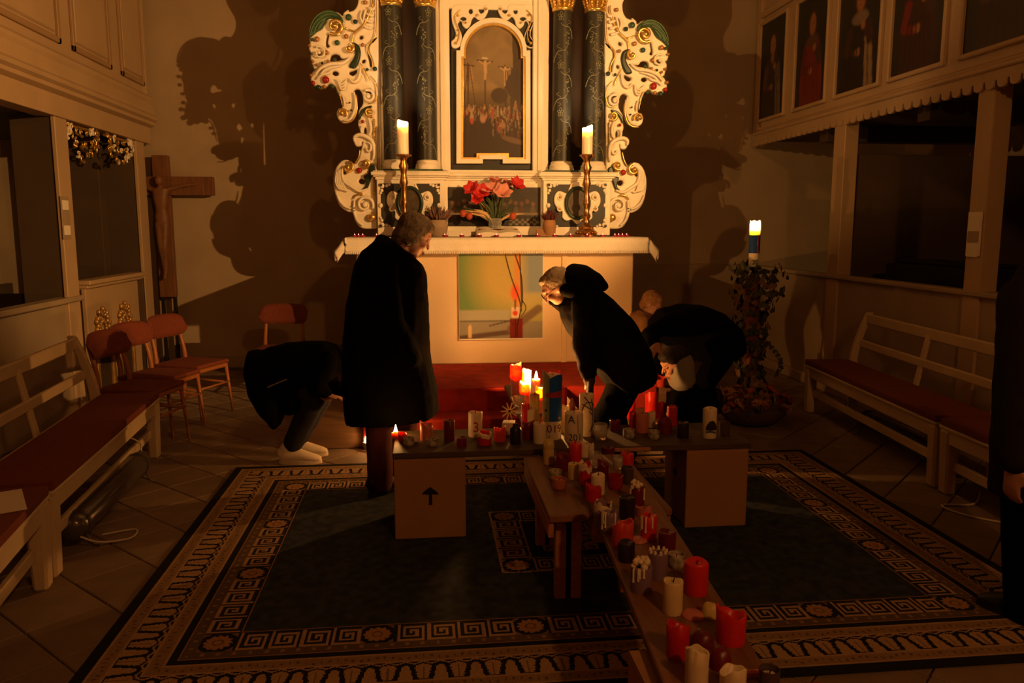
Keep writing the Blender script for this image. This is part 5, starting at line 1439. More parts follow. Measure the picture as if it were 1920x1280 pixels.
# crystal bowl and star ornament by the board
cb_ = AZ(950, 775, .45)
gw = thing('crystal_goblet', 'cut crystal goblet at the left edge of the burning cluster', 'goblet', (cb_.x + .075, cb_.y, .45))
smoothed(MB().lathe([(.032, 0), (.032, .004), (.008, .012), (.007, .035), (.022, .050), (.034, .075), (.036, .105), (.033, .105), (.030, .078), (.018, .055), (0, .05)], 12).build('glass_bowl', M_glass, gw), 20)
sw_ = AZ(957, 792, .45)
stn = thing('straw_star', 'straw star leaning behind the white square candle', 'ornament', (sw_.x, sw_.y + .05, .45))
for k in range(5):
    a = math.pi * k / 5; MB().bar((-.05 * math.cos(a), 0, .055 - .05 * math.sin(a)), (.05 * math.cos(a), 0, .055 + .05 * math.sin(a)), .007, .003, (0, 1, 0)).build('straw', mat('straw', (.55, .38, .18), .7), stn)

# --- on the altar steps
S = 'candles on the altar steps'
C(1190, 724, 22, 711, 'ivory', 'sunk', .348, 'low pale pink candle on the top step behind the stooping man', S)
C(1228, 722, 14, 699, 'bright', 'sunk', .348, 'small bright red candle on the top step', S)
C(1241, 726, 17, 704, 'orange', 'sunk', .348, 'orange-red candle at the right end of the top step', S)
C(1183, 786, 21, 722, 'bright', 'pillar', .18, 'tall red pillar on the lower step behind the stooping man', S)
C(1223, 788, 24, 732, 'bright', 'sunk', .18, 'red candle with melted lip on the lower step', S)
C(1241, 784, 18, 751, 'red', 'sunk', .18, 'small red candle at the right of the lower step', S)
C(684, 838, 13, 772, 'bright', 'pillar', .005, 'tall red candle on the floor left of the standing woman', S)
C(686, 842, 12, 828, 'white', 'tea', .005, 'burning tealight on the floor left of the standing woman', S, 'low')
C(742, 822, 16, 808, 'pink', 'sunk', ZX, 'burning pink stub at the far left end of the cross plank', L, 'low')
C(755, 828, 18, 810, 'red', 'sunk', ZX, 'low red candle behind the leftmost tealight glass')
C(700, 792, 14, 760, 'bright', 'pillar', .18, 'red candle on the lower step hidden behind the standing woman', S, 'low')

# --- on the long plank
N = 'burnt candles on the long plank'
ZL = .45
C(1030, 871, 22, 819, 'yellow', 'dome', ZL - .03, 'waxy yellow domed candle at the low bench corner', N)
C(1055, 884, 27, 848, 'dark', 'sunk', ZL - .03, 'dark red hollow candle beside the yellow domed one', N)
C(1080, 867, 25, 827, 'bright', 'pillar', ZL, 'glossy red candle in front of the white letter candle', N)
C(1097, 858, 16, 826, 'white', 'sunk', ZL, 'translucent white stub right of the glossy red candle', N)
C(1109, 853, 12, 830, 'white', 'pillar', ZL, 'thin white stub behind the tilted glass', N)
C(1118, 878, 27, 846, 'clear', 'glass', ZL, 'wide clear glass with a dark rim in the middle of the row', N)
C(1077, 899, 22, 866, 'yellow', 'pillar', ZL, 'short yellow candle left of the white-rimmed red candle', N)
C(1099, 910, 25, 866, 'red', 'sunk', ZL, 'red candle with a tall torn white rim', N, extra='whitetop')
C(1132, 897, 22, 862, 'wine', 'sunk', ZL, 'wine-red candle with one high pale edge', N)
C(1123, 928, 27, 886, 'white', 'pillar', ZL, 'white candle behind the sloping red stub', N)
C(1115, 941, 31, 906, 'red', 'sunk', ZL, 'red stub with a sloping cut top', N)
C(1156, 919, 30, 889, 'red', 'glass', ZL, 'red glass holding a white candle', N)
C(1178, 884, 26, 847, 'bright', 'pillar', ZL - .03, 'bright red pillar at the right edge of the row', N)
C(1178, 908, 24, 873, 'dark', 'glass', ZL, 'dark red glass before the bright red pillar', N)
C(1160, 880, 20, 853, 'clear', 'tea', ZL, 'pale clear tealight glass left of the bright red pillar', N)
C(1043, 902, 27, 880, 'white', 'tea', ZL - .03, 'pale patterned tealight glass on the low bench', N)
C(1050, 919, 29, 895, 'terra', 'tea', ZL - .03, 'terracotta tealight cup at the end of the low bench', N)
C(1197, 948, 29, 910, 'dark', 'sunk', ZL, 'dark red candle topped with flaky white wax', N, extra='crumbs')
C(1178, 975, 31, 927, 'black', 'pillar', ZL, 'tall black-purple candle in the middle of the plank', N)
C(1133, 990, 34, 940, 'purple', 'sunk', ZL, 'grey candle with thick white runs at the left plank edge', N, extra='whitetop')
C(1145, 1001, 34, 953, 'purple', 'sunk', ZL, 'grey-purple candle with a broken white rim', N, extra='drips')
C(1210, 970, 32, 946, 'pink', 'sunk', ZL, 'dull pink candle behind the glossy red pillar', N)
C(1171, 1030, 42, 972, 'orange', 'sunk', ZL, 'large orange-red candle with one high side', N)
C(1219, 1013, 32, 962, 'bright', 'pillar', ZL, 'glossy red pillar with white wax bits on top', N, extra='drips')
C(1254, 1036, 34, 992, 'wine', 'pillar', ZL, 'wine-red pillar at the right edge of the plank', N)
C(1177, 1055, 33, 1012, 'black', 'pillar', ZL, 'short black candle before the orange-red one', N)
C(1237, 1087, 39, 1030, 'purple', 'pillar', ZL, 'purple candle with a crown of white stubs', N, extra='spikes')
C(1271, 1067, 33, 1036, 'white', 'tea', ZL, 'grey patterned tealight glass right of the purple candles', N)
C(1206, 1113, 44, 1056, 'purple', 'pillar', ZL, 'purple candle heaped with white wax crumbs', N, extra='crumbs')
C(1310, 1118, 48, 1047, 'bright', 'pillar', ZL, 'big red pillar with a sunken glossy top', N)
C(1265, 1154, 40, 1082, 'cream', 'pillar', ZL, 'cream pillar beside the big red pillar', N)
C(1335, 1160, 32, 1128, 'yellow', 'heap', ZL, 'pale yellow lump of wax right of the cream pillar', N)
C(1304, 1162, 44, 1146, 'pink', 'heap', ZL, 'flat puddle of pale pink wax beside the yellow lump', N)
C(1275, 1237, 46, 1160, 'red', 'sunk', ZL, 'hollow red candle with a jagged open side', N)
C(1377, 1212, 59, 1136, 'bright', 'sunk', ZL, 'widest bright red hollow candle with a pointed rim', N)
C(1322, 1222, 46, 1180, 'wine', 'heap', ZL, 'dark wine wax heap between the red hollow candles', N)
C(1356, 1258, 42, 1212, 'dark', 'heap', ZL, 'dark red glossy lump behind the front cream candles', N)
C(1311, 1292, 47, 1206, 'ivory', 'sunk', ZL, 'ivory candle with a slanting top at the near end', N)
C(1380, 1312, 53, 1246, 'ivory', 'sunk', ZL, 'broad ivory candle with a curled rim at the near end', N)
C(1447, 1304, 42, 1250, 'dark', 'tea', ZL, 'glossy tealight glass at the nearest right corner', N)
C(1200, 1018, 34, 1010, 'pink', 'heap', ZL, 'small flat wax puddle beside the orange-red candle', N)
mp_ = AZ(1417, 1266, ZL)
o = MB().box(-.03, -.009, 0, .03, .009, .012).build('match_box', mat('orange_card', (.5, .12, .03), .7), None, .001); o.location = (mp_.x, mp_.y, ZL); tag(o, 'slim orange matchbox between ivory candle and tealight glass', 'matchbox')

# ------------------------------------------------------------------ on the altar
def candlestick(label, px):
    p = AY(px, 436, 7.06)
    c = thing('candlestick', label, 'candlestick', (p.x, 7.06, ZA + .004), 0, 'brass altar candlesticks')
    zt = AY(px, 290, 7.06).z - ZA - .004
    k = zt
    pr = [(.105, 0), (.105, .015), (.085, .03), (.09, .045), (.06, .07), (.062, .085), (.034, .11), (.026, .15), (.040, .18), (.024, .21), (.021, .26), (.036, .29), (.03, .31), (.022, .34), (.024, .42), (.038, .46), (.030, .50), (.024, .53), (.03, .56), (.042, .60), (.024, .64), (.034, .67), (.060, k - .012), (.062, k), (.045, k - .004), (.02, k - .01), (0, k - .01)]
    smoothed(MB().lathe(pr, 24).build('stem', M_brass, c), 50)
    for z, r, n in ((.035, .092, 16), (.075, .064, 12), (k - .006, .062, 14)):
        o_ = MB()
        for i in range(n):
            a = 6.283 * i / n; o_.ball((r * math.cos(a), r * math.sin(a), z), .009, 0, 6, 5)
        smoothed(o_.build('bead_ring', M_brass, c), 80)['kind'] = 'stuff'
    return Vector((p.x, 7.06, ZA + .004 + k - .008))
WAXT = mat('wax_translucent', (.92, .84, .68), .4, sss=.85, spec=.4)
WAXT.node_tree.nodes['Principled BSDF'].inputs['Subsurface Radius'].default_value = (1.0, .75, .5)
def altar_candle(label, px, top_px):
    b = candlestick.__call__('brass baluster candlestick on the altar, %s' % ('left of the flowers' if px < 900 else 'right of the flowers'), px)
    h = AY(px, top_px, 7.06).z - b.z; r = .0465
    c = thing('altar_candle', label, 'candle', b, 0, 'burning altar candles')
    dz = lambda i, a: (.018 * math.cos(a - (2.2 if px < 900 else .4)) + .004 * math.sin(3 * a)) if i in (3, 4, 5) else 0
    smoothed(MB().lathe([(r, 0), (r, h * .3), (r, h * .7), (r * .99, h - .012), (r * .95, h - .008), (r * .86, h - .012), (r * .8, h - .045), (r * .4, h - .06), (0, h - .062)], 28, dz=dz).build('wax_body', WAXT, c), 60)
    MB().tube([(0, 0, h - .063), (0, 0, h - .05)], .002, 6).build('wick', M_wick, c)
    MB().lathe([(0, h - .055), (.006, h - .05), (.010, h - .04), (.008, h - .028), (.004, h - .016), (0, h - .004)], 12).build('flame', M_flame_altar, c, smooth=True)
altar_candle('thick burning candle on the left altar candlestick', 759, 226)
altar_candle('thick burning candle with slanted rim on the right altar candlestick', 1099, 236)
# tealights along the front of the cloth
M_redcup = mat('red_plastic_cup', (.40, .012, .03), .25, trans=.3)
n_ = 0
tl0 = thing('tealight', 'small red tealight in a cup on the altar cloth', 'tealight', (0, 0, 0), 0, 'red tealights on the altar')
MB().lathe([(.019, 0), (.021, .004), (.022, .017), (.0205, .017), (.019, .012), (0, .011)], 14).build('cup', M_redcup, tl0, smooth=True)
MB().lathe([(0, .012), (.0035, .015), (.0045, .019), (.002, .026), (0, .030)], 8).build('flame', M_flame_small, tl0, smooth=True)
ORD = 'first second third fourth fifth sixth seventh eighth ninth tenth eleventh twelfth thirteenth fourteenth fifteenth sixteenth seventeenth eighteenth'.split()
spots = [665, 672, 680, 706, 834, 866, 899, 931, 973, 1008, 1040, 1070, 1101, 1130, 1153, 1160, 1167, 1175]
for i, px in enumerate(spots):
    q = AY(px, 437, 6.93)
    o = tl0 if i == 0 else copy_thing(tl0)
    o.location = (q.x, 6.93, ZA + .004)
    o['label'] = ORD[i] + ' red tealight from the left end of the altar cloth'
# open book, cards
bk = thing('open_book', 'large open book lying on the altar before the flowers', 'book', (AY(934, 430, 7.06).x, 7.08, ZA + .004)); 
for s in (-1, 1):
    vs = []; n = 10
    for j, yy in enumerate((-.10, .12)):
        for i in range(n + 1):
            t = i / n; x = s * .19 * t; z = .028 + .02 * math.sin(t * 2.6) - .012 * t + (.045 if j else 0)
            vs.append((x, yy, z))
        for i in range(n + 1):
            t = i / n; vs.append((s * .19 * t, yy, .0 + (.035 if j else 0)))
    N = 2 * (n + 1); fs = []
    for i in range(n):
        fs += [(i, i + 1, N + i + 1, N + i), (n + 1 + i + 1, n + 1 + i, N + n + 1 + i, N + n + 1 + i + 1), (i + 1, i, n + 1 + i, n + 2 + i), (N + i, N + i + 1, N + n + 2 + i, N + n + 1 + i)]
    fs += [(n, n + 1 + n, N + n + 1 + n, N + n)]
    smoothed(MB().add(vs, fs).build('page_block', M_paper, bk), 40)
MB().bar((0, .10, 0.0), (0, .02, .062), .34, .012, (0, 1, 0)).build('book_rest', M_brass, bk)
MB().box(-.2, -.11, 0, .2, -.095, .012).build('book_edge', M_paper, bk)
for (px, wdt_, hh, lab) in ((862, .20, .05, 'white folded card left of the open book'), (1024, .17, .065, 'small cardboard sign right of the open book')):
    q = AY(px, 430, 7.10); cdd = MB().bar((0, 0, .0), (0, .035, hh), wdt_, .004, (0, 1, 0)).bar((0, .037, hh), (0, .07, 0), wdt_, .004, (0, 1, 0)).build('folded_card', M_paper if px < 900 else M_card, None)
    cdd.location = (q.x, 7.10, ZA + .006); tag(cdd, lab, 'card')
# amaryllis bouquet in a glass vase
q = AY(928, 430, 7.20)
vz = thing('flower_vase', 'glass vase of red and pink amaryllis with grasses on the altar', 'bouquet', (q.x, 7.20, ZA + .004))
smoothed(MB().lathe([(.055, 0), (.06, .01), (.055, .08), (.068, .16), (.065, .16), (.052, .08), (.05, .015), (0, .012)], 18).build('vase', M_glass, vz), 50)
M_stem = mat('green_stem', (.06, .10, .03), .6); M_pinkf = mat('pink_petal', (.66, .27, .21), .5, sss=.2); M_redf = mat('red_petal', (.52, .022, .020), .5, sss=.2); M_grass = mat('dry_grass', (.50, .34, .18), .9); M_leafd = mat('dark_leaf', (.045, .060, .024), .6)
def blossom(c, r, m, tilt):
    b = MB(); R = Euler(tilt).to_matrix()
    for k in range(6):
        a = 6.283 * k / 6 + (.2 if k % 2 else 0)
        pts = []; 
        n = 6; w0 = .42
        vs = []
        for i in range(n + 1):
            t = i / n
            rr_ = r * (.12 + .95 * t ** 1.3); zz = r * (1.25 * t - .35 * t * t * t); ww = r * .60 * math.sin(math.pi * min(.97, .12 + .88 * t)) 
            for s in (-1, 0, 1):
                v = Vector((rr_ * math.cos(a) - s * ww * math.sin(a), rr_ * math.sin(a) + s * ww * math.cos(a), zz - abs(s) * r * .10))
                vs.append(R @ v + Vector(c))
        fs = [(i * 3 + j, i * 3 + j + 1, i * 3 + 4 + j, i * 3 + 3 + j) for i in range(n) for j in range(2)]
        b.add(vs, fs)
    return b
def fpt(px, py, dy): t = AY(px, py, 7.20 + dy); return (t.x - q.x, dy, t.z - ZA - .004)
for (px, py, dy, r, m, tl) in ((922, 362, -.05, .085, M_pinkf, (.6, -.2, 0)), (941, 366, -.07, .085, M_pinkf, (.9, .1, 0)), (928, 345, .0, .07, M_pinkf, (.2, .1, 0)), (888, 358, -.02, .075, M_redf, (.7, -.7, 0)), (903, 364, -.06, .075, M_redf, (1.0, -.1, 0)), (895, 374, -.07, .06, M_redf, (1.2, -.4, 0)), (966, 350, -.03, .075, M_redf, (.7, .6, 0)), (950, 348, .02, .06, M_pinkf, (.3, .4, 0))):
    c0 = fpt(px, py, dy)
    f = smoothed(blossom(c0, r, m, tl).build('blossom', m, vz), 60)
    MB().tube(catmull([(c0[0] * .15, 0, .02), (c0[0] * .3, dy * .3, .12), (c0[0] * .9, dy * .9, c0[2] - .03), c0], 4, False), .005, 6).build('stem', M_stem, f, smooth=True)
rnd = random.Random(12)
for k in range(26):
    a = rnd.uniform(-1.35, 1.35); Ln = rnd.uniform(.12, .30)
    e = (math.sin(a) * Ln * 1.15, rnd.uniform(-.09, .06), .15 + abs(math.cos(a)) * Ln * .75)
    mm = M_grass if (abs(a) > .6 and k % 2 == 0) else M_leafd
    mid_ = (e[0] * .45, e[1] * .5, .15 + (e[2] - .15) * .65)
    n = 7; cpts = catmull([(0, 0, .10), mid_, e], 4, False)
    wd_ = .022 if mm is M_grass else .026
    MB().tube(cpts, [max(.0015, wd_ * .6 * math.sin(math.pi * i / (len(cpts) - 1)) ** (1.0)) for i in range(len(cpts))], 5).build('grass_plume' if mm is M_grass else 'leaf', mm, vz, smooth=True)
for (px, py) in ((868, 400), (880, 405), (962, 405)):
    c0 = fpt(px, py, -.03); smoothed(MB().ball(c0, (.03, .03, .033), 0, 10, 7).build('berry_head', mat('orange_berry', (.40, .07, .02), .6), vz), 80)
def potted(label, px, py, w_, h_, m, seed, pot):
    t = AY(px, 432, 7.14); p_ = thing('potted_heather', label, 'plant', (t.x, 7.14, ZA + .004)); r_ = random.Random(seed)
    smoothed(MB().lathe([(w_ * .34, 0), (w_ * .46, .03), (w_ * .5, .10), (w_ * .42, .145), (w_ * .38, .14), (0, .135)], 18).build('pot', pot, p_), 50)
    for k in range(70):
        a = r_.uniform(0, 6.28); q_ = r_.uniform(.1, 1); e = (q_ * w_ * .75 * math.cos(a), q_ * w_ * .5 * math.sin(a), .13 + h_ * r_.uniform(.5, 1) * (1 - .3 * q_))
        MB().tube([(e[0] * .3, e[1] * .3, .12), (e[0] * .7, e[1] * .7, .12 + (e[2] - .12) * .6), e], [.003, .007, .002], 5).build('sprig', m, p_, smooth=True)
potted('heather in a rough grey pot left of the open book', 820, 432, .19, .16, mat('heather', (.16, .085, .065), .9), 4, mat('rough_pot', (.30, .22, .15), .9, bump=.6, bscale=60))
potted('dark red plant in a small pot right of the flowers', 1030, 432, .12, .12, mat('dark_red_foliage', (.09, .02, .016), .8), 6, M_card)

# ------------------------------------------------------------------ people
M_skin = mat('skin', (.42, .21, .13), .5, sss=.15, noise=.1, nscale=20)
M_coat = mat('black_coat_cloth', (.0032, .0026, .0022), 1.0, noise=.3, nscale=30, bump=.3, bscale=60, spec=.03)
M_coat2 = mat('black_quilted_cloth', (.0055, .0045, .004), .9, noise=.3, nscale=20, bump=.5, bscale=25, spec=.05)
M_grey = mat('dark_grey_coat_cloth', (.020, .015, .012), .95, noise=.2, nscale=25, bump=.2, bscale=70, spec=.05)
M_trred = mat('maroon_trousers', (.055, .008, .008), .9, noise=.2, nscale=20)
M_trblk = mat('black_trousers', (.0022, .0018, .0016), 1.0, spec=.03)
M_jeans = mat('dark_jeans', (.014, .012, .018), .9, noise=.4, nscale=12)
M_shoew = mat('white_sneaker_leather', (.66, .56, .44), .6)
M_sole = mat('white_rubber_sole', (.60, .50, .38), .7)
M_shoeb = mat('black_shoe_leather', (.01, .009, .008), .5)
M_hairbr = mat('brown_grey_hair', (.12, .075, .045), .7, noise=.5, nscale=60, bump=.6, bscale=90)
M_hairgr = mat('grey_hair', (.42, .30, .19), .8, noise=.3, nscale=60, bump=.6, bscale=90)
M_hairdk = mat('dark_hair', (.02, .012, .008), .7, bump=.6, bscale=90)
M_hairfair = mat('fair_hair', (.34, .17, .065), .8, noise=.4, nscale=50, bump=.6, bscale=90)
M_scarf = mat('pale_grey_wool', (.21, .18, .145), .95, bump=.2, bscale=110)
M_tan = mat('tan_jacket_cloth', (.30, .15, .06), .95, noise=.2, nscale=20)
M_eye = mat('eyelid_skin', (.33, .16, .10), .5); M_pupil = mat('dark_iris', (.02, .012, .008), .2); M_lip = mat('lips', (.30, .10, .08), .5)
def frame(f, up=(0, 0, 1)):
    f = Vector(f).normalized(); u = Vector(up); u = (u - f * u.dot(f)).normalized(); s = f.cross(u)
    return f, u, s
def eul(s, f, u): return Matrix((s, f, u)).transposed().to_euler()
def head_prims(c, f, u, s, k=1.0):
    e = tuple(eul(s, f, u)); c = Vector(c)
    E = lambda a, b, z, r: ('e', c + (f * a + s * b + u * z) * k, tuple(q * k for q in r), e)
    P = [E(-.005, 0, .025, (.075, .094, .098)), E(.035, 0, -.05, (.056, .055, .055)), E(.07, 0, -.095, (.024, .020, .018)), E(.078, 0, .032, (.048, .020, .015)),
         E(.066, .036, -.022, (.026, .026, .024)), E(.066, -.036, -.022, (.026, .026, .024)), E(.090, 0, -.056, (.022, .012, .007)), E(.088, 0, -.068, (.019, .012, .007)),
         E(-.008, .074, -.008, (.010, .022, .032)), E(-.008, -.074, -.008, (.010, .022, .032)),
         ('c', c + (f * .086 + u * .018) * k, c + (f * .110 - u * .024) * k, .008 * k, .0108 * k)]
    return P
def face_parts(root, c, f, u, s, k=1.0):
    c = Vector(c); R = Matrix((s, f, u)).transposed()
    for b in (-.031, .031):
        e = smoothed(MB().ball(c + (f * .074 + s * b + u * .010) * k, .0125 * k, 0, 10, 8).build('lowered_eyelid', M_eye, root), 80)
        MB().tube([c + (f * .083 + s * (b + q) + u * (.002 + 30 * q * q * .2)) * k for q in (-.010, -.005, 0, .005, .010)], .0016 * k, 5).build('lashes', M_pupil, e)
    m = MB().ball((0, 0, 0), 1, 0, 10, 6); vs = [R @ Vector((v[0] * .021 * k, v[1] * .006 * k, v[2] * .009 * k)) + c + (f * .098 - u * .062) * k for v in m.v]
    smoothed(MB().add(vs, m.f).build('lips', M_lip, root), 80)
def hand_prims(w, d, n, side=1, curl=.5, k=1.0):
    """w wrist, d pointing direction, n palm normal (palm faces n), thumb on +side"""
    w = Vector(w); d = Vector(d).normalized(); n = Vector(n); n = (n - d * n.dot(d)).normalized(); s = d.cross(n) * side
    R = tuple(Matrix((s, d, n)).transposed().to_euler())
    P = [('e', w + d * .048 * k, (.040 * k, .055 * k, .015 * k), R), ('c', w, w + d * .03 * k, .026 * k, .024 * k)]
    for i, (off, L) in enumerate(((.029, .070), (.010, .080), (-.010, .074), (-.028, .058))):
        p = w + (d * .088 + s * off) * k; dd = d.copy(); 
        for j, fr in enumerate((.45, .32, .25)):
            ax_ = curl * (.7 + .25 * j); dd = (dd * math.cos(ax_) + n * math.sin(ax_)).normalized() if j else (d * math.cos(curl * .6) + n * math.sin(curl * .6)).normalized()
            q = p + dd * (L * fr * k); P.append(('c', p, q, (.0092 - .0008 * j) * k, (.0088 - .0010 * j) * k)); p = q
            nn = n
    t0 = w + (d * .028 + s * .030) * k; t1 = t0 + (d * .032 + s * .026 + n * .012) * k; t2 = t1 + (d * .030 + s * .004 + n * .010) * k
    P += [('c', t0, t1, .012 * k, .0105 * k), ('c', t1, t2, .0105 * k, .008 * k)]
    return P
def limb(a, b, c, r): return [('c', a, b, r[0], r[1]), ('c', b, c, r[1], r[2])]
def shoe(root, ankle, d, m, sole, name='shoe', L=.27):
    d = Vector(d); d.z = 0; d.normalize(); a = Vector((ankle[0], ankle[1], ankle[2])); z0 = a.z
    p = lambda t, z: a + d * t + Vector((0, 0, z - 0))
    up = body(name, [('l', [tuple(p(-.085, .050)) + (.020, .030), tuple(p(-.072, .058)) + (.034, .050), tuple(p(-.03, .060)) + (.040, .056), tuple(p(.04, .054)) + (.043, .048), tuple(p(.10, .043)) + (.046, .034), tuple(p(.155, .034)) + (.043, .024), tuple(p(.19, .028)) + (.026, .014)], d.cross(Vector((0, 0, 1)))),
                     ('c', p(-.035, .06), p(-.035, .105), .042, .040)], m, root, .009, 3)
    n = 20; vs = []
    for zz in (.0, .026):
        for i in range(n):
            t = 6.283 * i / n; x = math.cos(t); y = math.sin(t)
            vs.append(a + d * (.055 + .142 * x) + d.cross(Vector((0, 0, 1))) * (y * (.046 + .006 * x)) + Vector((0, 0, zz)))
    smoothed(MB().add(vs, [(i, (i + 1) % n, n + (i + 1) % n, n + i) for i in range(n)] + [tuple(range(n - 1, -1, -1)), tuple(range(n, 2 * n))]).build('sole', sole, up), 50)
    return up
def person(label, base):
    return thing('person', label, 'person', base)
def rel(root, prims):
    """shift prims into the person's own space"""
    o = root.location; out = []
    for p in prims:
        if p[0] == 'c': out.append(('c', Vector(p[1]) - o, Vector(p[2]) - o, p[3], p[4]))
        elif p[0] == 'e': out.append(('e', Vector(p[1]) - o) + tuple(p[2:]))
        else: out.append(('l', [(q[0] - o.x, q[1] - o.y, q[2] - o.z, q[3], q[4]) for q in p[1]]) + tuple(p[2:]))
    return out
GZ = .0105
# ---------- A: standing woman in a long black coat, back to the viewer, looking down to the right
YA = 4.62
def a_(px, py, dy=0.0): return AY(px, py, YA + dy)
pa = person('woman in a long black coat standing with bowed head, back to the viewer', (a_(732, 900).x, YA, GZ)); o = pa.location
sA = a_(741, 500).x - a_(740, 500).x     # metres per pixel
f, u, s = frame((.80, .18, -.52))
hc = a_(776, 440)
bp = head_prims(hc, f, u, s) + [('c', hc - u * .06 - f * .02, a_(742, 474), .050, .060)]
bp += [('l', [tuple(a_(738, 478)) + (.10, .08), tuple(a_(734, 510)) + (.19, .12), tuple(a_(731, 580)) + (.17, .13), tuple(a_(730, 640)) + (.16, .13), tuple(a_(732, 690)) + (.17, .14)], (.3, 1, 0))]
for dy, kx in ((-.19, 0), (.17, 1)):
    sh, el, wr = a_(733, 500, dy * .9), a_(728 + 8 * kx, 590, dy * 1.05), a_(752, 655, dy * .8)
    bp += limb(sh, el, wr, (.045, .036, .028)) + hand_prims(wr, (.30, 0, -.95), (.6, .1, .3), 1 if dy < 0 else -1, .9, .9)
for dx, dy in ((-18, -.06), (26, .09)):
    bp += limb(a_(732 + dx, 690, dy), a_(724 + dx, 800, dy), Vector((a_(722 + dx, 860, dy).x, YA + dy, .10)), (.085, .06, .042))
body('body', rel(pa, bp), M_skin, pa, .0075, 3)
face_parts(pa, hc - o, f, u, s)
e = tuple(eul(s, f, u))
body('hair', rel(pa, [('e', hc + u * .034 - f * .022, (.088, .098, .092), e), ('e', hc - f * .055 - u * .035, (.074, .058, .075), e), ('e', hc + u * .075 + f * .035, (.070, .055, .042), e), ('e', hc - f * .02 + s * .055 - u * .02, (.03, .055, .06), e), ('e', hc - f * .02 - s * .055 - u * .02, (.03, .055, .06), e)]), M_hairbr, pa, .009, 4, .018, 30)
def ring(px, py, hw, dep, fn=a_, sc=sA): return tuple(fn(px, py)) + (dep, hw * sc)
body('coat', rel(pa, [('l', [ring(748, 458, 20, .075), ring(742, 466, 42, .13), ring(737, 482, 58, .19), ring(733, 508, 68, .215), ring(729, 550, 75, .225), ring(726, 600, 79, .23), ring(724, 650, 82, .24), ring(727, 700, 88, .25), ring(733, 745, 92, .255), ring(737, 782, 91, .255)], (.15, 1, 0), 2.3),
     ('c', a_(725, 500, -.18), a_(730, 596, -.21), .085, .078), ('c', a_(730, 596, -.21), a_(768, 672, -.17), .078, .07), ('c', a_(735, 500, .18), a_(745, 596, .20), .085, .078), ('c', a_(745, 596, .20), a_(780, 672, .16), .078, .07),
     ('c', a_(716, 452, .0), a_(758, 478, .05), .045, .04)]), M_coat, pa, .013, 4, .02, 7)
for dx, dy in ((-16, -.06), (30, .09)):
    tp = Vector((a_(728 + dx, 870, dy).x, YA + dy, .07))
    body('trouser_leg', rel(pa, [('c', a_(731 + dx, 720, dy), a_(727 + dx, 800, dy), .095, .082), ('c', a_(727 + dx, 800, dy), tp, .082, .072)]), M_trred, pa, .013, 4, .012, 8)
    shoe(pa, Vector((tp.x, YA + dy, GZ)) - o, (.75, .6, 0), M_shoeb, M_shoeb)

# ---------- B: man in a hooded black jacket stooping to the left
YBm = 4.86
def b_(px, py, dy=0.0): return AY(px, py, YBm + dy)
sB = b_(1101, 600).x - b_(1100, 600).x
pb = person('grey-haired man in a hooded black jacket stooping over the candles', (b_(1150, 850).x, YBm, GZ)); o = pb.location
f, u, s = frame((-.78, .10, -.62))
hc = b_(1046, 539)
bp = head_prims(hc, f, u, s) + [('c', hc - u * .06 - f * .03, b_(1082, 560), .052, .062)]
bp += [('l', [tuple(b_(1085, 560)) + (.12, .09), tuple(b_(1115, 590)) + (.18, .11), tuple(b_(1150, 630)) + (.17, .12), tuple(b_(1180, 675)) + (.17, .12)], (0, 1, 0))]
for dy in (-.17, .17):
    sh, el, wr = b_(1098, 575, dy), b_(1092, 650, dy * 1.15), b_(1104, 706, dy * .7)
    bp += limb(sh, el, wr, (.055, .045, .032)) + hand_prims(wr, (.15, 0, -1), (-.9, 0, .0), -1 if dy < 0 else 1, .55)
for dx, dy in ((0, -.09), (12, .10)):
    bp += limb(b_(1180, 690, dy), b_(1135 + dx, 775, dy), Vector((b_(1158 + dx, 850, dy).x, YBm + dy, .10)), (.085, .06, .042))
body('body', rel(pb, bp), M_skin, pb, .0075, 3)
face_parts(pb, hc - o, f, u, s)
e = tuple(eul(s, f, u))
body('hair', rel(pb, [('e', hc + u * .036 - f * .02, (.084, .096, .088), e), ('e', hc - f * .06 - u * .03, (.07, .05, .07), e), ('e', hc + u * .085 + f * .03, (.06, .05, .03), e)]), M_hairgr, pb, .009, 4, .012, 40)
gl_ = MB(o)
for b in (-.032, .032):
    cc = hc + f * .108 + s * b + u * .008
    gl_.tube([cc + s * (.024 * math.cos(t)) + u * (.019 * math.sin(t)) for t in [i * .6283 for i in range(10)]], .0018, 5, closed=True)
    gl_.tube([hc + f * .105 + s * (b * 1.75) + u * .012, hc - f * .01 + s * (.078 if b > 0 else -.078) + u * .012], .0018, 5)
gl_.build('spectacles', M_darkiron, pb)
def rb_(px, py, hw, dep): return tuple(b_(px, py)) + (dep, hw * sB)
body('jacket', rel(pb, [('l', [rb_(1058, 556, 22, .11), rb_(1076, 566, 40, .17), rb_(1100, 586, 50, .225), rb_(1125, 612, 54, .235), rb_(1150, 645, 55, .24), rb_(1170, 680, 53, .25), rb_(1182, 706, 48, .25), rb_(1188, 722, 42, .24)], (0, 1, 0), 2.2),
     ('c', b_(1096, 572, -.19), b_(1092, 650, -.21), .082, .066), ('c', b_(1092, 650, -.21), b_(1104, 700, -.13), .066, .052), ('c', b_(1096, 572, .19), b_(1092, 650, .21), .082, .066), ('c', b_(1092, 650, .21), b_(1104, 700, .13), .066, .052),
     ('c', b_(1036, 566, .0), b_(1062, 574, .0), .030, .05)]), M_coat2, pb, .012, 4, .02, 9)
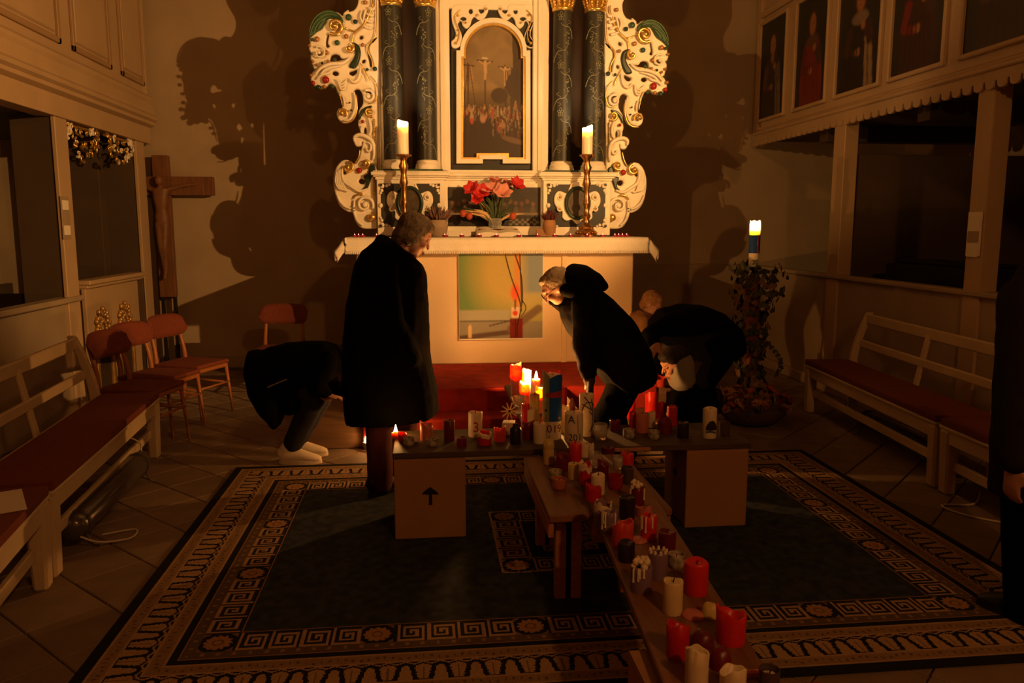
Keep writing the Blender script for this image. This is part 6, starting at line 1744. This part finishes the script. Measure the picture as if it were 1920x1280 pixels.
body('hood', rel(pb, [('l', [rb_(1056, 520, 12, .09), rb_(1072, 517, 22, .14), rb_(1095, 522, 25, .17), rb_(1116, 530, 19, .15), rb_(1134, 538, 9, .10)], (0, 1, 0), 2.0), ('c', b_(1062, 545, -.12), b_(1110, 545, -.12), .045, .05), ('c', b_(1062, 545, .12), b_(1110, 545, .12), .045, .05)]), M_coat2, pb, .012, 4, .015, 10)
for dx, dy in ((0, -.09), (12, .10)):
    tp = Vector((b_(1156 + dx, 850, dy).x, YBm + dy, .07))
    body('trouser_leg', rel(pb, [('c', b_(1182, 700, dy), b_(1138 + dx, 776, dy), .105, .085), ('c', b_(1138 + dx, 776, dy), tp, .085, .07)]), M_trblk, pb, .013, 4, .012, 8)
    shoe(pb, Vector((tp.x, YBm + dy, GZ)) - o, (-1, -.1, 0), M_shoeb, M_shoeb)
for dy, sd in ((-.13, -1), (.13, 1)):
    w0 = b_(1104, 706, dy)
    body('knitted_glove', rel(pb, [(p[0],) + ((p[1], tuple(q * 1.35 for q in p[2])) + tuple(p[3:]) if p[0] == 'e' else (p[1], p[2], p[3] * 1.5, p[4] * 1.5)) for p in hand_prims(w0, (.15, 0, -1), (-.9, 0, 0), sd, .55)]), mat('brown_knit', (.045, .028, .016), .95, noise=.5, nscale=40, bump=.8, bscale=60), pb, .007, 2)

# ---------- C: crouching person with a pale scarf, face lit
YCm = 5.30
def c_(px, py, dy=0.0): return AY(px, py, YCm + dy)
sC = c_(1261, 700).x - c_(1260, 700).x
pc_ = person('crouching person with dark hair, pale wool scarf and lit face', (c_(1292, 800).x, YCm, .0)); o = pc_.location
f, u, s = frame((-.86, -.12, -.36))
hc = c_(1266, 681)
bp = head_prims(hc, f, u, s) + [('c', hc - u * .06 - f * .02, c_(1286, 735), .05, .058)]
bp += [('l', [tuple(c_(1286, 735)) + (.12, .08), tuple(c_(1290, 765)) + (.17, .11), tuple(c_(1298, 800)) + (.16, .12), tuple(c_(1306, 826)) + (.17, .13)], (0, 1, 0))]
for dy in (-.16, .16):
    sh, el, wr = c_(1288, 752, dy), c_(1272, 800, dy * 1.2), c_(1266, 774, dy * .6)
    bp += limb(sh, el, wr, (.052, .043, .031)) + hand_prims(wr, (-.5, 0, -.6), (-.6, .2, .6), 1 if dy < 0 else -1, .7)
    bp += limb(c_(1306, 826, dy * .6), c_(1262, 806, dy * .8), Vector((c_(1292, 820, dy).x, YCm + dy * .8, .08)), (.08, .06, .042))
body('body', rel(pc_, bp), M_skin, pc_, .0075, 3)
face_parts(pc_, hc - o, f, u, s)
e = tuple(eul(s, f, u))
body('hair', rel(pc_, [('e', hc + u * .048 - f * .012, (.086, .098, .078), e), ('e', hc - f * .05 + u * .01, (.08, .06, .09), e), ('e', hc + u * .075 + f * .055, (.065, .045, .035), e)]), M_hairdk, pc_, .009, 4, .012, 40)
body('scarf', rel(pc_, [('l', [tuple(hc - f * .045 + u * .035) + (.095, .075), tuple(hc - f * .035 - u * .02) + (.105, .092), tuple(hc - f * .012 - u * .085) + (.110, .095), tuple(hc - f * .005 - u * .14) + (.11, .09), tuple(hc - f * .015 - u * .175) + (.10, .075)], s, 2.2), ('c', hc + f * .03 - u * .115 - s * .05, hc + f * .03 - u * .115 + s * .05, .035, .035)]), M_scarf, pc_, .010, 5, .008, 12)
def rc_(px, py, hw, dep): return tuple(c_(px, py)) + (dep, hw * sC)
body('coat', rel(pc_, [('l', [rc_(1286, 726, 24, .12), rc_(1289, 744, 31, .19), rc_(1292, 768, 33, .22), rc_(1297, 796, 36, .23), rc_(1302, 826, 42, .24), rc_(1304, 852, 44, .24)], (0, 1, 0), 2.2),
     ('c', c_(1288, 752, -.17), c_(1274, 798, -.2), .07, .06), ('c', c_(1274, 798, -.2), c_(1268, 776, -.1), .06, .045), ('c', c_(1288, 752, .17), c_(1274, 798, .2), .07, .06), ('c', c_(1274, 798, .2), c_(1268, 776, .1), .06, .045)]), M_coat, pc_, .012, 4, .015, 9)
for dy in (-.12, .12):
    body('trouser_leg', rel(pc_, [('c', c_(1306, 822, dy * .8), c_(1264, 806, dy), .09, .075), ('c', c_(1264, 806, dy), Vector((c_(1290, 820, dy).x, YCm + dy, .085)), .075, .06)]), M_trblk, pc_, .013, 4)
    shoe(pc_, Vector((c_(1296, 820, dy).x, YCm + dy, 0.0)) - o, (-1, 0, 0), M_shoeb, M_shoeb)

# ---------- D: person in black bent double behind her, reaching left
YD = 5.42 + .30
def d_(px, py, dy=0.0): return AY(px, py, YD + dy)
sD = d_(1301, 640).x - d_(1300, 640).x
pd = person('person in a black coat bent double, one hand stretched to the candles', (d_(1330, 800).x, YD, .18)); o = pd.location
f, u, s = frame((-.75, 0, -.66))
hc = d_(1262, 650)
bp = head_prims(hc, f, u, s) + [('c', hc - f * .05 - u * .04, d_(1250, 625), .05, .06)]
bp += [('l', [tuple(d_(1245, 615)) + (.13, .09), tuple(d_(1285, 608)) + (.17, .11), tuple(d_(1330, 622)) + (.16, .12), tuple(d_(1362, 648)) + (.17, .13)], (0, 1, 0))]
bp += limb(d_(1235, 612, -.17), d_(1216, 632, -.30), d_(1232, 648, -.52), (.05, .042, .03)) + hand_prims(d_(1232, 648, -.52), (-.5, -.5, -.35), (0, .2, -.9), 1, .35)
bp += limb(d_(1245, 615, .17), d_(1228, 660, .24), d_(1232, 700, .2), (.05, .042, .03)) + hand_prims(d_(1232, 700, .2), (-.3, 0, -1), (-.9, 0, 0), 1, .5)
for dy in (-.1, .12):
    bp += limb(d_(1360, 655, dy), d_(1312, 728, dy), Vector((d_(1335, 780, dy).x, YD + dy, .27)), (.08, .06, .042))
body('body', rel(pd, bp), M_skin, pd, .009, 3)
face_parts(pd, hc - o, f, u, s)
e = tuple(eul(s, f, u))
body('hair', rel(pd, [('e', hc + u * .035 - f * .01, (.09, .105, .095), e), ('e', hc + f * .04 + u * .06, (.07, .06, .05), e), ('c', hc + f * .06 + u * .03 - s * .03, hc + f * .10 - u * .03 - s * .04, .035, .02)]), M_hairdk, pd, .010, 4, .012, 40)
def rd2(px, py, hw, dep): return tuple(d_(px, py)) + (dep, hw * sD)
body('coat', rel(pd, [('l', [rd2(1222, 618, 18, .12), rd2(1240, 613, 33, .19), rd2(1270, 612, 42, .22), rd2(1300, 616, 46, .23), rd2(1330, 630, 48, .24), rd2(1352, 648, 46, .24), rd2(1362, 668, 36, .22)], (0, 1, 0), 2.1),
     ('c', d_(1240, 612, -.18), d_(1214, 630, -.30), .066, .056), ('c', d_(1214, 630, -.30), d_(1230, 646, -.50), .056, .040), ('c', d_(1245, 615, .18), d_(1228, 660, .24), .066, .056), ('c', d_(1228, 660, .24), d_(1232, 696, .2), .056, .042)]), M_coat, pd, .013, 4, .02, 7)
for dy in (-.1, .12):
    tp = Vector((d_(1333, 780, dy).x, YD + dy, .25))
    body('trouser_leg', rel(pd, [('c', d_(1352, 668, dy), d_(1314, 728, dy), .10, .08), ('c', d_(1314, 728, dy), tp, .08, .065)]), M_trblk, pd, .013, 4)
    shoe(pd, Vector((tp.x, YD + dy, .18)) - o, (-1, 0, 0), M_shoeb, M_shoeb)

# ---------- E: person bending at the left, white sneakers
YE = 5.36
def e_(px, py, dy=0.0): return AY(px, py, YE + dy)
sE = e_(561, 700).x - e_(560, 700).x
pe = person('person in a black coat, jeans and white sneakers bending down at the left', (e_(560, 850).x, YE, 0)); o = pe.location
f, u, s = frame((.80, .1, -.60))
hc = e_(650, 678)
bp = head_prims(hc, f, u, s) + [('c', hc - f * .05 - u * .04, e_(622, 668), .05, .06)]
bp += [('l', [tuple(e_(615, 670)) + (.14, .09), tuple(e_(575, 676)) + (.18, .11), tuple(e_(535, 684)) + (.16, .12), tuple(e_(500, 695)) + (.17, .13)], (0, 1, 0))]
bp += limb(e_(610, 675, -.18), e_(598, 728, -.22), e_(612, 744, -.20), (.05, .042, .03)) + hand_prims(e_(610, 742, -.20), (.85, 0, -.15), (.1, 0, -.9), 1, .45)
bp += limb(e_(610, 675, .18), e_(620, 720, .2), e_(652, 742, .1), (.05, .042, .03)) + hand_prims(e_(652, 742, .1), (.8, 0, -.4), (0, .2, -.9), -1, .45)
ank = []
for dx, dy in ((-6, -.10), (8, .08)):
    an = AZ(560 + dx, 850, .09); an = Vector((e_(556 + dx, 850, dy).x, YE + dy, .10)); ank.append(an)
    bp += limb(e_(507, 704, dy), e_(594 + dx * .6, 744, dy), an + Vector((0, 0, .03)), (.075, .052, .036))
body('body', rel(pe, bp), M_skin, pe, .009, 3)
face_parts(pe, hc - o, f, u, s)
e = tuple(eul(s, f, u))
body('hair', rel(pe, [('e', hc + u * .035 - f * .015, (.09, .10, .095), e), ('e', hc - f * .05 - u * .02, (.075, .06, .08), e)]), M_hairdk, pe, .010, 4, .012, 40)
def re_(px, py, hw, dep): return tuple(e_(px, py)) + (dep, hw * sE)
body('coat', rel(pe, [('l', [re_(640, 668, 22, .13), re_(618, 674, 36, .20), re_(585, 682, 44, .23), re_(550, 690, 50, .24), re_(515, 700, 52, .25), re_(488, 706, 40, .24)], (0, 1, 0), 2.3),
     ('l', [re_(512, 668, 48, .23), re_(505, 700, 45, .25), re_(508, 735, 38, .25), re_(514, 765, 26, .22), re_(519, 790, 10, .17), re_(520, 798, 4, .12)], (0, 1, 0), 2.3),
     ('l', [re_(545, 720, 36, .22), re_(552, 745, 30, .21), re_(556, 768, 20, .17)], (0, 1, 0)),
     ('c', e_(612, 676, -.2), e_(594, 724, -.24), .07, .06), ('c', e_(594, 724, -.24), e_(612, 738, -.20), .055, .042), ('c', e_(612, 676, .2), e_(620, 720, .22), .07, .06), ('c', e_(620, 720, .22), e_(650, 738, .1), .06, .042)]), M_coat, pe, .012, 4, .018, 7)
MB(o).tube([e_(502, 726, -.262), e_(518, 719, -.268), e_(538, 711, -.262)], .004, 6).build('pocket_zip', M_alu, pe)
for (dx, dy), an in zip(((-6, -.10), (8, .08)), ank):
    body('jeans_leg', rel(pe, [('c', e_(510, 708, dy), e_(594 + dx * .6, 744, dy), .10, .082), ('c', e_(594 + dx * .6, 744, dy), an + Vector((.0, 0, .035)), .086, .064)]), M_jeans, pe, .012, 4, .014, 10)
    sh_ = shoe(pe, Vector((an.x - .01, YE + dy, 0.0)) - o, (1, -.05, 0), M_shoew, M_sole, 'sneaker')
    lc = MB()
    for k in range(4):
        q = Vector((an.x - .01, YE + dy, 0)) - o + Vector((.035 + .028 * k, 0, .098 - .014 * k)); lc.tube([q + Vector((0, -.03, -.012)), q, q + Vector((.006, .03, -.012))], .004, 5)
    lc.build('laces', M_sole, sh_)['kind'] = 'stuff'

# ---------- F: dark figure at the right edge
YFp = 2.74
def f_(px, py, dy=0.0): return AY(px + 52, py + 18, YFp + dy)
sF = f_(1901, 700).x - f_(1900, 700).x
pf = person('dark figure in a long grey coat standing at the right edge', (f_(1930, 1150).x, YFp, GZ)); o = pf.location
f, u, s = frame((-.55, .8, -.15))
hc = f_(1952, 392)
bp = head_prims(hc, f, u, s) + [('c', hc - u * .07 - f * .02, f_(1945, 478), .05, .06)]
bp += [('l', [tuple(f_(1940, 485)) + (.12, .08), tuple(f_(1936, 530)) + (.19, .11), tuple(f_(1932, 680)) + (.16, .12), tuple(f_(1930, 800)) + (.17, .13)], (.8, .55, 0))]
bp += limb(f_(1866, 535), f_(1860, 690, -.04), f_(1852, 840, -.10), (.05, .04, .03)) + hand_prims(f_(1852, 850, -.10), (-.1, 0, -1), (.9, .2, 0), 1, .5)
bp += limb(f_(2010, 535, .1), f_(2012, 690, .12), f_(1990, 840, .1), (.055, .045, .032)) + hand_prims(f_(1990, 850, .1), (0, 0, -1), (-.9, .2, 0), -1, .4)
for dx, dy in ((-45, 0), (45, .08)):
    bp += limb(f_(1930 + dx, 800, dy), f_(1926 + dx, 960, dy), Vector((f_(1924 + dx, 1150, dy).x, YFp + dy, .10)), (.085, .062, .045))
body('body', rel(pf, bp), M_skin, pf, .010, 3)
face_parts(pf, hc - o, f, u, s)
e = tuple(eul(s, f, u))
body('hair', rel(pf, [('e', hc + u * .03 - f * .02, (.09, .10, .095), e), ('e', hc - f * .05 - u * .05, (.08, .06, .09), e)]), M_hairbr, pf, .011, 4, .012, 40)
def rf_(px, py, hw, dep): return tuple(f_(px, py)) + (hw * sF, dep)
body('coat', rel(pf, [('l', [rf_(1945, 455, 40, .10), rf_(1942, 482, 60, .13), rf_(1940, 500, 70, .14), rf_(1936, 530, 84, .15), rf_(1932, 600, 96, .17), rf_(1930, 700, 100, .18), rf_(1928, 800, 104, .19), rf_(1927, 905, 104, .20)], (1, .1, 0), 2.4),
     ('c', f_(1862, 545), f_(1858, 690, -.04), .085, .072), ('c', f_(1858, 690, -.04), f_(1852, 838, -.10), .072, .062), ('c', f_(2010, 545, .1), f_(2012, 690, .12), .078, .066), ('c', f_(2012, 690, .12), f_(1990, 830, .1), .066, .052)]), M_grey, pf, .013, 4, .015, 7)
for dx, dy in ((-45, 0), (45, .08)):
    tp = Vector((f_(1924 + dx, 1150, dy).x, YFp + dy, .06))
    body('trouser_leg', rel(pf, [('c', f_(1930 + dx, 860, dy), f_(1926 + dx, 980, dy), .115, .105), ('c', f_(1926 + dx, 980, dy), tp, .105, .095)]), M_trblk, pf, .013, 4, .01, 7)
    shoe(pf, Vector((tp.x, YFp + dy, GZ)) - o, (-.55, .8, 0), M_shoeb, M_shoeb)

# ---------- G: fair-haired child in a tan jacket kneeling beside the altar
YG = 6.75
def g_(px, py, dy=0.0): return AY(px, py, YG + dy)
sG = g_(1201, 600).x - g_(1200, 600).x
pg = person('fair-haired child in a tan jacket kneeling beside the altar', (g_(1205, 690).x, YG, .18)); o = pg.location
f, u, s = frame((.72, -.45, -.45))
hc = g_(1222, 569); K = .88
bp = head_prims(hc, f, u, s, K) + [('c', hc - u * .06 - f * .02, g_(1212, 590), .038, .045)]
bp += [('l', [tuple(g_(1210, 590)) + (.09, .06), tuple(g_(1204, 606)) + (.13, .09), tuple(g_(1202, 640)) + (.12, .10), tuple(g_(1204, 668)) + (.13, .11)], (.5, .85, 0))]
for dy in (-.12, .12):
    wr = g_(1235, 640, dy * .7); bp += limb(g_(1206, 600, dy), g_(1204, 640, dy * 1.2), wr, (.04, .034, .025)) + hand_prims(wr, (.9, 0, -.2), (0, .2, -.9), 1 if dy > 0 else -1, .4, .8)
    bp += limb(g_(1204, 665, dy * .6), g_(1226, 688, dy * .6), Vector((g_(1180, 690).x, YG + dy * .6, .23)), (.06, .045, .032))
body('body', rel(pg, bp), M_skin, pg, .008, 3)
face_parts(pg, hc - o, f, u, s, K)
e = tuple(eul(s, f, u))
body('hair', rel(pg, [('e', hc + (u * .036 - f * .02) * K, (.080, .088, .084), e), ('e', hc - (f * .055 + u * .03) * K, (.066, .05, .065), e), ('e', hc + (u * .085 + f * .03) * K, (.05, .045, .03), e)]), M_hairfair, pg, .009, 4, .014, 40)
def rg_(px, py, hw, dep): return tuple(g_(px, py)) + (dep, hw * sG)
body('jacket', rel(pg, [('l', [rg_(1210, 586, 12, .07), rg_(1206, 594, 24, .13), rg_(1203, 610, 27, .16), rg_(1202, 640, 26, .16), rg_(1203, 668, 28, .16)], (.5, .85, 0), 2.2), ('c', g_(1206, 602, -.13), g_(1204, 640, -.15), .05, .045), ('c', g_(1204, 640, -.15), g_(1230, 640, -.09), .045, .035), ('c', g_(1206, 602, .13), g_(1204, 640, .15), .05, .045), ('c', g_(1204, 640, .15), g_(1230, 640, .09), .045, .035)]), M_tan, pg, .011, 4, .014, 9)
for dy in (-.08, .08):
    body('trouser_leg', rel(pg, [('c', g_(1204, 664, dy), g_(1226, 686, dy), .07, .06), ('c', g_(1226, 686, dy), Vector((g_(1184, 690).x, YG + dy, .235)), .055, .045)]), M_jeans, pg, .012, 4)

# ------------------------------------------------------------------ Easter candle on an ivy-wound stand
q = AY(1402, 600, 6.3)
ps_ = thing('candle_stand', 'wrought-iron candle stand wound with ivy at the right', 'candle stand', (q.x + .03, 6.3, 0)); o = ps_.location
zt = AY(1402, 500, 6.3).z
MB().tube([(0, 0, .05), (0, 0, zt)], .014, 10).build('pole', M_darkiron, ps_, smooth=True)
for k in range(3):
    a = -.35 + k * 2.094
    pts = [(0, 0, .50), (.05, 0, .42), (.12, 0, .30), (.19, 0, .16), (.21, 0, .05), (.235, 0, .014), (.275, 0, .014), (.295, 0, .04), (.28, 0, .065), (.258, 0, .055)]
    MB().tube(catmull([(x * math.cos(a), x * math.sin(a), z) for x, _, z in pts], 5, False), .011, 8).build('scroll_foot', M_darkiron, ps_, smooth=True)
smoothed(MB().lathe([(.014, zt - .03), (.05, zt - .02), (.062, zt - .005), (.062, zt), (.05, zt), (0, zt - .004)], 18).build('drip_pan', M_darkiron, ps_), 50)
MB().lathe([(.05, .32), (.062, .34), (.062, zt - .10), (.05, zt - .08)], 14).build('moss_post', mat('straw_wrapped_post', (.24, .085, .035), .95, noise=.6, nscale=22, bump=.8, bscale=40), ps_, smooth=True)
M_ivy = mat('ivy_leaf', (.060, .070, .026), .5, noise=.4, nscale=12); M_ivyd = mat('dry_ivy_leaf', (.22, .11, .036), .6, noise=.4, nscale=12)
def leaf_mesh(name, m):
    pts = [(0, 0), (.32, -.22), (.62, -.10), (.74, .18), (.80, .42), (.55, .56), (.30, .84), (0, 1.15), (-.30, .84), (-.55, .56), (-.80, .42), (-.74, .18), (-.62, -.10), (-.32, -.22)]
    vs = [(x, y, -.18 * abs(x)) for x, y in pts] + [(0, .35, .06)]
    mb = MB().add(vs, [(i, (i + 1) % 14, 14) for i in range(14)]); t = mb.build(name, m, None); d = t.data; bpy.data.objects.remove(t); return d
LV = [leaf_mesh('ivy_leaf', M_ivy), leaf_mesh('ivy_leaf', M_ivyd)]
rnd = random.Random(33)
for k in range(285):
    t = rnd.random(); z = .30 + (zt - .30) * (1 - t ** 1.25)
    R = .065 + .10 * rnd.random() * (0.6 + .6 * (z - .3) / (zt - .3)) + (.05 if z > zt - .28 else 0)
    a = rnd.uniform(0, 6.283)
    dx = .03 if z > zt - .4 else .0
    lf = link(bpy.data.objects.new('ivy_leaf', LV[0] if rnd.random() < .8 else LV[1]), ps_)
    lf.location = (R * math.cos(a) * 1.1 + dx, R * math.sin(a), z + rnd.uniform(-.02, .02)); sc = rnd.uniform(.030, .055); lf.scale = (sc, sc, sc)
    lf.rotation_euler = (rnd.uniform(.9, 2.0), rnd.uniform(-.5, .5), a + math.pi / 2 + rnd.uniform(-.6, .6))
for k in range(9):
    a = rnd.uniform(0, 6.28); z0 = rnd.uniform(.5, zt - .05); L = rnd.uniform(.3, .6)
    MB().tube(catmull([(.06 * math.cos(a + i * .5), .06 * math.sin(a + i * .5) - .01, z0 - L * i / 5) for i in range(6)], 3, False), .004, 5).build('ivy_stem', M_ivyd, ps_, smooth=True)
for k in range(10):       # a trailing sprig on the right
    t = k / 9; lf = link(bpy.data.objects.new('ivy_leaf', LV[0]), ps_)
    lf.location = (.10 + .16 * math.sin(t * 2.2), -.03, .62 - .30 * t); lf.scale = (.03, .03, .03); lf.rotation_euler = (1.5, rnd.uniform(-.8, .8), rnd.uniform(-.8, .8))
MB().tube(catmull([(.06, -.02, .72), (.13, -.03, .60), (.23, -.03, .46), (.24, -.03, .34)], 4, False), .003, 5).build('ivy_stem', M_ivyd, ps_, smooth=True)
# the candle itself
r = .042; base = zt; top = AY(1402, 414, 6.3).z; h = top - base
pc2 = thing('easter_candle', 'tall burning candle with a blue band and year on the ivy stand', 'candle', (o.x - .0, 6.3, base))
smoothed(MB().lathe([(r, 0), (r, h * .3), (r, h * .6), (r, h - .02), (r * .96, h), (r * .86, h - .002), (r * .80, h - .06), (r * .4, h - .085), (0, h - .09)], 28, dz=lambda i, a: .006 * math.sin(5 * a) if i in (4, 5) else 0).build('wax_body', WAXT, pc2), 60)
shell(pc2, r, -1.9, 1.9, h * .30, h * .69, M_blueband, 'blue_wax_band', .0025)
MB().tube([((r + .004) * math.cos(-1.35), (r + .004) * math.sin(-1.35), h * z) for z in (.32, .45, .6, .66)], .006, 6).build('wax_figure', M_redband, pc2)
MB().tube([((r + .004) * math.cos(-1.2 + .25 * math.sin(z * 9)), (r + .004) * math.sin(-1.2 + .25 * math.sin(z * 9)), h * z) for z in (.30, .38, .46, .54, .62)], .0035, 6).build('wax_flame_motif', M_golddull, pc2)
wrap_text('20', .055, (0, 0), r, h * .10, -math.pi / 2 - .05, M_ink, pc2, 'painted_numeral')
MB().tube([(0, 0, h - .091), (0, 0, h - .07)], .002, 6).build('wick', M_wick, pc2)
MB().lathe([(0, h - .08), (.006, h - .074), (.010, h - .06), (.008, h - .045), (.004, h - .03), (0, h - .015)], 12).build('flame', M_flame_altar, pc2, smooth=True)
# flower bowl at its foot
fb = thing('flower_bowl', 'low bowl of autumn flowers at the foot of the ivy stand', 'flower bowl', (o.x - .10, 5.98, 0)); 
smoothed(MB().lathe([(.11, 0), (.20, .03), (.26, .09), (.27, .13), (.255, .13), (.2, .10), (0, .10)], 24).build('bowl', mat('brown_bowl', (.09, .05, .03), .5), fb), 50)
PM = [mat('rust_petal', (.30, .06, .02), .7), mat('ochre_petal', (.36, .17, .05), .7), mat('faded_rose_petal', (.26, .09, .05), .7), M_ivy, M_ivyd]
for k in range(85):
    a = rnd.uniform(0, 6.283); q_ = math.sqrt(rnd.random()) * .27; zz = .13 + rnd.uniform(.0, .20) * (1.2 - q_ / .3)
    c0 = (q_ * math.cos(a) * 1.15, q_ * math.sin(a), zz); m = PM[k % 5]
    if k % 5 < 3:
        smoothed(blossom(c0, rnd.uniform(.028, .045), m, (rnd.uniform(-.6, .8), rnd.uniform(-.6, .6), 0)).build('blossom', m, fb), 60)
    else:
        lf = link(bpy.data.objects.new('leaf', LV[k % 2]), fb); lf.location = c0; sc = rnd.uniform(.03, .05); lf.scale = (sc, sc, sc); lf.rotation_euler = (rnd.uniform(.2, 1.6), rnd.uniform(-.6, .6), rnd.uniform(0, 6))
for k in range(14):
    a = rnd.uniform(0, 6.283); q_ = rnd.uniform(.05, .24)
    MB().tube([(q_ * math.cos(a), q_ * math.sin(a), .10), (q_ * 1.1 * math.cos(a), q_ * 1.1 * math.sin(a), .2), (q_ * 1.3 * math.cos(a), q_ * 1.3 * math.sin(a), .26 + rnd.random() * .1)], [.004, .003, .001], 5)  .build('grass_blade', M_ivyd, fb, smooth=True)
